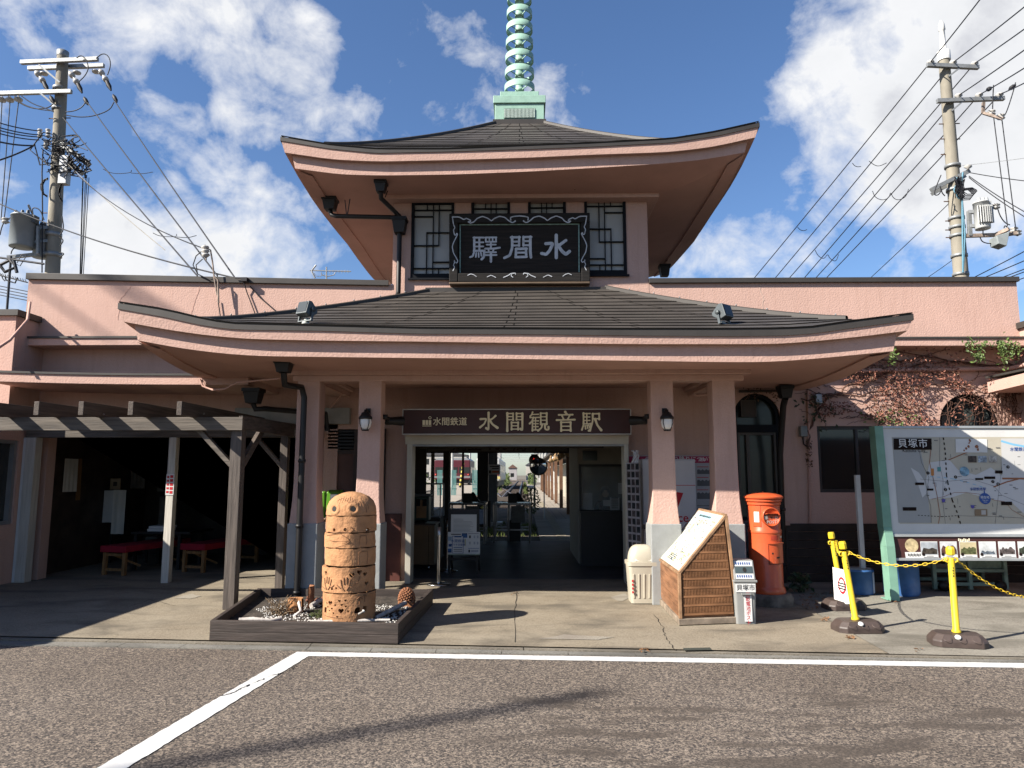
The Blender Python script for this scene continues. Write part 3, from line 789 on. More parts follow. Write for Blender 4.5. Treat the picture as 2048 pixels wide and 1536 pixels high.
for s in (0, 1): cap_along(mb, [Pu(s, i/30)+V(0,0,.02) for i in range(5, 31)], .08, .03)
mb.box(bx0-.02, bx1+.02, byf-.02, byf+bw+.02, ztop-.1, at(1040,238,12.28).z); mb.build('ridge_cap', trimM, st)
# --- green spire on top
zz = lambda v, Y=12.28: at(1040,v,Y).z
cx = (bx0+bx1)/2; cy = byf+bw/2
mb = MB(); h = bw/2-.015
mb.box(cx-h, cx+h, cy-h, cy+h, zz(238)+.001, zz(205)); 
mb.box(cx-h-.03, cx+h+.03, cy-h-.03, cy+h+.03, zz(205), zz(190)); mb.box(cx-.36, cx+.36, cy-.36, cy+.36, zz(190), zz(175))
sp = mb.build('spire', copper, st, .008)
mb = MB(); w = .275
for k in range(23): mb.bar(V(cx-w+2*w*k/22, cy-h-.008, zz(234)), V(cx-w+2*w*k/22, cy-h-.008, zz(216)), .012, .02)
mb.build('louver', copper_d, sp)
mb = MB(); mb.box(cx-w-.012, cx+w+.012, cy-h-.004, cy-h-.001, zz(235.5), zz(214.5)); mb.build('louver_recess_shade', mat('louver shade', (.1,.17,.13), .7, var=0), sp)  # flat dark green sheet behind the slats, their shade put into its colour
mb = MB(); mb.tube([V(cx,cy,zz(178)), V(cx,cy,13.2)], .075, 16); mb.build('mast', copper, sp)
zs = zz(173, cy)
bot = [(173,.285),(142,.268),(111,.258),(82,.254),(52,.25),(25,.243),(-3,.235)]
zr = [at(1040, v, cy-.25).z for v, r in bot]; dz = zr[1]-zr[0]
for k in range(9):
    z = zr[0]+.025+dz*k*.995; r = .288-.0085*k; hh = dz*.38
    mb = MB(); mb.lathe([(r,0),(r,hh),(r-.02,hh),(r-.02,0),(r,0)], (cx,cy,z), 40)
    ring = mb.build('ring', copper, sp)
    mb = MB()
    for a in (.7, 2.3, 3.85, 5.4): mb.bar(V(cx+.07*math.cos(a),cy+.07*math.sin(a),z+.02), V(cx+(r-.01)*math.cos(a),cy+(r-.01)*math.sin(a),z+.05), .014, .014)
    mb.lathe([(.076,-.01),(.086,-.01),(.086,.07),(.076,.07)], (cx,cy,z), 20)
    mb.build('ring_spoke', copper, ring)
# ------------------------------------------------------------------ openings, pipes and fittings of the building
def frame_arch(x0, x1, z0, z1, w, Y, th, n=20):
    o = arch(x0, x1, z0, z1, n); i = arch(x0+w, x1-w, z0+w, z1-w, n)
    mb = MB(); mb.plate(o, [i], th, Matrix.Translation((0,Y,0))); return mb
brownfr = mat('bronze window frame', (.075,.062,.052), .5, .2)
# arched window beside the porch
mb = frame_arch(A0, A1, AZ0, AZ1, .055, YL+.03, .08)
zs = at(1520,862,YL).z; xm = at(1499,900,YL).x
mb.box(A0+.05, A1-.05, YL+.035, YL+.11, zs-.02, zs+.1)
w = mb.build('arched_window', frameM, st)
mb = MB(); mb.plate(arch(A0+.05, A1-.05, AZ0+.05, AZ1-.05), [], .01, Matrix.Translation((0,YL+.12,0))); mb.build('pane', mat('dim glass', (.035,.042,.04), .15, var=.2, vs=1.5), w)
mb = MB(); mb.box(xm-.025, xm+.025, YL+.06, YL+.11, AZ0+.05, zs-.02); mb.box(A0+.055, A0+.09, YL+.05, YL+.11, AZ0+.05, zs-.021); mb.box(A1-.09, A1-.055, YL+.05, YL+.11, AZ0+.05, zs-.021); mb.box(A0+.09, A1-.09, YL+.055, YL+.112, zs-.055, zs-.021); mb.build('sash', brownfr, w)
a, b = at(1482,800,YL), at(1514,833,YL)
mb = MB(); mb.box(a.x, b.x, YL+.02, YL+.13, b.z, a.z); fb = mb.build('fan_box', mat('fan box', (.045,.036,.03), .6), w, .006)
mb = MB()
for r in ((a.x,b.x,b.z,b.z+.012),(a.x,b.x,a.z-.012,a.z),(a.x,a.x+.012,b.z+.012,a.z-.012),(b.x-.012,b.x,b.z+.012,a.z-.012)): mb.box(r[0],r[1],YL+.014,YL+.02,r[2],r[3])
mb.build('fan_trim', brownfr, fb)
mb = MB(); mb.box(A0-.06, A1+.05, YL-.07, YL-.001, AZ0-.06, AZ0-.002); mb.build('sill', pink_s, st)
a, b = at(1520,818,11.6), at(1535,813,11.9)
mb = MB(); mb.bar(V(2.6,12.2,2.5), V(3.4,12.2,2.58), .05); mb.build('room_lamp', mat('lit tube', (.8,.8,.7), .5, var=0, emit=(1,.95,.7), es=.8), st)
# second arched window, half hidden behind the map board
mb = frame_arch(B0, B1, 1.05, BZ1, .05, YL+.04, .07)
xm = (B0+B1)/2
mb.box(xm-.17, xm-.14, YL+.045, YL+.11, 1.1, BZ1-.08); mb.box(xm+.14, xm+.17, YL+.045, YL+.11, 1.1, BZ1-.08); mb.box(B0+.06, B1-.06, YL+.047, YL+.108, 1.95, 1.99)
w = mb.build('arched_window', frameM, st)
mb = MB(); mb.plate(arch(B0+.045, B1-.045, 1.1, BZ1-.045), [], .01, Matrix.Translation((0,YL+.12,0))); mb.build('pane', mat('dusty glass', (.06,.07,.068), .3, var=.5, vs=3), w)
# low window left of the map board
mb = MB()
for r in ((Q0,Q0+.05,QZ0,QZ1),(Q1-.05,Q1,QZ0,QZ1),(Q0+.05,Q1-.05,QZ0,QZ0+.05),(Q0+.05,Q1-.05,QZ1-.05,QZ1),((Q0+Q1)/2+.12,(Q0+Q1)/2+.16,QZ0+.05,QZ1-.05)): mb.box(r[0],r[1],YL+.03,YL+.09,r[2],r[3])
w = mb.build('wide_window', mat('window frame', (.05,.045,.042), .5), st)
mb = MB(); mb.box(Q0+.05,Q1-.05,YL+.06,YL+.07,QZ0+.05,QZ1-.05); mb.build('pane', glassD, w)
# side door between the left pillars, with dark louver over it
mb = MB(); mb.box(SIDE0,SIDE0+.06,YL+.02,YL+.1,.03,2.3); mb.box(SIDE1-.06,SIDE1,YL+.02,YL+.1,.03,2.3); mb.box(SIDE0+.06,SIDE1-.06,YL+.02,YL+.1,1.92,1.98)
d = mb.build('side_door', mat('dark brown door', (.045,.028,.022), .5, var=.2), st)
mb = MB(); mb.box(SIDE0+.06,SIDE1-.06,YL+.05,YL+.09,.03,1.92); mb.build('leaf', mat('red brown leaf', (.10,.05,.04), .6, var=.15), d)
mb = MB()
for k in range(6): mb.hexa([V(SIDE0+.06,YL+.0,2.0+k*.05), V(SIDE1-.06,YL+.0,2.0+k*.05), V(SIDE1-.06,YL+.05,2.02+k*.05), V(SIDE0+.06,YL+.05,2.02+k*.05)], [V(SIDE0+.06,YL+.0,2.03+k*.05), V(SIDE1-.06,YL+.0,2.03+k*.05), V(SIDE1-.06,YL+.05,2.05+k*.05), V(SIDE0+.06,YL+.05,2.05+k*.05)])
mb.build('louver', blackM, d)
# dark wood panel left of the entrance, with its pink strip
mb = MB(); x0, x1 = at(772,1000,YL).x, at(804,1000,YL).x; mb.box(x0-.06, x1, YL-.06, YL-.001, .03, 1.02); mb.build('wall_panel', mat('red brown panel', (.10,.035,.028), .5, var=.2), st, .004)
mb = MB(); mb.box(at(762,900,YL).x, at(772,900,YL).x, YL-.12, YL-.001, .03, 2.3); mb.build('door_track', blackM, st)
mb = MB(); mb.box(at(470,830,10.8).x, PX[0]+.1, 10.78, YL-.002, at(500,848,10.8).z, at(500,816,10.8).z); mb.build('shop_lintel', mat('grey lintel', (.30,.29,.27), .7), st, .004)
# roller shutter housing and guide rails of the entrance
YR = 10.55
a, b = at(810,866,YR), at(1258,888,YR)
mb = MB(); mb.prism([V(a.x,YR,a.z+.02), V(a.x,YR+.04,b.z), V(a.x,YL,b.z), V(a.x,YL,a.z+.02)], 0, (b.x-a.x,0,0)); sh = mb.build('shutter_box', cream, st, .004)
mb = MB(); mb.box(a.x+.05, b.x-.05, YR+.06, YR+.1, b.z-.03, b.z-.002); mb.build('shutter_bar', galv, sh)
for u0, u1 in ((811,822), (1251,1260)):
    x0, x1 = at(u0,1000,YR).x, at(u1,1000,YR).x
    mb = MB(); mb.box(x0, x1, YR+.05, YL-.003, .03, b.z); mb.build('guide_rail', cream, st, .004)
# rain pipes
def hopper(u0, u1, v0, v1, Y, name='rain_hopper'):
    a, b = at(u0,v0,Y), at(u1,v1,Y); w = (b.x-a.x)/2; c = V((a.x+b.x)/2, Y+w, 0); mb = MB()
    mb.hexa([V(c.x-w*.7,c.y-w*.7,b.z), V(c.x+w*.7,c.y-w*.7,b.z), V(c.x+w*.7,c.y+w*.7,b.z), V(c.x-w*.7,c.y+w*.7,b.z)], [V(c.x-w*.95,c.y-w*.95,a.z-.05), V(c.x+w*.95,c.y-w*.95,a.z-.05), V(c.x+w*.95,c.y+w*.95,a.z-.05), V(c.x-w*.95,c.y+w*.95,a.z-.05)])
    mb.box(c.x-w*1.06, c.x+w*1.06, c.y-w*1.06, c.y+w*1.06, a.z-.05, a.z)
    return mb.build(name, blackM, st, .004), V(c.x, c.y, b.z)
def dpipe(pts, r=.038, name='downpipe'):
    mb = MB(); mb.tube(pts, r, 12)
    p = mb.build(name, blackM, st)
    mb = MB()
    for a, b in zip(pts[:-1], pts[1:]):
        if (a-b).length > 1 and abs((a-b).normalized().z) > .9:
            for k in range(1, int((a-b).length/.8)+1):
                q = a.lerp(b, min(.95, k*.8/(a-b).length)); mb.lathe([(r+.002,-.02),(r+.01,-.02),(r+.01,.02),(r+.002,.02)], q, 12)
    if mb.v: mb.build('pipe_bracket', blackM, p)
    return p
h, q = hopper(547,578,717,743,8.35)
x = at(606,900,8.93).x
dpipe([q, q+V(0,.05,-.14), V(x-.03,8.88,at(600,778,8.9).z+.02), V(x,8.9,at(604,790,8.9).z-.03), V(x,8.9,.03)])
h, q = hopper(484,517,775,805,9.6)
e = at(590,818,9.8); e2 = at(652,818,10.6)
dpipe([q, q+V(.03,.02,-.08), V(q.x+.15,9.75,e.z), V(e2.x,10.6,e.z), V(e2.x+.02,10.65,e.z-.25)])
h, q = hopper(1561,1589,770,795,10.2)
dpipe([q, q+V(0,.1,-.1), V(q.x,10.62,1.9), V(q.x,10.7,.05)], .045)
# upper ones meeting in a collector
h, q1 = hopper(748,771,358,380,9.95); h, q2 = hopper(643,670,391,415,10.6)
h, q3 = hopper(783,811,432,462,10.55, 'rain_collector')
c3 = V(q3.x, q3.y, at(795,433,10.6).z)
dpipe([q1, q1+V(.0,.03,-.08), c3+V(-.08,0,.1), c3+V(0,0,.02)], .035)
z2 = at(730,430,10.62).z
dpipe([q2, V(q2.x+.03,q2.y,q2.z-.08), V(q2.x+.12,q2.y-.05,z2), V(c3.x-.05,c3.y+.02,z2-.02)], .035)
dpipe([q3+V(0,0,.04), V(q3.x,q3.y,4.4), V(q3.x,10.58,at(795,590,10.5).z)], .037)
hopper(1320,1342,527,550,14.2)
for u, v, w_, z_ in ((690,400,693,430),(700,398,695,428),(782,366,770,395),(1146,366,1150,380)):
    mb = MB(); mb.bar(at(u,v,10.4), at(w_,z_,10.4), .012); mb.build('pipe_stay', blackM, st)
# pink conduits along the soffit and pillars
x = at(640,800,9.3).x
for P_, r_ in (([at(400,758,9.6), at(405,772,9.6), at(425,780,9.55), at(450,778,9.4), at(475,765,9.2), at(560,757,9.0)], .012), ([at(404,760,9.62), at(412,776,9.6), at(440,782,9.55)], .012),
  ([V(x,9.3,2.79), V(x,9.3,.98)], .016), ([V(x+.05,9.3,2.78), at(685,788,10.3), at(660,815,10.7)], .014), ([at(1428,768,9.3), at(1388,785,9.8), at(1392,791,9.9), at(1422,788,9.9)], .018),
  ([at(1616,780,YL-.03), at(1618,900,YL-.03), at(1620,1046,YL-.03)], .02), ([at(60,605,YW-.3), at(55,640,9.9), at(20,680,9.6), at(-10,700,9.4)], .02)):
    mb = MB(); mb.tube(P_, r_, 8); mb.build('conduit', pink_s, st)
mb = MB(); mb.tube([at(1478,783,YL-.05), at(1570,782,YL-.05)], .02, 6); mb.build('gutter_pipe', brownfr, st)
# meter box and outlets on the right wall
a, b = at(1601,852,YL-.1), at(1616,873,YL-.1)
mb = MB(); mb.box(a.x, b.x, YL-.1, YL-.002, b.z, a.z); mt = mb.build('meter_box', mat('grey meter', (.2,.21,.2), .5), st, .008)
mb = MB(); mb.tube([at(1606,874,YL-.06), at(1607,888,YL-.06), at(1614,893,YL-.05), at(1622,893,YL-.03)], .012, 6); mb.build('meter_cable', blackM, mt)
a, b = at(1632,788,YL-.1), at(1646,806,YL-.1)
mb = MB(); mb.box(a.x, b.x, YL-.09, YL-.002, b.z, a.z); mb.lathe([(.0,-.03),(.05,-.03),(.05,0),(0,0)], (a.x+.05, YL-.1, b.z+.02), 10); mb.build('junction_box', grey, st, .008)

# ------------------------------------------------------------------ concourse (inside the building)
ZC = 2.75
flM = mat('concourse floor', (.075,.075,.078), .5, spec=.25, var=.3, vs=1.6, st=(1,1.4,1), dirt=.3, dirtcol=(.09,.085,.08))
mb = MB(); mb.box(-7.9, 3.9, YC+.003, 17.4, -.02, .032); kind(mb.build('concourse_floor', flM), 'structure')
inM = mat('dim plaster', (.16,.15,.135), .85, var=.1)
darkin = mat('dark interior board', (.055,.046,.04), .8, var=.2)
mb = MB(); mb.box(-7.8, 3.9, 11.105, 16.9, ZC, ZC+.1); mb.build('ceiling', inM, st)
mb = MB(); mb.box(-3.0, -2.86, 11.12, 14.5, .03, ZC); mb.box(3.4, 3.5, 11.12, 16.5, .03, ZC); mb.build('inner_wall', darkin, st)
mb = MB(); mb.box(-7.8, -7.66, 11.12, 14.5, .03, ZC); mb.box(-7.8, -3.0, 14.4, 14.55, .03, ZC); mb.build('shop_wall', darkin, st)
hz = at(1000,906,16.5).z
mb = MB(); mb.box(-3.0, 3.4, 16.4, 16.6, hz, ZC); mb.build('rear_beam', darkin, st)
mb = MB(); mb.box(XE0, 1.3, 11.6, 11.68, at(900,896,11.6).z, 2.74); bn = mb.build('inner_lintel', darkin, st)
# ticket office
OX = at(1156,1000,13).x
mb = MB(); za, zb_, zc_ = at(1200,932,13).z, at(1200,1022,13).z, 2.74
wx0, wx1 = at(1161,950,13).x, at(1248,950,13).x
mb.plate([(OX,.03),(3.4,.03),(3.4,zc_),(OX,zc_)], [rect(wx0,wx1+.3,zb_,za)], .12, Matrix.Translation((0,13,0))); mb.box(OX, OX+.1, 13.12, 15.4, .03, zc_)
mb.build('office_wall', mat('office plaster', (.30,.28,.24), .8, var=.06), st)
mb = MB(); mb.box(OX+.02, 3.35, 12.7, 12.995, .03, zb_-.02); mb.box(OX, 3.38, 12.66, 12.999, zb_-.02, zb_+.02); ct = mb.build('ticket_counter', mat('black counter', (.012,.011,.011), .5), st)
mb = MB()
for r in ((wx0-.03,wx0+.01,zb_+.021,za+.03),(wx0+.01,wx1+.3,za-.01,za+.03)): mb.box(r[0],r[1],12.96,12.999,r[2],r[3])
fr = mb.build('office_window', blackM, st)
mb = MB(); mb.box(wx0+.01, wx1+.3, 13.05, 13.056, zb_, za); 
mb.build('pane', mat('clear glass', (.9,.95,.93), .02, var=0, alpha=.12, spec=.5), fr)
a, b = at(1165,902,12.97), at(1194,921,12.97)
mb = MB(); mb.box(a.x,b.x,12.95,12.998,b.z,a.z); mb.build('notice_screen', mat('dark screen', (.012,.02,.018), .2, var=0), st)
# office inside
mb = MB(); mb.box(OX+.1, 3.4, 15.3, 15.4, .03, 2.7); mb.build('office_rear', mat('office rear', (.10,.085,.07), .8, var=.3, vs=3), st)
# dark posts and glass partition in the concourse
mb = MB(); x = at(893,950,14.5).x; mb.box(x-.06,x+.06,14.4,14.52,.03,ZC); mb.build('concourse_post', darkin, st)
mb = MB(); x = at(846,950,13).x; mb.box(x-.18,x+.05,13,13.1,.03,ZC); mb.build('concourse_post', darkin, st)
# ------------------------------------------------------------------ signs on the building
X_, Z_ = V(1,0,0), V(0,0,1)
letterM = mat('pale sign lettering', (1.0,.9,.64), .6, var=.04)
# station name board over the entrance
YS = 10.3
a, b = at(805,818,YS), at(1263,869,YS)
nb = thing('name_board', 'long maroon name board with cream Japanese lettering above the entrance', 'sign', ((a.x+b.x)/2, YS, b.z))
mb = MB(); mb.box(a.x+.014, b.x-.014, YS+.004, YW+.14, b.z+.014, a.z-.014); mb.build('board', mat('maroon board', (.06,.022,.02), .45, var=.06), nb)
mb = MB()
for r in ((a.x,b.x,b.z,b.z+.014),(a.x,b.x,a.z-.014,a.z),(a.x,a.x+.014,b.z+.014,a.z-.014),(b.x-.014,b.x,b.z+.014,a.z-.014)): mb.box(r[0],r[1],YS-.006,YW+.142,r[2],r[3])
mb.build('frame', mat('pale frame', (.5,.47,.45), .4, .3), nb)
K = {
'水': [[(50,4),(50,50),(50,93),(38,84)], [.9,(8,37),(40,35),(28,62),(6,80)], [.9,(86,20),(74,32),(57,43)], [1.1,(54,40),(70,64),(96,82)]],
'間': [[(12,6),(12,98)], [.7,(12,8),(42,8)], [.85,(42,8),(42,42)], [.6,(14,24),(42,24)], [.6,(14,40),(42,40)], [.85,(60,7),(60,40)], [.7,(60,8),(90,8)], [(90,8),(90,96),(80,88)], [.6,(60,24),(88,24)], [.6,(60,40),(88,40)],
      [.85,(34,54),(34,91)], [.7,(34,55),(68,55)], [.85,(68,54),(68,91)], [.6,(34,72),(68,72)], [.6,(34,89),(68,89)]],
'観': [[.7,(16,1),(12,12),(4,22)], [.6,(12,13),(46,12)], [.6,(3,29),(50,28)], [.8,(20,29),(14,46),(1,60)], [.8,(15,45),(15,97)], [.6,(15,46),(46,46)], [.6,(31,30),(31,92)], [.55,(17,61),(44,61)], [.55,(17,76),(44,76)], [.65,(15,93),(50,93)],
      [.85,(58,6),(58,64)], [.7,(58,7),(89,7)], [.85,(89,6),(89,64)], [.55,(58,25),(88,25)], [.55,(58,43),(88,43)], [.6,(58,62),(88,62)], [.85,(66,64),(62,82),(44,97)], [.9,(80,64),(80,88),(90,93),(99,90),(98,78)]],
'音': [[1.1,(48,0),(54,10)], [.75,(14,15),(86,14)], [.8,(32,21),(38,36)], [.8,(70,19),(61,37)], [.8,(3,42),(97,40)], [.9,(26,52),(26,98)], [.7,(26,54),(75,53)], [.9,(75,53),(75,98)], [.6,(26,74),(74,74)], [.65,(26,94),(74,94)]],
'駅': [[.85,(10,6),(10,62)], [.6,(10,8),(44,8)], [.65,(27,8),(27,60)], [.55,(10,26),(42,26)], [.55,(10,44),(42,44)], [.65,(8,62),(48,61)], [.85,(47,61),(46,88),(36,97)], [.8,(8,72),(1,92)], [.7,(18,72),(20,87)], [.7,(28,70),(31,84)], [.7,(36,69),(41,80)],
      [.75,(56,10),(91,9)], [.9,(91,9),(91,38)], [.65,(58,35),(90,35)], [.9,(58,10),(57,50),(42,97)], [1.1,(70,37),(80,68),(100,94)]]}
for ch, u0 in zip('水間観音駅', (958, 1010, 1059, 1112, 1163)):
    o = at(u0,824,YS); sc = .0028; mb = MB()
    strokes(mb, K[ch], V(o.x, YS-.0015, o.z), X_, Z_, sc, 11.5)
    mb.build('character', letterM, nb)
o = at(900,844,YS); text('水間鉄道', .125, V(o.x, YS-.002, o.z), bold=.012, mat=letterM, parent=nb, sp=1.0)
mb = MB()
p0 = at(845,850,YS); s = .0072
for k in range(3): mb.box(p0.x+k*.045, p0.x+k*.045+.036, YS-.002, YS+.003, p0.z, p0.z+.07)
mb.lathe([(.014,0),(.022,0),(.022,.004),(.014,.004),(.014,0)], (0,0,0), 14, Matrix.Translation((p0.x+.108, YS-.003, p0.z+.105)) @ Matrix.Rotation(PI/2,4,'X'))
mb.box(p0.x-.003, p0.x+.13, YS-.002, YS+.003, p0.z-.02, p0.z-.009)
mb.build('emblem', letterM, nb)
# carved plaque on the tower
Yq = 10.56
a, b = at(899,429,Yq), at(1181,561,Yq)
pq = thing('carved_plaque', 'old black carved wooden plaque with white brush characters on the tower', 'sign', ((a.x+b.x)/2, YW, b.z))
tilt = .1     # the top leans forward
cz = b.z; Hh = a.z-b.z; Wd = b.x-a.x
bw_ = wood('old black planks', (.014,.010,.008), 0, .8, var=.5)
def pl(fx, fz, d=0): return V(a.x+Wd*fx, Yq+tilt*(1-fz)-d, cz+Hh*fz)   # fz: 0 bottom .. 1 top
mb = MB(); fw, fh = .062, .135
def slab(mb, x0, x1, z0, z1, d0, d1):
    mb.hexa([pl(x0,z0,d1), pl(x1,z0,d1), pl(x1,z0,d0), pl(x0,z0,d0)], [pl(x0,z1,d1), pl(x1,z1,d1), pl(x1,z1,d0), pl(x0,z1,d0)])
slab(mb, .06, .94, .13, .87, -.08, -.02); mb.build('panel', bw_, pq)
mb = MB(); slab(mb, 0, 1, .86, 1, -.1, .05); slab(mb, 0, fw, 0, .859, -.1, .05); slab(mb, 1-fw, 1, 0, .859, -.1, .05); slab(mb, fw+.001, 1-fw-.001, 0, .13, -.1, .045)
fr = mb.build('frame', wood('black frame wood', (.012,.010,.009), 0, .8, var=.4), pq, .012)
mb = MB(); slab(mb, .0, 1, -.035, -.002, -.1, .06); mb.build('lower_rail', wood('bare worn rail', (.13,.09,.06), 0), fr, .012)
mb = MB(); t_ = .012
for r in ((fw+.01,1-fw-.01,.845,.862),(fw+.01,fw+.018,.15,.845),(1-fw-.018,1-fw-.01,.15,.845)): slab(mb, r[0], r[1], r[2], r[3], -.02, -.008 if r[2] > .5 else -.009)
mb.build('inner_border', mat('worn green border', (.26,.40,.37), .7, var=.25, vs=20), pq)
chalk = mat('worn white paint', (.56,.59,.64), .75, var=.12, vs=14, dirt=.5, dirtcol=(.12,.12,.12), ds=18)
def cr(x, y): return ((x-110)/1810, 1-(y-45)/860)      # from drawing units to fractions
def ink2(mb, pts, w, d):
    P = [V(x/10, y/10) if False else Vector((x, y)) for x, y in pts]
    L = [[w/40]+[(p.x, p.y) for p in P]]
    return L
KX = [[1,(1490,320),(1490,612)], [.95,(1355,430),(1450,424),(1405,520),(1360,570),(1300,556)], [.9,(1615,388),(1535,446)], [1,(1505,440),(1560,525),(1612,572),(1660,532)],
      [.8,(920,340),(922,480),(890,580),(820,612)], [.7,(905,346),(1020,344)], [.7,(1012,338),(1010,455)], [.6,(930,402),(1008,400)], [.6,(930,452),(1008,450)],
      [.7,(1066,338),(1066,455)], [.7,(1066,344),(1168,342)], [.85,(1156,340),(1154,520),(1162,606)], [.6,(1070,396),(1150,396)], [.6,(1070,450),(1150,450)],
      [.8,(970,496),(1108,494)], [.75,(972,496),(966,604)], [.75,(1098,494),(1102,600)], [.6,(975,546),(1096,545)], [.75,(962,604),(1106,600)],
      [.7,(430,345),(430,520)], [.55,(420,346),(556,346)], [.6,(496,346),(496,512)], [.5,(432,408),(548,408)], [.5,(432,462),(548,462)], [.65,(424,520),(564,518)], [.75,(560,518),(556,598),(526,628)],
      [.6,(428,535),(410,590),(378,600)], [.45,(456,545),(450,600)], [.45,(486,545),(488,600)], [.45,(515,540),(524,586)],
      [.55,(578,346),(716,346)], [.5,(580,346),(580,400)], [.5,(712,346),(712,400)], [.42,(626,350),(626,398)], [.42,(668,350),(668,398)], [.5,(578,402),(714,402)],
      [.5,(592,440),(708,440)], [.55,(646,405),(646,486)], [.6,(572,492),(690,492),(760,480)], [.45,(612,505),(622,530)], [.45,(682,505),(668,530)], [.5,(582,540),(712,540)], [.55,(574,576),(718,576)], [.75,(646,540),(646,660)]]
up_ = (pl(0,1)-pl(0,0)).normalized(); sc = Wd/1810
o = pl(*cr(0,0), -.013)
for k0, k1 in ((0,4),(4,19),(19,len(KX))):
    mb = MB(); strokes(mb, KX[k0:k1], o, X_, up_, sc, 42, taper=False); mb.build('character', chalk, pq)

S1 = [(150,95),(240,95),(300,130),(330,112),(380,135),(390,155),(352,158),(385,178),(430,160),(470,115),(540,88),(610,115),(655,150),(690,118),(760,88),(830,105),(880,150),(925,175),(965,155),(960,148)]
S2 = [(905,140),(900,105),(945,92),(1015,86)]
S3 = [(152,98),(165,190),(185,235),(165,265),(180,330),(200,330),(205,305),(222,318),(195,370),(165,430),(150,480),(165,560),(200,620),(225,670),(205,695),(195,680)]
S4 = [(178,660),(180,690),(165,720),(182,745),(160,790)]
S5 = [(350,850),(390,832),(430,845),(460,868)]; S6 = [(600,872),(650,850),(710,880)]; S7 = [(810,880),(870,855),(905,830),(960,825),(965,840)]; S8 = [(930,878),(905,860),(915,842)]
for q, w in ((S1,.34),(S2,.34),(S3,.28),(S4,.24),(S5,.2),(S6,.2),(S7,.24),(S8,.2)):
    for m_ in (0, 1):
        mb = MB(); strokes(mb, [[w]+[(2030-x if m_ else x, y) for x, y in q]], pl(*cr(0,0), .052), X_, up_, sc, 42, taper=False); mb.build('scrollwork', chalk, fr)
# ------------------------------------------------------------------ lamps
lampglass = mat('frosted lamp glass', (.85,.82,.78), .3, var=.05)
def wall_lamp(u, v0, v1, lab):
    p = at(u, (v0+v1)/2, YP-.12); h = .11
    t = thing('wall_lamp', lab, 'lamp', (p.x, YP, p.z), 'ship style lamps on the pillars')
    mb = MB(); c = V(p.x, YP-.15, p.z)
    mb.lathe([(.0,.02),(.085,.02),(.085,.045),(.06,.075),(.05,.1),(.02,.115),(.02,.14),(0,.145)], c, 16)
    mb.tube([c+V(0,0,.11), c+V(0,.05,.15), V(p.x,YP-.001,p.z+.13)], .012, 6); mb.box(p.x-.03,p.x+.03,YP-.012,YP+.004,p.z+.08,p.z+.17)
    mb.build('lamp_cap', blackM, t)
    mb = MB(); mb.lathe([(.07,.02),(.076,-.02),(.066,-.075),(.035,-.11),(0,-.115)], c, 16); mb.build('lamp_glass', lampglass, t)
    mb = MB()
    for k in range(4):
        a = PI/4+k*PI/2; mb.tube([c+V(.08*math.cos(a),.08*math.sin(a),.02), c+V(.084*math.cos(a),.084*math.sin(a),-.03), c+V(.045*math.cos(a),.045*math.sin(a),-.12)], .005, 5)
    mb.lathe([(0,-.112),(.045,-.112),(.045,-.125),(0,-.125)], c, 12)
    mb.build('lamp_guard', blackM, t)
wall_lamp(732,822,862,'black caged globe lamp on the pillar left of the entrance')
wall_lamp(1333,822,862,'black caged globe lamp on the pillar right of the entrance')
def spot(u0, u1, v, px, lab):
    a, b = at(u0,v,9.6), at(u1,v,9.75)
    t = thing('spot_lamp', lab, 'lamp', (px, 9.2, a.z), 'spot lamps aimed at the name board')
    sg = 1 if b.x > a.x else -1
    mb = MB(); mb.tube([V(px,9.2,a.z+.02), V(px+sg*.04,9.25,a.z+.02), V(a.x+sg*.06,9.6,a.z)], .012, 6); mb.lathe([(0,-.03),(.04,-.03),(.04,.03),(0,.03)], (px,9.18,a.z+.02), 10); mb.build('arm', blackM, t)
    d = (b-a).normalized(); mb = MB()
    mb.tube([a, a+d*.03, a+d*.12, b-d*.04, b], [.03,.055,.055,.065,.065], 14); mb.build('lamp_body', blackM, t)
spot(768,806,842,PX[1]+.16,'black tubular spot lamp beside the left end of the name board')
spot(1296,1262,841,PX[2]-.16,'black tubular spot lamp beside the right end of the name board')
fgrey = mat('floodlight housing', (.10,.115,.12), .45, .3); fglass = mat('floodlight glass', (.05,.06,.065), .2, var=.05)
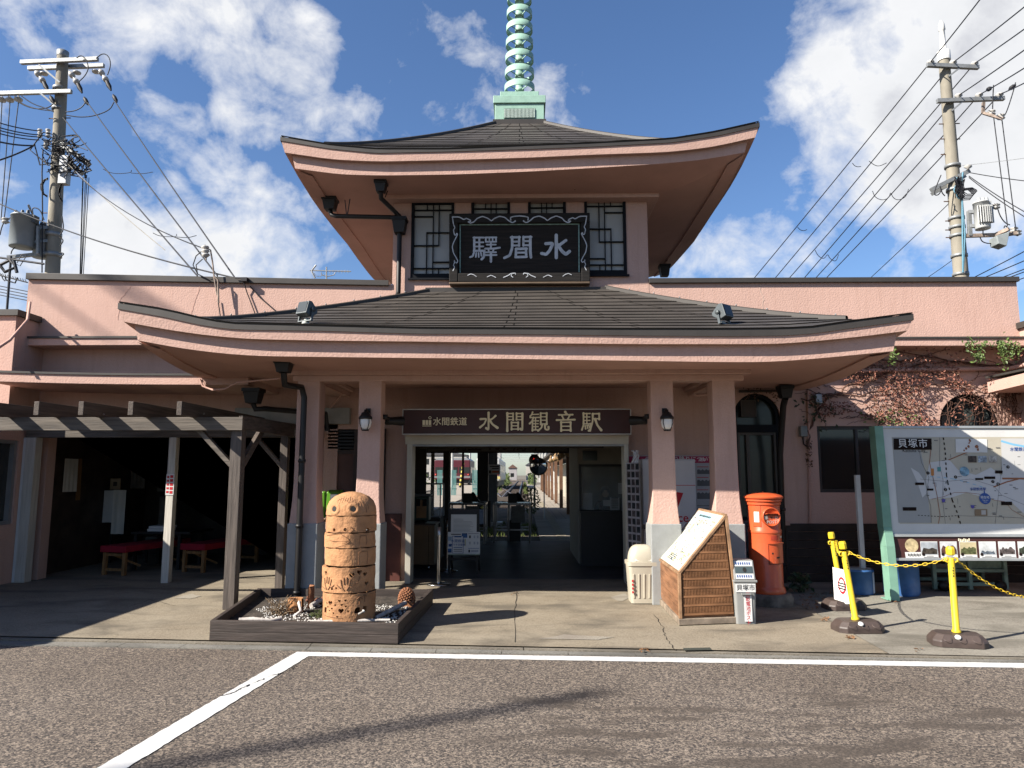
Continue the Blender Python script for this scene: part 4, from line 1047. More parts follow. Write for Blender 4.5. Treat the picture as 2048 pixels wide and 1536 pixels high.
def flood(u, v0, v1, lab, face):
    b = at(u, v1, 8.2); t = thing('floodlight', lab, 'floodlight', None, 'floodlights on the porch roof'); t.location = b
    mb = MB(); mb.lathe([(0,0),(.05,0),(.04,.03),(.015,.04),(.015,.07)], (-.01,0,0), 14); mb.ball((0,0,.05), .035, n=8); mb.build('foot', mat('pale foot', (.5,.52,.47), .5), t)
    Mx = Matrix.Translation((0,0,.17)) @ Matrix.Rotation(face,4,'Z') @ Matrix.Rotation(rad(-10),4,'X')
    mb = MB(); pr = [(-.09,-.07),(-.07,.09),(-.02,.1),(.09,.02),(.09,-.02),(.0,-.09)]      # y, z side profile
    vs = [(sx*.085, y, z) for sx in (-1,1) for y, z in pr]; n = len(pr)
    mb.add(vs, [tuple(range(n)), tuple(reversed(range(n,2*n)))]+[(i,i+n,(i+1) % n+n,(i+1) % n) for i in range(n)], Mx); mb.build('housing', fgrey, t, .008)
    mb = MB(); mb.add([(x,y,z) for x,y,z in ((-.072,-.0915,-.052),(.072,-.0915,-.052),(.072,-.078,.078),(-.072,-.078,.078))], [(0,1,2,3)], Mx); mb.build('lens', fglass, t)
    mb = MB()
    for sx in (-1,1): mb.box(sx*.1-.006, sx*.1+.006, -.015, .015, -.13, .02, Mx); mb.lathe([(0,-.012),(.028,-.012),(.028,.012),(0,.012)], (0,0,0), 12, Mx @ Matrix.Translation((sx*.102,0,0)) @ Matrix.Rotation(PI/2,4,'Y'))
    mb.box(-.106,.106,-.015,.015,-.142,-.13,Mx); mb.build('bracket', fgrey, t)
flood(613,600,649,'grey floodlight on the porch roof near its left end', rad(-28))
flood(1446,606,655,'grey floodlight on the porch roof near its right end', rad(40))

# ------------------------------------------------------------------ planter with the clay tower
FL, FR = gnd(418,1281), gnd(796,1288); BR_, BL_ = gnd(868,1206), gnd(563,1206)
BR_.y = min(BR_.y, 8.97); BL_.y = 8.97; BR_.y = 8.93
BL_.x = -3.28
ph = .185; C = [FL,FR,BR_,BL_]
plt = thing('planter_box', 'low dark timber planter box with gravel bed in front of the left pillars', 'planter', (FL+BR_)/2)
mid = sum(C, V(0,0,0))/4
for i in range(4):
    p, q = C[i], C[(i+1) % 4]; d = (q-p).normalized(); n = V(-d.y,d.x,0)*.045
    mb = MB(); ex = d*(.046 if i % 2 else 0)
    for z0, z1 in ((.03,.03+ph*.42),(.03+ph*.43,.03+ph)):
        P4 = [p+ex, q-ex, q-ex+n, p+ex+n]
        mb.hexa([V(w.x,w.y,z0) for w in P4], [V(w.x,w.y,z1) for w in P4])
    mb.build('board', wood('planter board', (.055,.042,.036), 0 if i % 2 == 0 else 1, var=.25), plt, .004)
inn = [mid+(c-mid)*.965 for c in C]
mb = MB(); mb.poly([V(c.x,c.y,.13) for c in inn]); mb.build('soil', mat('dark soil', (.05,.04,.032), .95, var=.5, vs=14, bump=1.5, bs=30), plt)
gvM = mat('white gravel', (.62,.60,.56), .7, var=.2, vs=30)
mb = MB()
def inside(u, v): return mid + (FR-FL)*u/2 + ((BL_+BR_)/2-(FL+FR)/2)*v/2
for k in range(1900):
    u, v = R.uniform(-.86,.95), R.uniform(-.95,.6)
    p = inside(u, v)
    if mnoise.noise(V(p.x*2.2,p.y*2.2,3)) < -.05: continue
    mb.ball((p.x,p.y,.135+R.uniform(-.004,.01)), R.uniform(.007,.016), (1,R.uniform(.6,1),.6), 5, .2)
kind(mb.build('gravel', gvM, None), 'stuff')
# clay tower
tc = gnd(697,1238,.135); TX, TY = tc.x, tc.y
clay = mat('terracotta clay', (.47,.238,.112), .85, var=.2, vs=5, bump=1.3, bs=22, dirt=.55, dirtcol=(.30,.15,.07), ds=5)
clay_l = mat('carved clay line', (.24,.12,.06), .9, var=.1)
tw = thing('clay_tower', 'tall terracotta tower of stacked rings with a moulded face and heart cutouts', 'sculpture', (TX,TY,.13))
zt_ = lambda v: at(697, v, TY-.24).z
def heart(cx, cz, s, n=20):
    return [(cx+s*.0625*16*math.sin(t)**3*.5, cz+s*.0625*(13*math.cos(t)-5*math.cos(2*t)-2*math.cos(3*t)-math.cos(4*t))*.5) for t in (2*PI*k/n for k in range(n))]
def circ(cx, cz, r, n=18, sy=1): return [(cx+r*math.cos(2*PI*k/n), cz+r*sy*math.sin(2*PI*k/n)) for k in range(n)]
def ringwall(name, z0, z1, r0, r1, holes, lines=(), dx=0, jit=.004):
    """clay ring with real cutouts, unrolled width along the arc; holes in (arc metres, height)"""
    rm = (r0+r1)/2; half = PI*rm; th = .035; cx_ = TX+dx
    n = 40; lo = [(-half+.001+(2*half-.002)*k/n, z0) for k in range(n+1)]; hi = [(half-.001-(2*half-.002)*k/n, z1+.004*math.sin(k*1.7)) for k in range(n+1)]
    def bend(p):
        a = p.x/rm; t = (p.z-z0)/(z1-z0); r = r0+(r1-r0)*t-p.y+jit*math.sin(a*5+z0*30)+jit*math.sin(a*9+p.z*40)*.6
        return V(cx_+r*math.sin(a), TY-r*math.cos(a), p.z)
    mb = MB(); mb.plate(lo+hi, holes, th, None, [-half+2*half*k/48 for k in range(1,48)], bend)
    o = mb.build(name, clay, tw)
    o.data.polygons.foreach_set('use_smooth', [True]*len(o.data.polygons))
    if hasattr(o.data, 'set_sharp_from_angle'): o.data.set_sharp_from_angle(angle=rad(40))
    if lines:
        ml = MB()
        for ln in lines:
            w = ln[0]; P = []
            for i in range(1, len(ln)-1):
                for j in range(5):
                    t = j/5; P.append(((ln[i][0]*(1-t)+ln[i+1][0]*t), (ln[i][1]*(1-t)+ln[i+1][1]*t)))
            P.append(ln[-1]); ml.tube([bend(V(x,-.001,z)) for x, z in P], w, 5)
        ml.build('carved_line', clay_l, o)
    return o
zs_ = [zt_(v)+d for v, d in ((1237,0),(1187,0),(1134,0),(1097,0),(1066,0),(1032,0))]
zs_[0] = .125
px_ = TY/1421*1.02            # metres per photo pixel at the tower
def hx(u): return (u-697)*px_*1.12
def hz_(v): return zt_(v)
r = .262
H6 = [heart(hx(u), hz_(v), s) for u, v, s in ((674,1206,.052),(694,1221,.056),(665,1208,.024),(668,1215,.024),(672,1222,.02),(678,1217,.024),(684,1210,.024),(691,1201,.028),(695,1209,.026),(701,1200,.026),(702,1212,.026),(706,1222,.026),(681,1226,.024),(688,1233,.026))]
H6 += [rect(hx(656), hx(664), hz_(1228), hz_(1217)), rect(hx(731),hx(738),hz_(1225),hz_(1214)), arch(hx(716),hx(727),hz_(1227),hz_(1215))]
L6 = [[.005,(hx(724),hz_(1210)),(hx(724),hz_(1194)),(hx(719),hz_(1199))],[.005,(hx(724),hz_(1194)),(hx(729),hz_(1199))],[.005,(hx(733),hz_(1206)),(hx(733),hz_(1190)),(hx(729),hz_(1195))],[.005,(hx(733),hz_(1190)),(hx(737),hz_(1195))],[.004,(hx(645),hz_(1232)),(hx(697),hz_(1236))]]
ringwall('ring', zs_[0], zs_[1]-.006, .262, .267, H6, L6, .003)
H5 = [heart(hx(u), hz_(v), s) for u, v, s in ((662,1147,.05),(712,1150,.055),(725,1145,.055),(736,1150,.05),(740,1169,.05))]
hand = lambda u, v, f: [[.007,(hx(u+f*x0),hz_(v+y0)),(hx(u+f*x1),hz_(v+y1))] for x0,y0,x1,y1 in ((-6,2,-8,-10),(-2,-1,-2,-14),(2,0,3,-13),(6,3,8,-9),(8,8,14,2),(-6,4,-2,12),(6,5,2,12))]
L5 = hand(668,1168,1)+hand(702,1168,-1)+[[.004,(hx(650),hz_(1176)),(hx(664),hz_(1180))],[.004,(hx(712),hz_(1174)),(hx(722),hz_(1165)),(hx(727),hz_(1152))]]
H5 += [circ(hx(678), hz_(1178), .013), circ(hx(686), hz_(1176), .011)]
ringwall('ring', zs_[1]+.006, zs_[2]-.009, .265, .268, H5, L5, -.008)
ringwall('ring', zs_[2]+.009, zs_[3]-.005, .256, .259, [], [[.003,(hx(720),hz_(1130)),(hx(720),hz_(1104)),(hx(736),hz_(1104)),(hx(736),hz_(1130))]], .007)
L3 = [[.0035,(hx(660),hz_(1072)),(hx(690),hz_(1067)),(hx(703),hz_(1076)),(hx(706),hz_(1083)),(hx(698),hz_(1090)),(hx(680),hz_(1096))],[.003,(hx(655),hz_(1080)),(hx(680),hz_(1083)),(hx(704),hz_(1082))],[.003,(hx(722),hz_(1090)),(hx(724),hz_(1072)),(hx(736),hz_(1072)),(hx(736),hz_(1090))]]
ringwall('ring', zs_[3]+.005, zs_[4]-.005, .259, .255, [], L3, -.004, .006)
ringwall('ring', zs_[4]+.005, zs_[5]-.006, .257, .257, [circ(hx(677),hz_(1060),.017), circ(hx(697),hz_(1059),.017), arch(hx(734),hx(742),hz_(1065.5),hz_(1057))], [[.005,(hx(664),hz_(1064)),(hx(678),hz_(1066)),(hx(688),hz_(1064)),(hx(706),hz_(1065)),(hx(711),hz_(1059)),(hx(706),hz_(1053))]])
# domed head with eyes and scratched hair
mb = MB(); zt0, zt1 = zs_[5]+.003, zt_(984)
prof = [(.258,0),(.258,.02),(.25,.09),(.225,.15),(.175,.2),(.1,.235),(.04,.25),(0,.252)]
prof = [(q, z*(zt1-zt0)/.252) for q, z in prof]
mb.lathe(prof, (TX,TY,zt0), 48); hd = mb.build('head', clay, tw)
def on_dome(a, z):
    for (ra,za),(rb,zb2) in zip(prof[:-1], prof[1:]):
        if za <= z <= zb2: t = (z-za)/(zb2-za); q = ra+(rb-ra)*t; break
    return V(TX+q*math.sin(a), TY-q*math.cos(a), zt0+z)
for a in (-.5, .30):
    z = .07*(zt1-zt0)/.252; p = on_dome(a, z); nrm = V(math.sin(a), -math.cos(a), .18).normalized()
    M = Matrix.Translation(p) @ nrm.to_track_quat('Z','Y').to_matrix().to_4x4()
    mb = MB(); mb.lathe([(.075,-.02),(.062,.001),(.045,.0035),(.03,.004),(.027,.0),(.025,-.02)], (0,0,0), 24, M); e = mb.build('eye', clay, hd)
    mb = MB(); mb.lathe([(0,.0045),(.026,.0045)], (0,0,0), 16, M); mb.build('pupil', ink, e)
mb = MB()
for k in range(13):
    a = -.45+k*.115; z = .215-.1*abs(k-3.5)/9; z *= (zt1-zt0)/.252
    mb.tube([on_dome(a, z), on_dome(a+.04, z-.03), on_dome(a+.02, z-.055)], .0035, 5)
mb.tube([on_dome(-.5+.12*k, (.15+.03*math.sin(k*.7))*(zt1-zt0)/.252) for k in range(9)], .0035, 5)
mb.tube([on_dome(.85,.03+.012*k) for k in range(5)], .004, 5)
mb.build('carved_line', clay_l, hd)
# small clay pieces, driftwood and plants in the bed
t = thing('clay_ruin', 'small broken terracotta house with a curved wall beside the clay tower', 'ornament', gnd(597,1222,.13))
c = gnd(590,1226,.13); mb = MB()
mb.lathe([(.085,0),(.09,.08),(.08,.16),(.065,.155),(.07,.08),(.065,0)], (c.x,c.y,.125), 14, None, False, 0, 5.2); mb.build('cup', mat('orange clay', (.40,.19,.08), .85, var=.25, vs=12, bump=.6, bs=30), t)
c2 = gnd(612,1215,.13); mb = MB(); mb.lathe([(.1,0),(.1,.24),(.08,.235),(.08,0)], (c2.x-.02,c2.y+.02,.125), 14, None, True, -.9, 1.3)
o = mb.build('curved_wall', mat('brown clay', (.30,.13,.06), .85, var=.2, vs=10, bump=.5, bs=30), t)
c = gnd(813,1213,.13); t = thing('clay_cone', 'knobbly brown clay cone on a small block in the planter corner', 'ornament', c)
mb = MB(); mb.box(c.x-.09,c.x+.09,c.y-.06,c.y+.06,.125,.2); mb.build('block', mat('brown clay', (.3,.13,.06)), t, .012)
mb = MB()
for k in range(90):
    zf = k/90; r_ = .085*(1-zf**2)**.5+.004; a = k*2.4; mb.ball((c.x+r_*math.cos(a),c.y+r_*math.sin(a),.2+zf*.13), .015, n=6)
mb.ball((c.x,c.y,.24), .08, (1,1,1.1)); mb.build('knobbly_top', mat('rust clay', (.26,.11,.055), .9, var=.25, vs=20), t)
drift = mat('bleached driftwood', (.50,.46,.42), .8, var=.25, vs=8, bump=.5, bs=25)
def drift_(pts, r, lab):
    mb = MB(); P = [gnd(u,v,z) for u,v,z in pts]; mb.tube(P, [r*R.uniform(.7,1.2) for _ in P], 8); return tag(mb.build('driftwood', drift), lab, 'driftwood', 'bleached driftwood in the planter')
drift_([(478,1241,.16),(505,1239,.165),(540,1241,.155),(562,1237,.16)], .024, 'flat pale driftwood at the left front of the planter')
drift_([(690,1243,.15),(712,1231,.2),(724,1225,.25),(727,1222,.26)], .014, 'pointed driftwood stick leaning against the clay tower')
drift_([(620,1243,.16),(680,1242,.16),(730,1241,.16),(780,1240,.16)], .016, 'long straight pale driftwood along the front planter board')
drift_([(752,1236,.15),(770,1226,.18),(795,1214,.19),(810,1206,.19)], .026, 'thick grey driftwood log in the right half of the planter')
drift_([(588,1233,.14),(602,1222,.2),(598,1206,.26),(600,1202,.28)], .016, 'twisted upright driftwood in front of the clay house')
drift_([(622,1212,.16),(640,1200,.2),(650,1206,.16)], .03, 'short stump of driftwood behind the clay tower')
t = thing('dry_plant', 'dead brown twiggy plant at the left of the planter', 'plant', gnd(560,1230,.13))
mb = MB(); c = gnd(560,1230,.13)
for k in range(70):
    a = R.uniform(0,6.28); l = R.uniform(.06,.2); e = c+V(math.cos(a)*l,math.sin(a)*l*.6,R.uniform(.03,.2)); b_ = c+V(R.uniform(-.1,.1),R.uniform(-.05,.05),0); mb.tube([b_, b_.lerp(e,.5)+V(0,0,.02), e], .003, 4)
mb.build('twig', mat('dry twig', (.20,.14,.085), .9, var=.3), t)
t = thing('green_herb', 'low green feathery herb at the foot of the clay tower', 'plant', gnd(636,1235,.13))
mb = MB(); c = gnd(636,1235,.13)
for k in range(260):
    a = R.uniform(0,6.28); l = R.uniform(.01,.13); p = c+V(math.cos(a)*l,math.sin(a)*l*.6,R.uniform(.0,.09)*(1-l*4)); mb.leaf(p, R.uniform(.008,.018), None, .35)
mb.build('foliage', mat('herb leaf', (.085,.11,.03), .7, var=.4, vs=20), t)
t = thing('bark_pile', 'small heap of reddish pine cones in the planter behind the clay house', 'pine cones', gnd(635,1206,.13))
mb = MB()
for k in range(26):
    p = gnd(R.uniform(612,655), R.uniform(1200,1208), .14); mb.ball((p.x,p.y,.14+R.uniform(0,.04)), R.uniform(.018,.03), (1,1,.8), 7, .25)
mb.build('cone_heap', mat('rust cone', (.18,.075,.045), .9, var=.4, vs=20), t)
# ------------------------------------------------------------------ map lectern, bins, post box
tan_w = mat('lectern frame wood', (.34,.20,.11), .6, var=.3, vs=5, bump=.3, bs=16, dirt=.3, dirtcol=(.22,.16,.11))
slat = mat('ribbed cedar', (.34,.16,.072), .65, var=.3, vs=4, st=(.6,3,3), dirt=.35, dirtcol=(.14,.085,.055), ds=2)
slat_g = mat('ribbed groove', (.07,.03,.014), .8, var=.2)
P1, P2, P0 = gnd(1361,1250.5), gnd(1475,1246), gnd(1321,1207)
kt = thing('map_lectern', 'sloping wooden lectern with a bright town map on top in front of the pillar', 'information stand', P1)
ex = (P2-P1); kw = ex.length; ex.normalize(); ey = (P0-P1); kd = ey.length; ey.normalize()
zl = at(1352,1146,P1.y).z; zh = at(1456,1031,P2.y).z; zl_b = zl
def kp(x, y, z): return P1+ex*x+ey*y+V(0,0,z-.03)
topx = kw*.86      # the high side leans in a little
lean = kw-topx-.0
zb0 = .05
def slope(x): return zl+(zh-zl)*(x/topx)
# side panels (trapezoids) with ribs
for y, sg in ((0,-1),(kd,1)):
    mb = MB(); d = .03*sg
    outl = [(0.0,zb0),(kw,zb0),(topx,zh),(0.0,zl)]
    mb.prism([kp(x,y-d*.5,z) for x,z in outl], 1, ey*d*.4); p = mb.build('side_panel', slat, kt)
    mb = MB(); nrow = 11
    for k in range(nrow):
        z0 = .13+(zh-.16)*k/nrow; z1 = .13+(zh-.16)*(k+1)/nrow; zm = z1
        xl = max(.035, (z0-zl+.035)/(zh-zl)*topx+.005)
        clip = lambda x: zl+(zh-zl)*x/topx-.03
        xr = kw+(topx-kw)*((z0+z1)/2-zb0)/(zh-zb0)-.035
        if xr-xl < .04: continue
        yo = y-.022 if sg < 0 else y+.022
        yy = sorted((yo, yo+(.012 if sg < 0 else -.012)))
        mb.hexa([kp(xl,yy[0],z0), kp(xr,yy[0],z0), kp(xr,yy[1],z0), kp(xl,yy[1],z0)], [kp(xl,yy[0],z0+.022), kp(xr,yy[0],z0+.022), kp(xr,yy[1],z0+.022), kp(xl,yy[1],z0+.022)])
        n = max(1, int((xr-xl)/.0165))
        for i in range(n):
            x = xl+(i+.5)*(xr-xl)/n; z1 = max(z0+.026, min(.13+(zh-.16)*(k+1)/nrow, clip(x)))
            mb.hexa([kp(x-.0045,yy[0]+.001,z0+.024), kp(x+.0045,yy[0]+.001,z0+.024), kp(x+.0045,yy[1],z0+.024), kp(x-.0045,yy[1],z0+.024)], [kp(x-.0045,yy[0]+.001,z1-.006), kp(x+.0045,yy[0]+.001,z1-.006), kp(x+.0045,yy[1],z1-.006), kp(x-.0045,yy[1],z1-.006)])
    mb.build('ribs', tan_w if False else slat, p)
mb = MB(); mb.hexa([kp(0,.02,zb0), kp(.02,.02,zb0), kp(.02,kd-.02,zb0), kp(0,kd-.02,zb0)], [kp(0,.02,zl-.01), kp(.02,.02,zl-.01), kp(.02,kd-.02,zl-.01), kp(0,kd-.02,zl-.01)])
for k in range(5):
    z = .12+k*(zl-.15)/5; mb.hexa([kp(-.006,.04,z), kp(0,.04,z), kp(0,kd-.04,z), kp(-.006,kd-.04,z)], [kp(-.006,.04,z+(zl-.15)/5-.006), kp(0,.04,z+(zl-.15)/5-.006), kp(0,kd-.04,z+(zl-.15)/5-.006), kp(-.006,kd-.04,z+(zl-.15)/5-.006)])
mb.build('end_panel', mat('cedar boards', (.25,.12,.06), .65, var=.3, vs=4, st=(3,.5,3), dirt=.4, dirtcol=(.2,.16,.12), ds=1.5), kt)
mb = MB(); mb.hexa([kp(kw-.03,.02,zb0), kp(kw-.01,.02,zb0), kp(kw-.01,kd-.02,zb0), kp(kw-.03,kd-.02,zb0)], [kp(topx-.03,.02,zh-.02), kp(topx-.01,.02,zh-.02), kp(topx-.01,kd-.02,zh-.02), kp(topx-.03,kd-.02,zh-.02)]); mb.build('end_panel', slat, kt)
mb = MB()
for y in (-.012, kd+.012):
    mb.bar(kp(0,y,.1), kp(0,y,zl), .034); mb.bar(kp(kw,y,.1), kp(topx,y,zh), .034); mb.bar(kp(0,y,zl), kp(topx,y,zh+.0), .03)
mb.bar(kp(-.004,0,zl), kp(-.004,kd,zl), .03); mb.bar(kp(topx,0,zh), kp(topx,kd,zh), .036)
mb.build('frame', tan_w, kt, .004)
mb = MB(); mb.hexa([kp(-.025,-.04,.035), kp(kw+.03,-.04,.035), kp(kw+.03,kd+.04,.035), kp(-.025,kd+.04,.035)], [kp(-.025,-.04,.1), kp(kw+.03,-.04,.1), kp(kw+.03,kd+.04,.1), kp(-.025,kd+.04,.1)]); mb.build('base', mat('grey weathered base', (.25,.2,.15), .8, var=.3, vs=6), kt, .006)
def mapM():
    m, nt, b = nodes('lectern map'); co = nt.nodes.new('ShaderNodeTexCoord').outputs['Object']
    n = noise(nt, co, 5.5, 4, .55, .8); K_ = .54
    c = ramp(nt, n, [(q, tuple(x*K_ for x in cc)) for q, cc in ((.34, (.50,.70,.84)), (.40, (.80,.79,.68)), (.55, (.82,.80,.70)), (.68, (.70,.76,.45)), (.74, (.82,.80,.7)))])
    nt.links.new(c, b.inputs['Base Color']); b.inputs['Roughness'].default_value = .35; return m
sd_x = (kp(topx,0,zh)-kp(0,0,zl)).normalized(); nrm_ = ey.cross(sd_x).normalized(); nrm_ = nrm_ if nrm_.z > 0 else -nrm_
Ls = (kp(topx,0,zh)-kp(0,0,zl)).length
def mp(s, y, h=0): return kp(0,0,zl)+sd_x*(s*Ls)+ey*(y*kd)+nrm_*(.014+h)
mb = MB(); mb.add([mp(.02,.02),mp(.98,.02),mp(.98,.98),mp(.02,.98),mp(.02,.02,-.012),mp(.98,.02,-.012),mp(.98,.98,-.012),mp(.02,.98,-.012)], [(0,1,2,3),(7,6,5,4),(0,4,5,1),(1,5,6,2),(2,6,7,3),(3,7,4,0)]); mpn = mb.build('map_panel', mapM(), kt)
def dash(mb, s, y, l, w, h=.0015): mb.add([mp(s,y,h),mp(s,y+l,h),mp(s+w,y+l,h),mp(s+w,y,h)], [(0,3,2,1)])
mb = MB()
for k in range(75): dash(mb, R.uniform(.08,.86), R.uniform(.06,.85), R.uniform(.012,.05), R.uniform(.006,.012))
for k in range(5):
    for j in range(4): dash(mb, .09+.028*j, .42+.06*k, .035, .014)
mb.build('lettering', ink, mpn)
mb = MB(); dash(mb, .86, .3, .5, .08); mb.build('title_box', mat('title blue', (.38,.60,.68), .5, var=.05), mpn)
mb = MB()
for k in range(9): dash(mb, .885, .34+k*.05, .035, .032, .003)
mb.build('title_lettering', ink, mpn)
for col, n_ in (((.25,.42,.62), 1), ((.33,.5,.2), 2)):
    mb = MB()
    for k in range(14):
        s, y = (R.uniform(.55,.85), R.uniform(.5,.95)) if n_ == 1 else (R.uniform(.12,.32), R.uniform(.05,.4)); dash(mb, s, y, R.uniform(.02,.06), R.uniform(.01,.02), .001+.0002*k)
    mb.build('map_mark', mat('map mark %d' % n_, col, .5, var=.1), mpn)

# ivory litter bin
c = gnd(1286,1205); bt = thing('litter_bin', 'ivory plastic litter bin with a domed swing lid beside the pillar', 'bin', c)
def rbox(mb, c, hw, hd, z0, z1, t0=1, t1=1, r=.25, n=4, M=None, smooth=True):
    rings = []
    for z, t in ((z0,t0),(z1,t1)):
        ring = []
        for sx, sy, a0 in ((1,1,0),(-1,1,PI/2),(-1,-1,PI),(1,-1,1.5*PI)):
            rr = r*min(hw,hd)*t
            for k in range(n+1):
                a = a0+PI/2*k/n; ring.append(V(c[0]+sx*(hw*t-rr)+rr*math.cos(a), c[1]+sy*(hd*t-rr)+rr*math.sin(a), z))
        rings.append(ring)
    m = len(rings[0]); mb.add(rings[0]+rings[1], [(i,(i+1) % m,(i+1) % m+m,i+m) for i in range(m)], M, smooth)
    mb.add(rings[0], [tuple(reversed(range(m)))], M); mb.add(rings[1], [tuple(range(m))], M)
zlid = at(1285,1128,c.y-.15).z; ztop_ = at(1285,1093,c.y-.1).z; hwb = .185
mb = MB(); rbox(mb, (c.x,c.y+.02), hwb, .17, .04, zlid-.02, .86, 1.0)
for k in range(5): mb.hexa([V(c.x-.125+k*.062-.012,c.y-.136,.1), V(c.x-.125+k*.062+.012,c.y-.136,.1), V(c.x-.125+k*.062+.012,c.y-.12,.1), V(c.x-.125+k*.062-.012,c.y-.12,.1)], [V(c.x-.13+k*.066-.012,c.y-.153,zlid-.12), V(c.x-.13+k*.066+.012,c.y-.153,zlid-.12), V(c.x-.13+k*.066+.012,c.y-.14,zlid-.12), V(c.x-.13+k*.066-.012,c.y-.14,zlid-.12)])
body = mb.build('body', whitep, bt, .006)
mb = MB(); rbox(mb, (c.x,c.y+.02), hwb*1.06, .18, zlid-.025, zlid+.02); mb.build('rim', whitep, bt, .006)
mb = MB(); rows = []
for i in range(9):
    t_ = i/8; a_ = t_*PI/2; q = math.cos(a_)**.55 if i < 8 else .02; ring = []
    for k in range(28):
        b_ = 2*PI*k/28; cx2 = math.copysign(abs(math.cos(b_))**.6, math.cos(b_)); sy2 = math.copysign(abs(math.sin(b_))**.6, math.sin(b_))
        ring.append(V(c.x+hwb*.94*q*cx2, c.y+.02+.155*q*sy2, zlid+.015+(ztop_-zlid)*math.sin(a_)))
    rows.append(ring+[ring[0]])
mb.grid(rows); lid = mb.build('lid', whitep, bt)
mb = MB(); mb.prism([V(c.x-.11,c.y-.135,zlid+.03), V(c.x+.11,c.y-.135,zlid+.03), V(c.x+.095,c.y-.1,zlid+.13), V(c.x-.095,c.y-.1,zlid+.13)], 1, (0,.02,0)); mb.build('flap', mat('ivory flap', (.70,.66,.57), .4, var=.04), lid, .008)
mb = MB()
for k, zz_ in enumerate((.43,.40,.375)): mb.box(c.x-hwb*.93-.002, c.x-hwb*.9, c.y-.1+.0, c.y-.02, zz_, zz_+.012)
mb.build('lettering', ink, body)
text(['可','燃','物'], .05, V(c.x-.148, c.y-.1525, .27), mat=inkred, parent=body, vert=True) if False else None
mb = MB()
for k in range(4): mb.box(c.x-.155, c.x-.135, c.y-.1575, c.y-.15, .30-k*.045, .325-k*.045)
mb.build('red_mark', inkred, body)

# grey battery collection bin
c = gnd(1494,1249); c = V(c.x, c.y+.13, .03)
bb = thing('battery_bin', 'slim grey battery collection bin between the map lectern and the red post box', 'bin', c)
greyp = mat('grey plastic', (.27,.275,.265), .45, var=.05); zm = at(1493,1165,c.y-.13).z; z1_ = at(1493,1119,c.y).z; hb = .118
mb = MB(); rbox(mb, c, hb, .13, .032, zm, .9, 1); mb.box(c.x-hb*1.05,c.x+hb*1.08,c.y-.14,c.y+.14,zm,zm+.025); body = mb.build('body', greyp, bb, .006)
mb = MB(); mb.prism([V(c.x-hb*.95,c.y-.13,zm+.027), V(c.x-hb*.95,c.y-.06,z1_), V(c.x-hb*.95,c.y+.12,z1_), V(c.x-hb*.95,c.y+.12,zm+.027)], 0, (hb*1.9,0,0)); ld = mb.build('lid', greyp, bb, .006)
def lidp(x, f, d=.003):
    n = V(0,-(z1_-zm-.027),.07).normalized()
    n = V(0,-(z1_-zm),-(-.07)).normalized(); n = V(0,-1,.45).normalized()
    return V(c.x+x*hb, c.y-.13+.07*f, zm+.027+(z1_-zm-.027)*f)+n*d
for f0, f1, m_, nm in ((.05,.3,paper,'label'),(.34,.66,mat('slate panel',(.06,.085,.09),.5,var=.05),'slot_panel'),(.7,.95,paper,'label')):
    mb = MB(); mb.add([lidp(-.8,f0),lidp(.8,f0),lidp(.8,f1),lidp(-.8,f1)], [(0,1,2,3)]); q = mb.build(nm, m_, ld)
    if nm == 'label':
        mb = MB()
        for k in range(7): mb.add([lidp(-.7+k*.2,f0+.06,.005),lidp(-.58+k*.2,f0+.06,.005),lidp(-.58+k*.2,f1-.06,.005),lidp(-.7+k*.2,f1-.06,.005)], [(0,1,2,3)])
        mb.build('lettering', inkblue, q)
    else:
        mb = MB(); mb.add([lidp(.05+.17*math.cos(2*PI*k/14), .5+.13*math.sin(2*PI*k/14), .006) for k in range(14)], [tuple(range(14))]); mb.build('slot', ink, q)
mb = MB(); mb.box(c.x-.105,c.x+.105,c.y-.134,c.y-.1305,zm-.1,zm-.012); lb = mb.build('label', paper, body)
text('貝塚市', .066, V(c.x,c.y-.136,zm-.056), mat=ink, parent=lb, bold=.004)
mb = MB(); mb.box(c.x-.02,c.x+.06,c.y-.132,c.y-.1265,.06,zm-.14); lb = mb.build('label', paper, body)
text(list('廃乾電池ポスト'), .05, V(c.x+.02,c.y-.1335,(.06+zm-.14)/2), mat=inkred, parent=lb, vert=True, bold=.004)
mb = MB(); mb.box(c.x-.05,c.x+.05,c.y-.16,c.y-.134,zm-.125,zm-.108); mb.build('handle', greyp, body)

# red cylindrical post box
c0_ = gnd(1549,1214); pc = V(c0_.x, c0_.y+.24, .03)
px = thing('post_box', 'round orange red pillar post box on a stone base', 'post box', pc)
red = mat('orange red enamel', (.60,.10,.032), .38, var=.07, vs=5, bump=.08, bs=25, coat=.25, dirt=.2, dirtcol=(.42,.09,.05), ds=3)
stone = mat('rough stone', (.16,.135,.11), .95, var=.35, vs=6, bump=1.2, bs=14)
mb = MB(); prof_ = []
for k in range(3): prof_ += [(.29-.01*k+R.uniform(-.006,.006), .001+.07*k)]
mb.lathe([(.3,.0),(.305,.07),(.285,.125),(.24,.135),(0,.136)], pc, 22); mb.build('stone_base', stone, px)
zb_ = .03+.136; dY = pc.y-.2
zv = lambda v: at(1549,v,dY).z
r_ = .198
z_f, z_m, z_u, z_t = zv(1184), zv(1066), zv(1013), zv(989)
mb = MB(); z = lambda v: zv(v)-zb_
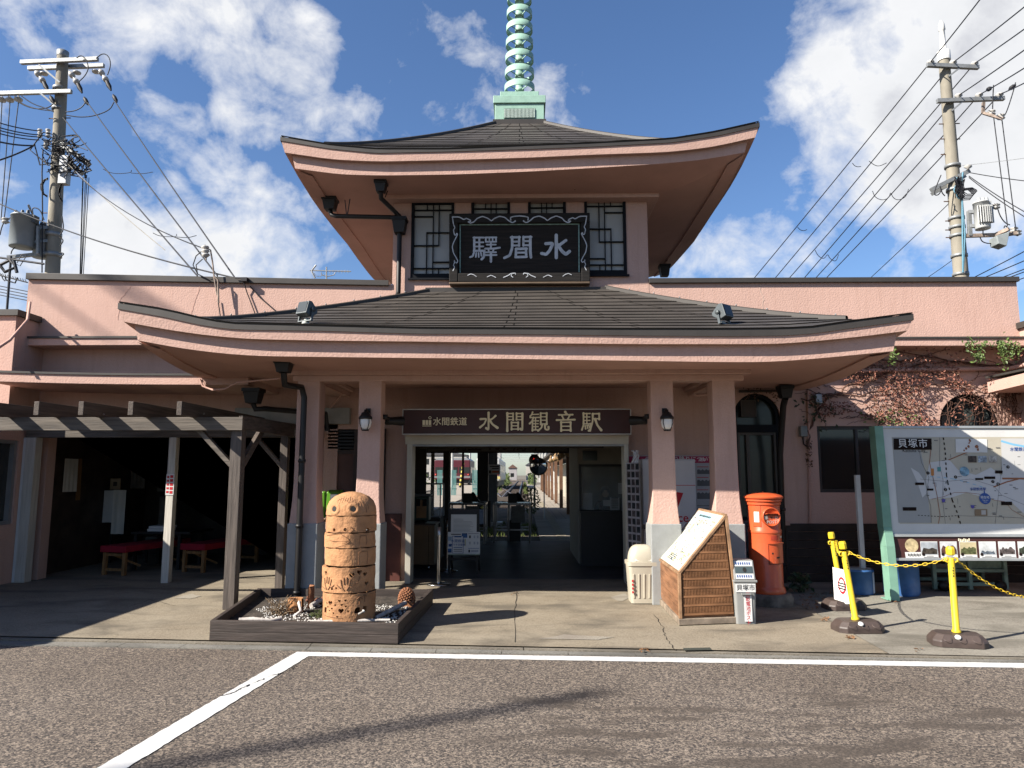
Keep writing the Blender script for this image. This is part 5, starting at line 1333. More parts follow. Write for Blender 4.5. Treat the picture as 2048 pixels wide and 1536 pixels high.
mb.lathe([(r_*1.1,0),(r_*1.12,.012),(r_*1.1,.05),(r_*1.04,.07),(r_,.085),(r_,z(1068)),(r_*1.03,z(1067)),(r_*1.03,z(1062)),(r_*.97,z(1059)),(r_*.97,z(1012)),(r_*1.04,z(1010)),(r_*1.04,z(1005.5)),(r_*1.01,z(1005)),(r_*1.12,z(1003)),(r_*1.12,z(999.5)),(r_*1.08,z(999)),(r_*1.2,z(997)),(r_*1.21,z(994.5)),(r_*1.1,z(991)),(r_*.8,z(988)),(r_*.4,z(986)),(0,z(985.5))], (pc.x,pc.y,zb_), 40)
body = mb.build('body', red, px)
if hasattr(body.data, 'set_sharp_from_angle'): body.data.set_sharp_from_angle(angle=rad(35))
mb = MB(); mb.ball((pc.x,pc.y,zb_+z(985.3)), .012, n=8); mb.build('finial', red, px)
fa = -.24                         # the front turns a little to the left
fa = .12
Mf = Matrix.Translation((pc.x,pc.y,0)) @ Matrix.Rotation(fa,4,'Z')
def onc(a, zz2, d=0): return Mf @ V((r_*.97+d)*math.sin(a), -(r_*.97+d)*math.cos(a), zz2)
zc_ = zv(1034); rw = .115
Mc = Mf @ Matrix.Translation((0,-r_*.9,zc_)) @ Matrix.Rotation(PI/2,4,'X')
mb = MB(); mb.lathe([(rw,-.02),(rw,.035),(rw-.012,.04),(rw-.014,.026),(0,.026)], (0,0,0), 36, Mc); rosette = mb.build('slot_rosette', red, px)
mb = MB()
n = 14; mb.add([Mc @ V(-.09+.18*k/n, .028-.018*math.sin(PI*k/n)*-1, .0275) for k in range(n+1)]+[Mc @ V(.09-.18*k/n, .018, .0275) for k in range(n+1)], [tuple(range(2*n+2))]); mb.build('slot', ink, rosette)
mb = MB(); mb.hexa([Mc @ V(-.09,.03,.028), Mc @ V(.09,.03,.028), Mc @ V(.09,.034,.05), Mc @ V(-.09,.034,.05)], [Mc @ V(-.07,.046,.028), Mc @ V(.07,.046,.028), Mc @ V(.06,.044,.06), Mc @ V(-.06,.044,.06)]); mb.build('hood', red, rosette)
xm_ = (Mf.to_3x3() @ V(1,0,0)); wl = mat('worn white letters', (.62,.56,.5), .6, var=.1)
oc = Mf @ V(0,-r_*.9-.03,zc_)
text('POST', .05, oc+V(0,0,-.062), x=xm_, bold=.012, mat=wl, parent=rosette, sp=1.1)
text('郵', .05, oc-xm_*.07+V(0,0,-.012), x=xm_, bold=.01, mat=wl, parent=rosette); text('便', .05, oc+xm_*.07+V(0,0,-.012), x=xm_, bold=.01, mat=wl, parent=rosette)
text('〒', .045, oc+V(0,0,-.016), x=xm_, bold=.01, mat=ink, parent=rosette)
# collection door and notice plate
def cplate(name, a0, a1, z0, z1, d, m, parent, n=8):
    mb = MB(); q = lambda i, zz2, dd: onc(a0+(a1-a0)*i/n, zz2, dd)
    o = [q(i,z0,d) for i in range(n+1)]; p = [q(i,z1,d) for i in range(n+1)]; mb.grid([o,p]); mb.grid([[q(i,z0,-.01) for i in range(n+1)], o]); mb.grid([p, [q(i,z1,-.01) for i in range(n+1)]])
    for i in (0,n): mb.quad(q(i,z0,-.01),q(i,z0,d),q(i,z1,d),q(i,z1,-.01))
    return mb.build(name, m, parent)
dz0, dz1 = zv(1127), zv(1088)
cplate('door_surround', -.27, .87, dz0-.014, dz1+.006, .012, mat('dark red edge', (.22,.035,.015), .5), px)
d_ = cplate('collection_door', -.22, .82, dz0, dz1, .022, red, px)
cplate('door_hood', -.26, .86, dz1, dz1+.016, .034, red, d_)
cplate('label_slot', .2, .42, dz0+.06, dz0+.078, .024, ink, d_); cplate('keyhole', -.08, .0, dz0+.11, dz0+.13, .024, ink, d_)
cplate('faded_label', -.08, .42, zv(1080), zv(1072), .008, mat('faded red', (.5,.06,.03), .5), px); cplate('pale_label', .72, .95, zv(1077), zv(1073), .008, wl, px)
s_ = cplate('side_plate', -1.15, -.62, zv(1054), zv(1012), .006, red, px); cplate('notice', -1.05, -.72, zv(1045), zv(1024), .009, paper, s_)

# ------------------------------------------------------------------ big map board on green posts
MBY = 9.42
gpost = mat('teal green steel', (.19,.36,.27), .5, var=.1, vs=4, dirt=.3, dirtcol=(.2,.3,.24), ds=5)
a = at(1768,857,MBY+.05); bz = at(1790,1120,MBY-.2).z; tz = a.z; XM0 = at(1772,950,MBY).x; XM1 = XM0+3.5
mt = thing('town_map_board', 'large white town map board on green steel posts with a strip of photos below', 'map board', (XM0+1.7, MBY, .03))
zmid = at(1790,1070,MBY-.1).z; tiltb = .05
UPB = V(0,.05,1).normalized()
def bp(x, z, d=0): return V(XM0+x, MBY-.03+(z-1.3)*tiltb-d, z)
def panel(mb, x0, x1, z0, z1, d, th):
    mb.hexa([bp(x0,z0,d), bp(x1,z0,d), bp(x1,z0,d-th), bp(x0,z0,d-th)], [bp(x0,z1,d), bp(x1,z1,d), bp(x1,z1,d-th), bp(x0,z1,d-th)])
mb = MB(); panel(mb, 0, 3.5, zmid, tz, 0, .06); brd = mb.build('board', mat('white board', (.66,.66,.64), .4, var=.03), mt)
mb = MB(); panel(mb, -.012, 3.5, tz, tz+.03, .02, .1); panel(mb, -.012, 3.5, zmid-.025, zmid+.012, .02, .1); panel(mb, -.0, 3.5, bz-.02, bz+.012, .03, .1); mb.build('rail', mat('aluminium rail', (.5,.52,.52), .4, .5, var=.06), mt, .003)
mb = MB(); panel(mb, .02, 3.5, bz+.012, zmid-.026, .0, .05); strip = mb.build('photo_strip', mat('maroon strip', (.075,.028,.024), .45, var=.05), mt)
for xx in (-.06, 3.56):
    mb = MB(); y0 = MBY-.03
    sec = [(tz+.03, .0), (zmid+.1, 0), (zmid-.15, -.03), (.03, -.03)]
    for (za2, da), (zb2, db) in zip(sec[:-1], sec[1:]):
        pa, pb = bp(xx, za2, -.02-da), bp(xx, zb2, -.02-db)
        mb.hexa([pb+V(-.055,-.05,0), pb+V(.055,-.05,0), pb+V(.055,.11,0), pb+V(-.055,.11,0)], [pa+V(-.055,-.05,0), pa+V(.055,-.05,0), pa+V(.055,.11,0), pa+V(-.055,.11,0)])
    pb = bp(xx,.03,-.02); mb.box(pb.x-.075,pb.x+.075,pb.y-.03,pb.y+.15,.03,.045)
    mb.build('post', gpost, mt, .004)
# the map itself
def uz(u, v): 
    p = at(u, v, MBY); return (p.x-XM0, p.z)
mx0, mz1 = uz(1784,874); mx1, mz0 = 3.4, uz(1790,1047)[1]
mapbg = mat('map land', (.50,.46,.37), .45, var=.05, vs=2)
mb = MB(); panel(mb, mx0, mx1, mz0, mz1, .002, .002); mpp = mb.build('map', mapbg, brd)
def mpoly(pts, m, d, name='map_area', parent=None):
    mb = MB(); mb.poly([bp(*uz(u,v), d) for u, v in pts]); return mb.build(name, m, parent or mpp)
sea = mat('map sea', (.37,.375,.365), .45, var=.02); town = mat('map town', (.60,.60,.60), .45, var=.02); brn = mat('map brown', (.30,.12,.06), .5, var=.02); lab = mat('map label', (.022,.015,.013), .9, spec=.05, var=0); blu = mat('map blue', (.03,.09,.32), .45, var=0); lblu = mat('map light blue', (.22,.50,.72), .5, var=0)
mpoly([(1785,875),(1836,875),(1842,905),(1850,950),(1853,995),(1858,1045),(1793,1045)], sea, .0035)
mpoly([(1858,925),(1898,920),(1915,940),(1950,950),(1980,935),(2000,950),(2046,960),(2090,985),(2090,1030),(2046,1030),(2020,1005),(1985,1000),(1930,985),(1900,995),(1855,998),(1850,960)], town, .0045)
mpoly([(1820,935),(1836,945),(1846,960),(1852,985),(1842,995),(1833,965)], town, .0045)
def mline(pts, w, m, d, dashy=0, name='map_line'):
    mb = MB(); P = [bp(*uz(u,v), d) for u, v in pts]
    for A_, B_ in zip(P[:-1], P[1:]):
        L = (B_-A_).length; n = max(1, int(L/dashy)) if dashy else 1
        for k in range(n):
            if dashy and k % 2: continue
            p, q = A_.lerp(B_, k/n), A_.lerp(B_, (k+1)/n); t_ = (q-p).normalized(); nn = V(-t_.z,0,t_.x)*w/2
            mb.quad(p-nn, q-nn, q+nn, p+nn)
    return mb.build(name, m, mpp)
gl = mat('map grey line', (.14,.14,.14), .5, var=0)
mline([(1887,875),(1890,905),(1891,950),(1893,965),(1901,1000),(1912,1030),(1916,1047)], .016, lab, .007, .03)
mline([(1838,900),(1842,925),(1856,955),(1850,985),(1858,1012),(1858,1045)], .005, gl, .0062)
mline([(1863,885),(1858,925),(1865,960),(1871,990),(1876,1030),(1872,1047)], .008, brn, .0064)
mline([(1880,875),(1878,930),(1884,960),(1882,1000),(1886,1047)], .004, gl, .006)
mline([(1858,953),(1885,955),(1905,958),(1930,964),(1962,974)], .008, lblu, .0072, .04)
mline([(1838,958),(1890,963),(1940,958),(1985,972),(2000,990),(2046,1010)], .004, gl, .0058)
mline([(1832,1030),(1880,1033),(1908,1031)], .008, lab, .0066, .02); mline([(1908,1031),(1990,1033),(2046,1036)], .004, gl, .0056)
mline([(2008,895),(1998,960),(1992,1000),(1985,1047)], .004, gl, .0054)
mline([(1896,920),(1925,908),(1955,897)], .012, brn, .0068); mline([(1984,974),(2010,964),(2046,955)], .016, brn, .0069)
mline([(1860,998),(1885,993),(1905,985),(1930,985),(1955,988),(1985,1000),(2006,1003),(2020,1020),(2046,1035)], .005, brn, .0063)
def label_(u0, u1, v0, v1, m, d=.008, name='map_label'): return mpoly([(u0,v1),(u1,v1),(u1,v0),(u0,v0)], m, d, name)
t0 = label_(1787,1863,877,899.5,lab,.009,'map_title')
o = bp(*uz(1825,888), .0105); text('貝塚市', .125, o-V(0,.003,0), mat=paper, parent=t0, bold=.006, sp=1.12, up=UPB)
text('Kaizuka City', .058, bp(*uz(1827,901.5), .0075), mat=ink, parent=mpp, up=UPB)
q = label_(1911,1974,878,905,paper,.008,'map_inset')
mb = MB()
for u, v, s in ((1940,881,.035),(1938,886,.022),(1937,893,.035),(1932,897,.03),(1927,901,.02),(1953,893,.04),(1955,899,.03)): mb.add([bp(*uz(u+R.uniform(-1,1)+s*85*math.cos(a),v+s*95*math.sin(a)), .0095) for a in (0,1,2,3,4,5)], [tuple(range(6))])
mb.build('inset_islands', brn, q)
for u in (1935, 1955, 1976):
    ph_ = label_(u,u+17,912,925,[mat('photo dark',(.07,.05,.04),.5,var=.6,vs=30),mat('photo sky',(.3,.35,.4),.5,var=.5,vs=30),mat('photo pale',(.42,.4,.36),.5,var=.4,vs=30)][(u//20) % 3],.008,'map_photo')
mb = MB(); cc = uz(1927,943); mb.poly([bp(cc[0]+.062*math.cos(2*PI*k/24), cc[1]+.062*math.sin(2*PI*k/24), .009) for k in range(24)]); mb.build('map_photo', mat('photo lake', (.18,.32,.42), .5, var=.4, vs=20), mpp)
mb = MB(); cc = uz(1966,997); mb.poly([bp(cc[0]+.072*math.cos(2*PI*k/24), cc[1]+.072*math.sin(2*PI*k/24), .010) for k in range(24)]); t_ = uz(1965,976); mb.poly([bp(cc[0]-.012,cc[1]+.05,.0098), bp(cc[0]+.012,cc[1]+.05,.0098), bp(t_[0],t_[1],.0098)]); pin = mb.build('place_marker', blu, mpp)
text('現在地', .038, bp(cc[0],cc[1]+.014,.0115), mat=paper, parent=pin, bold=.01, up=UPB); text('You are', .024, bp(cc[0],cc[1]-.02,.0115), mat=paper, parent=pin); text('here', .024, bp(cc[0],cc[1]-.042,.0115), mat=paper, parent=pin)
text('水間観音駅', .042, bp(*uz(1953,978.5), .0095), mat=blu, parent=mpp, bold=.01, up=UPB)
for u, v in ((1854,946),(1888,979),(1909,954),(2014,934),(1983,963),(1993,968)):
    cc = uz(u,v); mb = MB(); mb.poly([bp(cc[0]+.021*math.cos(2*PI*k/16), cc[1]+.021*math.sin(2*PI*k/16), .009) for k in range(16)]); n_ = mb.build('map_number', lab, mpp)
    text({1854:'1',1888:'2',1909:'3',2014:'4',1983:'7',1993:'8'}[u], .03, bp(cc[0],cc[1],.0105), mat=paper, parent=n_)
for u0,u1,v0,v1 in ((1828,1846,965,970),(1851,1864,977,981),(1948,1964,956,960),(1966,1988,953,958),(1988,2003,941,947),(1802,1829,1014,1021),(1998,2020,1003,1010)): label_(u0,u1,v0,v1,lab,.0085)
q = label_(1945,1970,1018,1031,mat('map tan', (.25,.17,.1), .5, var=0),.0082,'map_key'); label_(1958,1967,1020,1029,mat('map key pale',(.45,.43,.4),.5,var=.1),.0088,'map_key')
label_(1860,1866,937,951,mat('map orange',(.5,.2,.05),.5,var=0),.009); label_(1873,1880,934,943,mat('map teal',(.1,.3,.3),.5,var=0),.009)
for u, v in ((1883.5,1001),(1941,1013)): mpoly([(u-4,v-3),(u+4,v-3),(u+3,v+2),(u,v+4),(u-3,v+2)][::-1], mat('route shield',(.1,.08,.35),.5,var=0), .009, 'route_shield')
q = label_(2002,2120,877,958,mat('map inset grey',(.56,.56,.55),.45,var=.02),.0075,'map_inset')
mline([(2002,882),(2026,889),(2060,895)], .026, lblu, .0088); mline([(2002,957),(2120,957)], .022, brn, .0089)
text('水間鉄道', .055, bp(*uz(2036,899), .0105), mat=blu, parent=mpp, bold=.01, up=UPB)
mb = MB()
def specks(n, u0, u1, v0, v1, d):
    for _ in range(n):
        u, v = R.uniform(u0,u1), R.uniform(v0,v1); l = R.uniform(3,9); h = R.uniform(1,1.7)
        if R.random() < .3: l, h = 1.4, R.uniform(5,12)
        x0, z1_2 = uz(u,v); x1, z0_2 = uz(u+l,v+h); mb.poly([bp(x0,z0_2,d), bp(x1,z0_2,d), bp(x1,z1_2,d), bp(x0,z1_2,d)])
specks(60, 1830, 2040, 880, 1040, .0078)
mb.build('small_lettering', gl, mpp)
# photo strip: round emblem and pictures
cc = uz(1818,1090); mb = MB(); mb.poly([bp(cc[0]+.085*math.cos(2*PI*k/28), cc[1]+.085*math.sin(2*PI*k/28), .003) for k in range(28)]); em = mb.build('round_picture', mat('round picture', (.52,.42,.24), .5, var=.3, vs=18), strip)
def sp_(pts, m, d, name, parent=strip):
    mb = MB(); mb.poly([bp(*uz(u,v), d) for u, v in pts]); return mb.build(name, m, parent)
q = sp_([(1806,1117),(1838,1117),(1837,1103),(1804,1103)], paper, .004, 'caption')
mb = MB()
for k in range(9): 
    x0, z1_2 = uz(1810+k*2.9, 1106+(k % 2)); mb.poly([bp(x0,z1_2-.03,.005), bp(x0+.012,z1_2-.03,.005), bp(x0+.012,z1_2,.005), bp(x0,z1_2,.005)])
mb.build('lettering', ink, q)
cols = [((.28,.3,.32),(.12,.1,.08)), ((.4,.4,.4),(.2,.1,.08)), ((.35,.3,.18),(.2,.22,.1)), ((.45,.5,.55),(.25,.3,.36)), ((.5,.5,.5),(.22,.18,.17)), ((.42,.44,.42),(.12,.14,.1)), ((.45,.42,.38),(.2,.16,.1)), ((.4,.45,.5),(.15,.2,.15)), ((.5,.45,.4),(.2,.12,.1))]
for k, (c1, c2) in enumerate(cols):
    u = 1835+k*38.6; q = sp_([(u+2,1116),(u+36,1116),(u+34,1082),(u,1082)], paper, .003, 'photo_card')
    pm_ = sp_([(u+2,1108),(u+35,1108),(u+34,1083.5),(u+1,1083.5)], mat('card sky %d' % k, tuple(min(.7, x*1.5) for x in c1), .4, var=.2, vs=9), .0042, 'photograph', q)
    # a roofline or hill in each picture
    hh = [1096,1092,1094,1101,1095,1093,1094,1097,1095][k]
    mb = MB(); P = [(u+3,1107)]+[(u+3+30*i/9, hh+R.uniform(-3,3)+(4 if i in (0,9) else 0)) for i in range(10)]+[(u+33.5,1107)]
    mb.plate([uz(*p) for p in P][::-1], [], .0006, None, None, lambda p: bp(p.x,p.z,.0052)); mb.build('picture_roof', mat('card dark %d' % k, c2, .4, var=.4, vs=25), q)
    cc = uz(u+6,1107.5); mb = MB(); mb.poly([bp(cc[0]+.02*math.cos(2*PI*i/14), cc[1]+.02*math.sin(2*PI*i/14), .0066) for i in range(14)]); mb.build('number_badge', lab, q)
    mb = MB()
    for r_i, (l0, l1) in enumerate(((.3,.7),(.12,.95))):
        x0, z1_2 = uz(u+2+34*l0, 1110.5+r_i*2.6); x1, _ = uz(u+2+34*l1, 1110.5); mb.poly([bp(x0,z1_2-.006,.005), bp(x1,z1_2-.006,.005), bp(x1,z1_2,.005), bp(x0,z1_2,.005)])
    mb.build('lettering', gl, q)
mb = MB()
for k in range(7): 
    x0, z1_2 = uz(1910+k*3.4, 1076+(k % 3)); mb.poly([bp(x0,z1_2-.035,.004), bp(x0+.017,z1_2-.03,.004), bp(x0+.02,z1_2,.004), bp(x0+.005,z1_2,.004)])
mb.build('script_lettering', letterM, strip)

# ------------------------------------------------------------------ yellow barrier posts, chains, tubs
yel = mat('yellow plastic', (.72,.52,.03), .42, var=.06, vs=5, dirt=.15, dirtcol=(.45,.33,.06))
brown = mat('brown plastic base', (.075,.055,.048), .5, var=.15, vs=6, bump=.15, bs=30)
def barrier():
    t = thing('barrier_post', 'yellow barrier post', 'barrier post', None, 'yellow barrier posts in front of the map board')
    mb = MB(); hw, hd = .235, .15
    lo = [(-hw,-hd+.06),(-hw+.06,-hd),(hw-.06,-hd),(hw,-hd+.06),(hw,hd-.06),(hw-.06,hd),(-hw+.06,hd),(-hw,hd-.06)]
    lv = [(0,1),(.045,1.0),(.058,.975),(.1,.82),(.108,.78)]
    L = [[V(x*s,y*s,z) for x,y in lo] for z,s in lv]
    for a_, b_ in zip(L[:-1], L[1:]): mb.add(a_+b_, [(i,(i+1) % 8,(i+1) % 8+8,i+8) for i in range(8)])
    mb.poly(L[-1]); mb.poly(list(reversed(L[0])))
    bs = mb.build('base', brown, t, .008)
    mb = MB()
    for k in range(3): mb.lathe([(.036,0),(.038,.003),(.034,.005)], (0,0,0), 16, Matrix.Translation((-.12+.12*k,-.138,.075)) @ Matrix.Rotation(rad(38),4,'X'))
    mb.build('base_rib', mat('brown rib', (.10,.075,.065), .5), bs)
    mb = MB(); mb.lathe([(0,0),(.026,0),(.026,.016),(.02,.02),(0,.02)], (0,0,0), 14, Matrix.Translation((-.03,-.128,.083)) @ Matrix.Rotation(rad(35),4,'X')); mb.build('water_cap', white, bs)
    mb = MB(); mb.lathe([(.04,.0),(.04,.015),(.03,.03),(.029,.665),(.025,.68),(0,.68)], (0,0,.112), 20); pole = mb.build('pole', yel, t)
    mb = MB(); mb.lathe([(.0,-.03),(.028,-.03),(.039,-.02),(.039,.028),(.032,.05),(0,.053)], (0,0,.845), 8, None, False); mb.build('cap', yel, pole)
    mb = MB()
    for sg in (-1,1): mb.tube([V(sg*.03,-.01,.75), V(sg*.055,-.01,.765), V(sg*.052,-.01,.79), V(sg*.028,-.01,.795)], .008, 6)
    mb.build('chain_hook', yel, pole)
    mb = MB()
    for k in range(4): mb.box(-.004+.004*(k % 2), .006, -.0315, -.029, .62+k*.025, .634+k*.025)
    mb.build('scribble', ink, pole)
    return t
bp0 = barrier(); S0 = gnd(1915,1289); S1_, S2_ = gnd(1715,1261), gnd(1688,1217)
bp0.location = S0; bp0.rotation_euler.z = rad(-14); bp0['label'] = 'yellow barrier post nearest the road, between two runs of chain'
b1 = dup(bp0, S1_, rad(3), 'yellow barrier post with the white notice hanging behind it'); b2 = dup(bp0, S2_, rad(4), 'yellow barrier post furthest from the road, beside the red post box')
for b_ in (b1, b2):
    for c_ in b_.children:
        if c_.name.startswith('pole'): c_.rotation_euler.y = rad(-7)
chM = mat('yellow chain', (.70,.47,.03), .5, var=.06)
def chain(p, q, sag, lab):
    N = max(8, int((q-p).length/.042)); mb = MB()
    pts = [p.lerp(q, i/N)+V(0,0,-sag*4*(i/N)*(1-i/N)) for i in range(N+1)]
    for i in range(N):
        a_, b_ = pts[i], pts[i+1]; d = (b_-a_); c_ = (a_+b_)/2; d.normalize()
        s_ = d.cross(Z_).normalized(); n_ = s_.cross(d)
        ax = (s_ if i % 2 else n_)*.0115
        loop = [c_+d*.026*math.cos(t)*1.0+ax*math.sin(t) for t in (2*PI*k/8 for k in range(8))]
        loop += [loop[0]]
        mb.tube(loop, .0042, 5, False)
    return tag(mb.build('chain', chM), lab, 'chain', 'yellow plastic chains')
zc = .815
hk = lambda P, dx=0: V(P.x+dx-(.095 if P is not S0 else 0), P.y-.01, zc)
chain(hk(S1_,.04), hk(S0,-.04), .1, 'yellow chain drooping between the front barrier post and the notice post')
chain(hk(S2_,.04), hk(S1_,-.04), .06, 'short yellow chain carrying the white notice')
e = gnd(2150,1290); chain(hk(S0,.04), V(e.x+.6, e.y+.5, .62), .3, 'yellow chain running out of view from the front barrier post')
# notice on the chain
nA = at(1665,1134,8.45); nB = at(1697,1142,8.2); hh = .36
t = thing('chain_notice', 'white laminated notice with red and black print hanging on the yellow chain', 'notice', (nA+nB)/2)
dn = (nB-nA).normalized(); mb = MB(); mb.hexa([nA-V(0,0,hh), nB-V(0,0,hh), nB+V(.002,.006,-hh), nA+V(.002,.006,-hh)], [nA,nB,nB+V(.002,.006,0),nA+V(.002,.006,0)]); sh_ = mb.build('sheet', paper, t)
nn = V(dn.y,-dn.x,0)
def nt_(x,z,d=.002): return nA.lerp(nB,x)-V(0,0,hh*z)+nn*d
mb = MB(); mb.poly([nt_(.55+.24*math.cos(2*PI*k/20), .5+.26*math.sin(2*PI*k/20)) for k in range(20)]); mb.build('red_sign', inkred, sh_)
mb = MB(); mb.poly([nt_(.55+.17*math.cos(2*PI*k/20), .5+.19*math.sin(2*PI*k/20), .003) for k in range(20)]); mb.build('white_centre', paper, sh_)
mb = MB()
for k in range(3): mb.poly([nt_(.3,.42+.08*k,.004), nt_(.8,.42+.08*k,.004), nt_(.8,.46+.08*k,.004), nt_(.3,.46+.08*k,.004)][::-1])
mb.build('lettering', ink, sh_)
# blue tubs and the white pipe
def tub(u, v, r, h, lab, whitepart=True):
    c = gnd(u, v); c.y += r*.8
    t = thing('blue_tub', lab, 'tub', c, None)
    mb = MB(); mb.lathe([(r*.92,0),(r,.03),(r,h-.03),(r*1.03,h-.03),(r*1.03,h),(r*.9,h),(0,h-.004)], c, 24); mb.build('drum', mat('blue plastic', (.06,.17,.42), .5, var=.2, vs=4, dirt=.35, dirtcol=(.4,.45,.5), ds=3), t)
    if whitepart:
        mb = MB(); mb.lathe([(r+.004,.02),(r+.004,h-.035)], c, 8, None, True, -.9, .35); mb.build('white_patch', white, t)
        mb = MB(); mb.lathe([(0,h+.001),(r*.9,h+.001),(r*.88,h+.012),(0,h+.014)], c, 24); mb.build('lid', mat('dusty concrete fill', (.35,.34,.32), .9), t)
    return c
c = tub(1729,1190,.19,.32,'short blue and white tub holding an upright white pipe')
tub(1818,1193,.22,.42,'blue plastic drum behind the green post of the map board', False)
t = at(1714,950,c.y); mb = MB(); mb.box(t.x-.03,t.x+.03,c.y-.03,c.y+.03,.345,t.z); tag(mb.build('white_pipe', white, None, .004), 'white square pipe standing upright in the short blue tub', 'pipe')
# trolley under the board
cg = mat('pale green paint', (.19,.26,.22), .6, var=.3, vs=5); c = gnd(1925,1188); Yt = 10.1
t = thing('hand_cart', 'pale green steel trolley parked beneath the map board', 'trolley', (at(1925,1150,Yt).x,Yt,.03))
xa, xb = at(1868,1150,Yt).x, at(2010,1150,Yt).x; mb = MB()
for z_ in (.12,.3,.46): mb.bar(V(xa,Yt,z_), V(xb,Yt,z_), .045); mb.bar(V(xa,Yt+.5,z_), V(xb,Yt+.5,z_), .045)
for x_ in (xa,(xa+xb)/2,xb): mb.bar(V(x_,Yt,.05), V(x_,Yt,.56), .05); mb.bar(V(x_,Yt+.5,.05), V(x_,Yt+.5,.56), .05)
mb.build('frame', cg, t, .004)
mb = MB(); mb.box(xa+.03,xb-.03,Yt+.03,Yt+.47,.31,.33); mb.box(xa+.3,xb-.03,Yt+.01,Yt+.03,.33,.45); mb.build('deck', cg, t)
for x_ in (xa+.1,xb-.1):
    mb = MB(); mb.lathe([(0,-.03),(.07,-.03),(.07,.03),(0,.03)], (0,0,0), 16, Matrix.Translation((x_,Yt-.04,.1)) @ Matrix.Rotation(PI/2,4,'X')); mb.build('wheel', blackM, t)
# dark broad leaved plant and fallen leaves at the wall foot
def bush(name, c, rx, rz, n, leaf, m, lab, cat='plant'):
    t = thing(name, lab, cat, c); mb = MB()
    for k in range(n):
        a_ = R.uniform(0,6.28); q = R.random()**.5; zz2 = R.random(); p = V(c.x+rx*q*math.cos(a_)*(1-.4*zz2), c.y+rx*.7*q*math.sin(a_)*(1-.4*zz2), c.z+.02+rz*zz2); mb.leaf(p, leaf*R.uniform(.6,1.2), V(R.uniform(-.5,.5),-.4,R.uniform(.3,1)).normalized())
    mb.build('foliage', m, t); mb = MB()
    for k in range(6): mb.tube([c, c+V(R.uniform(-rx,rx)*.6,R.uniform(-rx,rx)*.4,rz*.8)], .006, 5)
    mb.build('stem', mat('stem', (.06,.05,.03), .8), t)
darkleaf = mat('dark leaf', (.03,.055,.022), .45, var=.35, vs=9)
c = gnd(1620,1192); bush('broadleaf_plant', V(c.x,c.y+.3,.03), .2, .22, 50, .07, darkleaf, 'low dark green broad leaved plant behind the red post box')
dryM = mat('fallen leaf', (.22,.11,.05), .8, var=.4, vs=15)
mb = MB()
for k in range(230):
    u, v = (R.uniform(1605,1680), R.uniform(1186,1215)) if k < 160 else R.choice([(1650,1238),(1700,1275),(1790,1204),(1030,1188),(1290,1300),(1840,1300)])
    p = gnd(u+R.uniform(-8,8), v+R.uniform(-4,4), .04); mb.leaf(p, R.uniform(.012,.03), V(R.uniform(-.4,.4),R.uniform(-.4,.4),1).normalized())
kind(mb.build('fallen_leaves', dryM), 'stuff')

# pale blue steel rack squeezed behind the battery bin
a, b = at(1490,1045,9.3), at(1516,1160,9.3); t = thing('steel_rack', 'old blue grey steel rack between the pillar and the red post box', 'rack', ((a.x+b.x)/2,9.3,.03)); rk_ = mat('chipped blue grey', (.15,.19,.23), .6, var=.4, vs=12)
for x_ in (a.x,b.x):
    mb = MB(); mb.box(x_-.02,x_+.02,9.28,9.32,.03,a.z); mb.build('upright', rk_, t)
for z_ in (.2,.5,.8,a.z-.03): mb = MB(); mb.box(a.x+.021,b.x-.021,9.285,9.6,z_,z_+.03); mb.build('shelf', rk_, t)
mb = MB(); mb.box(a.x+.03,b.x-.03,9.4,9.55,.53,.72); mb.build('stored_box', mat('grubby box', (.12,.12,.11), .8, var=.5, vs=12), t)
# ------------------------------------------------------------------ beside the entrance
Yv = 10.2
a, b = at(1284,918,Yv), at(1398,1165,Yv)
vm = thing('vending_machine', 'white ice cream vending machine with red lettering behind the pillars', 'vending machine', ((a.x+b.x)/2, Yv, .03))
vmw = mat('white vending enamel', (.62,.60,.62), .3, var=.03, vs=2)
mb = MB(); mb.box(a.x,b.x,Yv,Yv+.62,.08,a.z); body = mb.build('body', vmw, vm, .012)
mb = MB(); mb.box(a.x+.03,b.x-.03,Yv+.03,Yv+.6,.03,.08); mb.build('foot', blackM, vm)
mb = MB(); mb.box(a.x+.1,b.x-.012,Yv-.015,Yv-.001,.72,a.z-.02); mb.build('front_panel', vmw, vm, .006)
mb = MB(); mb.box(a.x+.1,b.x-.01,Yv-.018,Yv-.0155,at(1340,970,Yv).z-.008,at(1340,970,Yv).z); mb.build('red_line', inkred, vm)
o = [at(1343,1000,Yv-.02), at(1366,988,Yv-.02), at(1352,1030,Yv-.02)]
mb = MB(); mb.poly([V(p.x,Yv-.018,p.z) for p in (at(1340,982,Yv), at(1366,986,Yv), at(1351,1026,Yv), at(1340,1026,Yv))][::-1]); mb.build('red_emblem', inkred, vm)
text('ice', .17, V(at(1363,1035,Yv).x, Yv-.018, at(1363,1036,Yv).z), mat=inkred, parent=vm, bold=.008)
zb = at(1300,1053,Yv).z; mb = MB(); mb.box(a.x-.015,a.x+.3,Yv-.03,Yv-.002,zb-.035,zb+.035); mb.build('strap', steel, vm, .004)
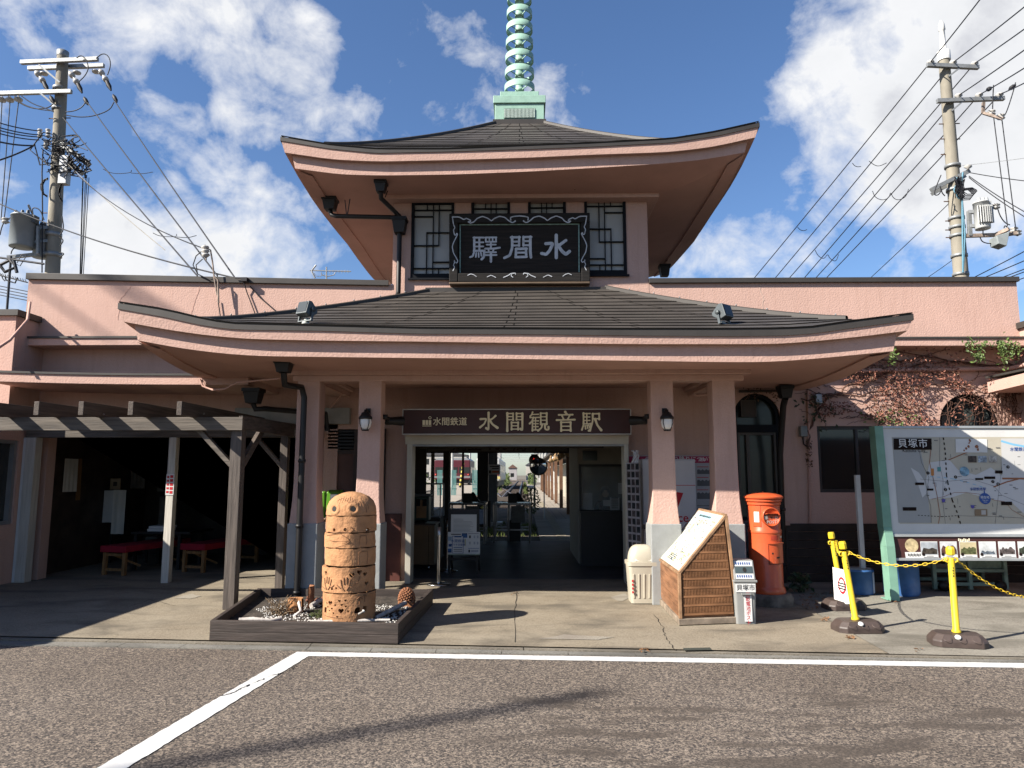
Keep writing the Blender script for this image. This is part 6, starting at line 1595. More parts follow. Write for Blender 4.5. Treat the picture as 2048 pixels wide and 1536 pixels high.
# poster case on the wall
Yb = YL-.05; a, b = at(1256,911,Yb), at(1428,1062,Yb)
pc_ = thing('notice_case', 'large white notice board with a crimson heading on the wall behind the vending machine', 'notice board', ((a.x+b.x)/2, YL, b.z))
mb = MB(); mb.box(a.x,b.x,Yb,YL-.001,b.z,a.z); bd = mb.build('board', mat('notice grey', (.42,.42,.44), .5, var=.02), pc_, .004)
zc2 = at(1400,926,Yb).z; mb = MB(); mb.box(a.x+.012,b.x-.012,Yb-.003,Yb-.0005,zc2,a.z-.012); hdg = mb.build('heading', mat('crimson', (.36,.015,.07), .5, var=.02), pc_)
text('のり降りについて', .088, V(at(1381,918,Yb).x,Yb-.006,(zc2+a.z)/2-.004), mat=paper, parent=hdg, bold=.006)
mb = MB()
for u, s in ((1296,.06),(1316,.045),(1403,.045),(1409,.03)):
    p = at(u,919,Yb); mb.add([V(p.x+s*math.cos(2*PI*k/10)*(1 if k % 2 else .75), Yb-.005, p.z+s*.7*math.sin(2*PI*k/10)) for k in range(10)], [tuple(range(10))])
mb.build('flower_mark', mat('pale pink', (.55,.35,.4), .5, var=0), hdg)
bus = mat('notice drawing grey', (.12,.12,.13), .6, var=.1)
for v0, v1 in ((936,948),(957,972),(982,998)):
    p, q = at(1394,v0,Yb), at(1424,v1,Yb); mb = MB(); mb.plate([(p.x,q.z),(q.x,q.z),(q.x,p.z-.03)]+[(q.x-(q.x-p.x)*k/8, p.z-.03+(.012 if k % 2 else -.008)) for k in range(1,8)]+[(p.x,p.z-.03)], [], .002, Matrix.Translation((0,Yb-.0025,0))); mb.build('drawing', bus, pc_)
    mb = MB(); mb.box(p.x,q.x-.05,Yb-.002,Yb-.0005,p.z+.012,p.z+.022); mb.build('red_lettering', inkred, pc_)
mb = MB()
for v in (1012,1018,1024,1032,1040): p = at(1394,v,Yb); mb.box(p.x,p.x+.2,Yb-.002,Yb-.0005,p.z,p.z+.008)
mb.build('lettering', bus, pc_)
# key ring rack on the right jamb
Yk = 9.95; a, b = at(1258,925,Yk), at(1279,1100,Yk)
rk = thing('photo_rack', 'tall clear rack of dark photo cards hanging at the right side of the entrance', 'rack', ((a.x+b.x)/2,Yk,b.z))
mb = MB(); x1 = b.x+.02
mb.hexa([V(a.x,Yk+.25,b.z), V(x1,Yk,b.z), V(x1,Yk+.012,b.z), V(a.x,Yk+.262,b.z)], [V(a.x,Yk+.25,a.z), V(x1,Yk,a.z), V(x1,Yk+.012,a.z), V(a.x,Yk+.262,a.z)]); mb.build('back_sheet', mat('clear film', (.34,.33,.36), .25, var=.2, vs=6), rk)
cardM = [mat('card a', (.02,.025,.03), .35, var=.5, vs=20), mat('card b', (.06,.05,.055), .35, var=.5, vs=20)]
for i in range(3):
    for k in range(11):
        f0, f1 = (i+.12)/3, (i+.88)/3; z0 = b.z+(a.z-b.z)*(k+.1)/11; z1 = b.z+(a.z-b.z)*(k+.85)/11; mb = MB()
        q = lambda f, z: V(a.x+(x1-a.x)*f, Yk+.25-.25*f-.004, z)
        mb.quad(q(f0,z0), q(f1,z0), q(f1,z1), q(f0,z1)); mb.build('card', cardM[(i+k) % 2], rk)
mb = MB(); p = at(1268,908,Yk+.1)
for k in range(8): mb.tube([V(p.x+R.uniform(-.05,.05),Yk+.1,a.z), V(p.x+R.uniform(-.06,.08),Yk+.1+R.uniform(-.05,.05),a.z+.1), V(p.x+R.uniform(-.03,.06),Yk+.1,a.z+.17)], .012, 5)
mb.build('plastic_bag', mat('clear bag', (.5,.5,.52), .2, var=.2, vs=10), rk)
# green public telephone
Yt = 10.35; a, b = at(643,980,Yt), at(681,1040,Yt)
tp = thing('public_telephone', 'bright green public telephone between the left pillars', 'telephone', ((a.x+b.x)/2,Yt,.9))
green = mat('telephone green', (.11,.30,.02), .35, var=.05)
mb = MB(); mb.prism([V(a.x+.07,Yt,b.z), V(a.x+.07,Yt+.02,a.z-.03), V(a.x+.07,Yt+.12,a.z), V(a.x+.07,Yt+.25,a.z), V(a.x+.07,Yt+.25,b.z)], 0, (b.x-a.x-.1,0,0)); ph_ = mb.build('body', green, tp, .012)
mb = MB(); mb.box(a.x,a.x+.055,Yt-.0,Yt+.08,b.z+.02,a.z-.02); mb.build('handset', green, tp, .018)
mb = MB(); mb.box(b.x-.16,b.x-.05,Yt-.008,Yt+.01,a.z-.2,a.z-.06); mb.build('keypad', steel, ph_, .004)
mb = MB(); mb.tube([V(a.x+.03,Yt+.02,b.z+.02), V(a.x+.02,Yt+.03,b.z-.12), V(a.x+.1,Yt+.03,b.z-.15), V(a.x+.12,Yt+.05,b.z)], .009, 6); mb.build('cord', blackM, tp)
mb = MB(); mb.box(a.x-.03,b.x+.05,Yt-.03,Yt+.32,b.z-.03,b.z-.001); mb.box(a.x+.1,b.x-.08,Yt+.1,Yt+.2,.03,b.z-.03); mb.build('shelf', mat('tan shelf', (.22,.13,.07), .6), tp, .004)

# ------------------------------------------------------------------ timber pergola on the left
ga = gnd(1,1); YF = 8.62; c = gnd(465,1229)
XPc = at(466,1100,YF).x
pg = thing('pergola', 'dark weathered timber pergola over the left shop front', 'pergola', (XPc,YF,.03))
bz0, bz1 = at(200,862,YF).z, at(200,836,YF).z
pw = .135
mb = MB(); mb.box(XPc-pw/2,XPc+pw/2,YF-pw/2,YF+pw/2,.03,bz1-.002); mb.build('post', woodz, pg, .005)
# second post near the building
xp2 = at(566,1000,9.6).x; mb = MB(); mb.box(xp2-.05,xp2+.05,9.55,9.66,.03,bz1-.03); mb.build('post', woodz, pg, .004)
mb = MB(); mb.box(-7.5, XPc+pw/2+.02, YF-pw/2-.05, YF-pw/2-.001, bz0, bz1); mb.build('front_beam', greyx, pg, .004)
hz0, hz1 = at(200,875,10.62).z, at(200,862,10.62).z
mb = MB(); mb.box(-7.5, -3.05, 10.6, 10.72, hz0, hz1+.03); mb.build('rear_beam', greyx, pg, .004)
mb = MB(); mb.hexa([V(XPc+.02,YF-pw/2,bz0+.02), V(XPc+.07,YF-pw/2,bz0+.02), V(xp2+.1,9.66,bz0-.02), V(xp2+.05,9.66,bz0-.02)], [V(XPc+.02,YF-pw/2,bz1+.02), V(XPc+.07,YF-pw/2,bz1+.02), V(xp2+.1,9.66,bz1), V(xp2+.05,9.66,bz1)]); mb.build('side_beam', woody, pg, .004)
# braces
mb = MB(); mb.bar(V(XPc-.06,YF,bz0-.42), V(XPc-.5,YF,bz0+.03), .09, .055); mb.build('brace', greyx, pg, .004)
mb = MB(); mb.bar(V(XPc+.03,YF+.05,bz0-.42), V(XPc+.03+.06,YF+.5,bz0+.03), .055, .09); mb.build('brace', woody, pg, .004)
mb = MB(); mb.bar(V(xp2-.03,9.6,bz0-.42), V(xp2-.42,9.6,bz0+.0), .08, .05); mb.build('brace', greyx, pg, .004)
# rafters: their front ends stick out over the beam
rends = [at(u,816,8.12) for u in (-23,75,164,263,360)]
for k, e in enumerate(rends):
    z0, z1 = e.z-.085, e.z+.075
    mb = MB(); dz = .02
    mb.hexa([V(e.x-.03,8.1,z0), V(e.x+.03,8.1,z0), V(e.x+.03,10.74,z0+dz), V(e.x-.03,10.74,z0+dz)], [V(e.x-.03,8.1,z1), V(e.x+.03,8.1,z1), V(e.x+.03,10.74,z1+dz), V(e.x-.03,10.74,z1+dz)])
    mb.build('rafter', woody, pg, .004)
mb = MB()
for u, v in ((20,833),(209,829),(297,829),(409,828)): p = at(u,v,YF-pw/2-.06); mb.tube([p, p+V(0,-.03,-.005), p+V(.015,-.04,.01)], .005, 5)
mb.build('hook', galv, pg)
# white posts that carry the rear beam
x = at(342,1000,10.66).x; mb = MB(); mb.box(x-.055,x+.055,10.605,10.715,.03,hz0); wp = mb.build('white_post', whitez, pg, .004)
p, q = at(337,948,10.6), at(352,990,10.6); mb = MB(); mb.box(x-.06,x+.06,10.598,10.604,q.z,p.z); pn = mb.build('paper_notice', paper, wp)
mb = MB()
for k in range(5): mb.box(x-.05+.001*k,x-.015,10.595,10.5975,q.z+.03+k*.055,q.z+.06+k*.055); mb.box(x+.0,x+.045,10.595,10.5975,q.z+.02+k*.058,q.z+.06+k*.058)
mb.build('red_lettering', inkred, pn)
x = at(57,1000,10.66).x; mb = MB(); mb.box(x-.075,x+.075,10.605,10.76,.03,hz0); wp = mb.build('white_post', whitez, pg, .004)
mb = MB(); mb.box(x-.13,x-.079,10.63,10.72,.03,hz0); mb.build('side_strip', white, wp)
# ------------------------------------------------------------------ inside the dark shop front
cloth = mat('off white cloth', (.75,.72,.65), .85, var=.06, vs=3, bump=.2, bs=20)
dk = mat('old dark door', (.05,.034,.027), .6, var=.4, vs=3)
mb = MB(); mb.box(-7.655,-7.6,11.12,14.3,.03,2.25)
ds = mb.build('shop_door', dk, st)
def noren(u0, u1, v0, v1, Y, X=None, lab='', side=0, m=None):
    p, q = at(u0,v0,Y), at(u1,v1,Y); n = 14; rows = []
    if side:                               # hangs on the left wall, which runs away from the street
        def onx(u, v, X=-7.56): d = ray(u, v); t = X/d.x; return V(X, t*d.y, CH+t*d.z)
        A_, B_, C_ = onx(u0,v0), onx(u1,v0), onx(u1,v1)
        for z in (A_.z, (A_.z+C_.z)/2, C_.z): rows.append([V(-7.56+.02*math.sin(i*1.5)*(A_.z-z), A_.y+(B_.y-A_.y)*i/n, z) for i in range(n+1)])
        mb = MB(); mb.grid(rows); return tag(mb.build('noren_curtain', m or cloth), lab, 'curtain', 'cloth curtains in the shop doorway')
    for z in (p.z, (p.z+q.z)/2, q.z):
        rows.append([V(p.x+(q.x-p.x)*i/n, Y+side*(i/n)+.025*math.sin(i*1.5)*(p.z-z+.1), z) for i in range(n+1)])
    mb = MB(); mb.grid(rows); return tag(mb.build('noren_curtain', m or cloth), lab, 'curtain', 'cloth curtains in the shop doorway')
noren(73,110,915,985,11.9,lab='off white cloth curtain nearest the left white post',side=.5)
noren(130,157,917,983,12.6,lab='off white cloth curtain in the second dark door from the left white post',side=.4)
noren(157,165,917,1000,12.9,side=.1,lab='narrow tan cloth strip beside the second cloth curtain',m=mat('tan cloth', (.2,.10,.035), .85, var=.1))
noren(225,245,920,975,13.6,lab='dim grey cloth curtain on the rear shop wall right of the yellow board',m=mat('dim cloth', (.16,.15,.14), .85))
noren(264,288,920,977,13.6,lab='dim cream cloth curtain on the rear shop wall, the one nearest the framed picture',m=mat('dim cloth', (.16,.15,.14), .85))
p, q = at(201,875,13.4), at(219,980,13.4); mb = MB(); mb.hexa([V(p.x-.04,13.4,q.z),V(q.x-.08,13.4,q.z),V(q.x-.08,13.44,q.z),V(p.x-.04,13.44,q.z)],[V(p.x,13.4,p.z),V(q.x,13.4,p.z),V(q.x,13.44,p.z),V(p.x,13.44,p.z)]); tag(mb.build('yellow_board', mat('ochre board', (.30,.16,.02), .7)), 'tall ochre yellow board hanging on the rear shop wall', 'sign board')
p, q = at(194,981,12.9), at(229,1045,12.9); t = thing('menu_board', 'white menu board with a cloth draped over its right side in the dark shop', 'menu board', ((p.x+q.x)/2,12.9,.03))
mb = MB(); mb.box(p.x,q.x,12.9,12.93,q.z,p.z); mb.build('board', white, t, .004); mb = MB(); mb.box(p.x+.05,p.x+.09,12.93,12.97,.03,q.z); mb.box(q.x-.09,q.x-.05,12.93,12.97,.03,q.z); mb.build('leg', blackM, t)
r0, r1 = at(228,980,12.88), at(248,1068,12.88); mb = MB(); mb.grid([[V(r0.x+(r1.x-r0.x)*i/6,12.87+.02*math.sin(i*2),z-(.25*(i < 3) if z < 1.2 else 0)*0) for i in range(7)] for z in (r0.z,(r0.z+r1.z)/2,r1.z)]); mb.build('drape', cloth, t)
p, q = at(219,957,12.85), at(238,979,12.85); t = thing('framed_card', 'small framed card standing on top of the menu board', 'picture', ((p.x+q.x)/2,12.85,q.z)); mb = MB(); mb.box(p.x,q.x,12.88,12.9,q.z,p.z); mb.build('frame', mat('tan frame', (.35,.27,.17), .6), t, .004); mb = MB(); mb.box(p.x+.06,q.x-.06,12.875,12.879,q.z+.06,p.z-.06); mb.build('picture', darkin, t)
p, q = at(317,932,13.7), at(345,983,13.7); t = thing('framed_picture', 'framed picture with a pale mount on the rear shop wall behind the white post', 'picture', ((p.x+q.x)/2,13.7,q.z))
mb = MB(); mb.box(p.x,q.x,13.7,13.73,q.z,p.z); mb.build('mount', mat('pale mount', (.2,.19,.18), .6), t); mb = MB(); mb.box(p.x+.08,q.x-.08,13.69,13.699,q.z+.08,p.z-.08); mb.build('picture', mat('dark print', (.05,.03,.02), .5, var=.5), t)
# paper lantern bulbs
for u, v in ((245,884),(366,886)):
    p = at(u,v,11.6); t = thing('globe_lamp', 'small cream globe lamp hanging over the benches, the %s one' % ('left' if u < 300 else 'right'), 'lamp', p, 'globe lamps in the shop'); mb = MB(); mb.ball((p.x,p.y,p.z),.055,(1,1,.8)); mb.build('globe', mat('cream globe', (.5,.42,.3), .5), t); mb = MB(); mb.tube([p+V(0,0,.04), V(p.x,p.y,2.74)], .006, 5); mb.build('cord', rubber, t)
benchw = wood('bench timber', (.28,.15,.06), 2); redc = mat('red felt', (.30,.012,.03), .9, var=.1, vs=8, bump=.2, bs=60)
def bench():
    t = thing('red_bench', 'bench', 'bench', None, 'red covered benches in the shop front'); L, Wd_ = 1.55, .46
    mb = MB(); mb.box(-Wd_/2,Wd_/2,-.0,L,.40,.46); mb.box(-Wd_/2-.006,Wd_/2+.006,-.006,L+.006,.36,.4615); mb.build('seat', redc, t, .012)
    for y in (.06,L-.06):
        for x in (-.18,.18): mb = MB(); mb.box(x-.028,x+.028,y-.028,y+.028,0,.358); mb.build('leg', benchw, t, .003)
        for z_ in (.07,.3): mb = MB(); mb.box(-.15,.15,y-.015,y+.015,z_,z_+.04); mb.build('stretcher', benchw, t)
    mb = MB(); mb.bar(V(-.1,.08,.33), V(.1,.5,.1), .03); mb.build('brace', benchw, t)
    return t
b0 = bench(); S1 = gnd(222,1152); b0.location = (S1.x, S1.y, .03); b0.rotation_euler.z = rad(-12); b0['label'] = 'red covered timber bench left of the black table'
S2 = gnd(382,1146); dup(b0, (S2.x,S2.y,.03), rad(-14), 'red covered timber bench right of the white post')
Yd = 12.0; p, q = at(262,1065,Yd), at(345,1065,Yd); t = thing('black_table', 'black table carrying a stack of white papers between the red benches', 'table', ((p.x+q.x)/2,Yd,.03))
mb = MB(); mb.box(p.x,q.x+.3,Yd,Yd+.9,p.z-.03,p.z+.01); mb.build('table_top', blackM, t, .004)
for x_ in (p.x+.06,q.x+.1):
    for y_ in (Yd+.06,Yd+.84): mb = MB(); mb.box(x_-.025,x_+.025,y_-.025,y_+.025,.03,p.z-.03); mb.build('leg', blackM, t)
px0, px1 = at(295,1055,Yd+.1).x, at(335,1055,Yd+.1).x
for k in range(2):
    mb = MB(); mb.box(px0+.02*k,px1+.02*k,Yd+.1,Yd+.4,p.z+.011+k*.045,p.z+.053+k*.045); tag(mb.build('paper_stack', paper, None, .002), 'bundle of white papers on the black table, the %s one' % ('lower' if k == 0 else 'upper'), 'papers', 'paper bundles on the black table')
p, q = at(312,992,13.2), at(345,1050,13.2); t = thing('worn_chair_sack', 'dim beige padded chair behind the black table', 'chair', ((p.x+q.x)/2,13.2,.03)); bg_ = mat('dim beige', (.13,.12,.1), .8, var=.2)
mb = MB(); mb.box(p.x,q.x,13.3,13.4,q.z-.1,p.z); mb.build('backrest', bg_, t, .04); mb = MB(); mb.box(p.x,q.x,12.9,13.3,.42,.5); mb.build('seat', bg_, t, .02)
for x_ in (p.x+.03,q.x-.03):
    for y_ in (12.93,13.35): mb = MB(); mb.box(x_-.02,x_+.02,y_-.02,y_+.02,.03,.42); mb.build('leg', blackM, t)
t.name = 'padded_chair'

# ------------------------------------------------------------------ things standing in the concourse
Yq = 12.0; a, b = at(800,1047,Yq), at(868,1143,Yq); t = thing('wooden_cabinet', 'brown wooden cabinet on castors just inside the entrance', 'cabinet', ((a.x+b.x)/2,Yq,.03))
cab = mat('brown cabinet wood', (.17,.095,.04), .55, var=.15, vs=3)
mb = MB(); mb.box(a.x,b.x-.1,Yq,Yq+.55,.13,a.z-.03); mb.build('body', cab, t, .004); mb = MB(); mb.box(b.x-.096,b.x,Yq-.004,Yq+.55,.13,a.z-.03); mb.build('side_panel', cab, t, .003); mb = MB(); mb.box(a.x-.02,b.x+.02,Yq-.02,Yq+.57,a.z-.028,a.z); mb.build('top', mat('dark top', (.05,.03,.02), .4), t, .004)
for x_ in (a.x+.08,b.x-.1): mb = MB(); mb.lathe([(0,-.015),(.04,-.015),(.04,.015),(0,.015)],(0,0,0),12,Matrix.Translation((x_,Yq+.1,.073)) @ Matrix.Rotation(PI/2,4,'Y')); mb.build('castor', steel, t)
# model tram in a glass case on the cabinet
p, q = at(818,988,Yq+.2), at(858,1046,Yq+.2); t = thing('model_tram', 'dark green and cream model tram on the cabinet top', 'model', ((p.x+q.x)/2,Yq+.3,a.z)); zz2 = a.z+.002
mb = MB(); mb.box(p.x,q.x,Yq+.15,Yq+.45,zz2+.04,p.z-.04); mb.build('body', mat('tram green', (.02,.04,.03), .4), t, .012); mb = MB(); mb.box(p.x-.02,q.x+.02,Yq+.13,Yq+.47,p.z-.038,p.z); mb.build('roof', mat('tram roof', (.11,.11,.1), .5), t, .01)
mb = MB(); mb.box(p.x+.14,q.x-.04,Yq+.143,Yq+.149,zz2+.08,p.z-.1); mb.build('cream_panel', mat('tram orange', (.22,.11,.04), .5), t)
for k in range(3): mb = MB(); mb.box(p.x+.02+k*.11,p.x+.09+k*.11,Yq+.138,Yq+.142,p.z-.2,p.z-.08); mb.build('window', glassD, t)
for x_ in (p.x+.06,q.x-.06): mb = MB(); mb.lathe([(0,-.01),(.035,-.01),(.035,.01),(0,.01)],(0,0,0),12,Matrix.Translation((x_,Yq+.17,zz2+.036)) @ Matrix.Rotation(PI/2,4,'X')); mb.build('wheel', blackM, t)
def stanchion(u, v, vt, lab):
    c = gnd(u, v, .032); t = thing('belt_post', lab, 'stanchion', c, 'chrome belt posts'); zt2 = at(u,vt,c.y).z
    mb = MB(); mb.lathe([(0,0),(.17,0),(.17,.012),(.1,.028),(.03,.034),(0,.034)], c, 28); mb.build('base', steel, t)
    mb = MB(); mb.lathe([(.026,.03),(.026,zt2-c.z-.12)], c, 16); mb.build('pole', steel, t); mb = MB(); mb.lathe([(.03,zt2-c.z-.12),(.03,zt2-c.z),(0,zt2-c.z+.004)], c, 16); mb.build('head', mat('chrome head', (.5,.48,.45), .3, .8), t)
stanchion(877,1169,1054,'chrome belt post beside the brown cabinet, nearest the entrance'); stanchion(894,1142,1040,'chrome belt post half behind the easel board, further inside')
# easel with two posters
Ye_ = 11.55; a, b = at(896,1022,Ye_), at(958,1150,Ye_); t = thing('easel_board', 'dark easel holding a white notice and a blue railway poster in the entrance', 'easel', ((a.x+b.x)/2,Ye_,.03))
mb = MB(); mb.box(a.x,b.x,Ye_+.02,Ye_+.05,.55,a.z+.03); bd = mb.build('board', mat('easel black', (.016,.014,.02), .5), t, .004)
for x_ in (a.x+.03,b.x-.03):
    mb = MB(); mb.bar(V(x_,Ye_+.03,.031), V(x_,Ye_+.035,a.z), .035); mb.build('leg', blackM, t); mb = MB(); mb.bar(V(x_,Ye_+.5,.031), V(x_,Ye_+.06,a.z-.05), .03); mb.build('leg', blackM, t)
mb = MB(); mb.box(a.x,b.x,Ye_+.02,Ye_+.05,.25,.29); mb.build('rail', blackM, t)
p, q = at(902,1029,Ye_), at(953,1064,Ye_); mb = MB(); mb.box(p.x,q.x,Ye_+.012,Ye_+.018,q.z-.05,p.z); nt1 = mb.build('paper_notice', paper, t)
mb = MB()
for k in range(13): z_ = p.z-.07-k*.02; mb.box(p.x+.04,p.x+(.2 if k < 2 else R.uniform(.3,.36)),Ye_+.009,Ye_+.011,z_-.005,z_)
mb.build('lettering', mat('grey print', (.25,.25,.25), .6, var=0), nt1)
p, q = at(896,1064,Ye_-.03), at(960,1110,Ye_-.03); mb = MB(); mb.box(p.x,q.x,Ye_-.03,Ye_-.02,q.z,p.z); ps = mb.build('poster', paper, t)
def pq_(fx0, fx1, fz0, fz1, m, d, name):
    mb = MB(); mb.box(p.x+(q.x-p.x)*fx0,p.x+(q.x-p.x)*fx1,Ye_-.03-d,Ye_-.0301-d+.001,p.z+(q.z-p.z)*fz1,p.z+(q.z-p.z)*fz0); return mb.build(name, m, ps)
pq_(.135,.485,.17,.93,inkblue,.002,'phone_border'); pq_(.15,.47,.19,.91,paper,.004,'phone_screen'); pq_(.2,.42,.18,.23,inkblue,.006,'phone_notch')
pq_(.43,.6,.05,.25,mat('poster sky',(.04,.12,.3),.5,var=.5,vs=15),.003,'photograph'); pq_(0,.12,.2,.38,mat('poster pale blue',(.3,.4,.5),.5),.003,'photograph'); pq_(.02,.12,.52,.64,inkblue,.003,'photograph'); pq_(0,.12,.72,.9,mat('poster sky',(.04,.12,.3),.5),.003,'photograph'); pq_(.1,.4,.08,.12,ink,.003,'heading_bar'); pq_(0,1,.95,1,mat('poster green',(.3,.36,.28),.5),.002,'footer')
for fx in (.66,.8,.9):
    for fz in (.15,.42): pq_(fx,fx+.05,fz,fz+.12,mat('poster grey',(.4,.42,.45),.5) if fx > .7 or fz > .3 else ink,.003,'pictogram')
pq_(.63,.97,.06,.08,bus,.003,'rule'); pq_(.63,.97,.7,.72,inkblue,.003,'rule'); pq_(.64,.69,.77,.89,ink,.003,'pictogram'); pq_(.72,.95,.78,.88,mat('poster grey',(.4,.42,.45),.5),.003,'print_block'); pq_(.52,.56,.3,.6,mat('poster cream',(.5,.47,.3),.5),.003,'print_block')
cxp = p.x+(q.x-p.x)*.31; text('水間鉄道', .055, V(cxp,Ye_-.037,p.z+(q.z-p.z)*.40), mat=inkblue, parent=ps, bold=.01); text('スマホ定期券', .04, V(cxp,Ye_-.037,p.z+(q.z-p.z)*.56), mat=inkblue, parent=ps, bold=.01)
for fz in (.66,.74,.82): pq_(.18,.45,fz,fz+.03,inkblue if fz < .7 else bus,.006,'print_line')
# ticket gates
def gate(u, v, lab, wide=1):
    c = gnd(u, v, .032); s = c.y/1421; t = thing('ticket_gate', lab, 'ticket gate', c, 'ticket gates')
    mb = MB(); w = .42*wide; zt2 = at(u,1010,c.y).z
    for x_ in (-w,-.08,w):
        for y_ in (0,.9): mb.tube([c+V(x_,y_,0), c+V(x_,y_,zt2)], .022, 8)
    for z_ in (.3,zt2): mb.bar(c+V(-w,0,z_), c+V(w,0,z_), .03); mb.bar(c+V(-w,.9,z_), c+V(w,.9,z_), .03); mb.bar(c+V(-w,0,z_), c+V(-w,.9,z_), .03); mb.bar(c+V(w,0,z_), c+V(w,.9,z_), .03)
    mb.build('frame', mat('bare steel', (.2,.2,.21), .3, .9), t)
    mb = MB(); mb.box(c.x-w-.03,c.x+w+.03,c.y-.03,c.y+.95,zt2,zt2+.04); mb.build('top', mat('gate top', (.1,.1,.11), .25, .7), t)
    mb = MB(); mb.box(c.x-.02,c.x+.3,c.y-.045,c.y-.035,.5,zt2-.02); mb.build('poster_panel', mat('gate poster', (.14,.13,.125), .4, var=.3, vs=4), t)
    mb = MB(); mb.box(c.x-.1,c.x+.12,c.y+.2,c.y+.45,zt2+.04,zt2+.26); mb.box(c.x-.12,c.x+.2,c.y+.1,c.y+.4,.05,.55); mb.build('card_reader', blackM, t, .01)
    mb = MB(); mb.hexa([c+V(.12,.15,zt2+.04), c+V(.3,.15,zt2+.04), c+V(.3,.4,zt2+.04), c+V(.12,.4,zt2+.04)], [c+V(.1,.25,zt2+.26), c+V(.16,.25,zt2+.26), c+V(.16,.4,zt2+.2), c+V(.1,.4,zt2+.2)]); mb.build('reader_hood', blackM, t, .01)
gate(1024,1086,'steel ticket gate in the middle of the concourse with a poster on it'); gate(932,1088,'steel ticket gate behind the easel board')
# arrow sign stand
c = gnd(972,1057,.032); t = thing('arrow_stand', 'black sign stand with two yellow arrows and a blue paper beside the gates', 'sign', c); p, q = at(955,1002,c.y), at(981,1055,c.y)
mb = MB(); mb.hexa([V(p.x,c.y,.04),V(q.x,c.y,.04),V(q.x,c.y+.5,.04),V(p.x,c.y+.5,.04)],[V(p.x,c.y+.12,p.z),V(q.x,c.y+.12,p.z),V(q.x,c.y+.16,p.z),V(p.x,c.y+.16,p.z)]); mb.build('board', ink, t, .004)
ylw = mat('arrow yellow', (.55,.5,.15), .5, var=0)
for vz, sg in ((1008,1),(1015,-1)):
    o = at(968,vz,c.y+.06); mb = MB(); mb.poly([V(o.x+sg*x_,o.y,o.z+z_) for x_,z_ in ((-.11,-.025),(.04,-.025),(.04,-.05),(.12,0),(.04,.05),(.04,.025),(-.11,.025))]); mb.build('arrow', ylw, t)
a_, b_ = at(959,1019,c.y+.02), at(974,1048,c.y+.02); mb = MB(); mb.box(a_.x,b_.x,c.y+.0,c.y+.01,b_.z,a_.z); mb.build('blue_paper', mat('pale blue paper', (.3,.36,.5), .6), t)
text('アプリ', .07, V((a_.x+b_.x)/2,c.y-.003,a_.z-.08), mat=inkblue, parent=t)
# banner hung under the ceiling
p, q = at(855,880,12.5), at(1135,903,12.5); mb = MB(); mb.box(p.x,q.x,12.5,12.51,q.z,p.z); bnr = tag(mb.build('banner', mat('dim banner', (.09,.085,.08), .8, var=.05)), 'dark banner with large characters hanging under the concourse ceiling', 'banner')
text('創立 100 周年', .26, V((p.x+q.x)/2,12.495,q.z+.11), mat=mat('banner print', (.03,.012,.012), .7, var=0), parent=bnr, bold=.01)
# glass show case on the left
p, q = at(826,968,13.6), at(880,1045,13.6); t = thing('display_case', 'glass display case behind the model tram', 'display case', ((p.x+q.x)/2,13.6,.03)); mb = MB(); mb.box(p.x,q.x,13.6,14.2,.03,.8); mb.build('cabinet', darkin, t)
mb = MB()
for x_ in (p.x,q.x):
    for y_ in (13.6,14.2): mb.box(x_-.012,x_+.012,y_-.012,y_+.012,.8,p.z)
mb.box(p.x,q.x,13.59,13.61,p.z-.012,p.z+.012); mb.box(p.x,q.x,14.19,14.21,p.z-.012,p.z+.012); mb.build('frame', grey, t)
mb = MB(); mb.box(p.x+.02,q.x-.02,13.6,13.604,.8,p.z-.02); mb.build('pane', MATS['clear glass'], t)
# papers and equipment on the counter
for u0,u1,v0,v1,lab_ in ((1206,1221,1000,1012,'white paper standing on the ticket counter, left of the tallest sheet'),(1220,1239,995,1020,'tallest white sheet of print standing on the ticket counter'),(1236,1247,966,988,'blank white sheet taped inside the ticket window')):
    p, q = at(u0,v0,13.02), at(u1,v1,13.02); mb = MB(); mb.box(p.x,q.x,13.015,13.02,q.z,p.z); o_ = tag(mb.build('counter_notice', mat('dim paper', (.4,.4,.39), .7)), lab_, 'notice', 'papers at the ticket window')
    if u0 == 1220:
        mb = MB()
        for k in range(6): mb.box(p.x+.02,q.x-.02,13.011,13.0145,q.z+.03+k*.035,q.z+.045+k*.035)
        mb.build('lettering', ink, o_)
p, q = at(1165,986,13.5), at(1185,1020,13.5); mb = MB(); mb.box(p.x,q.x,13.5,13.53,q.z,p.z); tag(mb.build('office_poster', mat('dim paper', (.4,.4,.39), .7)), 'pale poster inside the ticket office at the left of its window', 'poster')
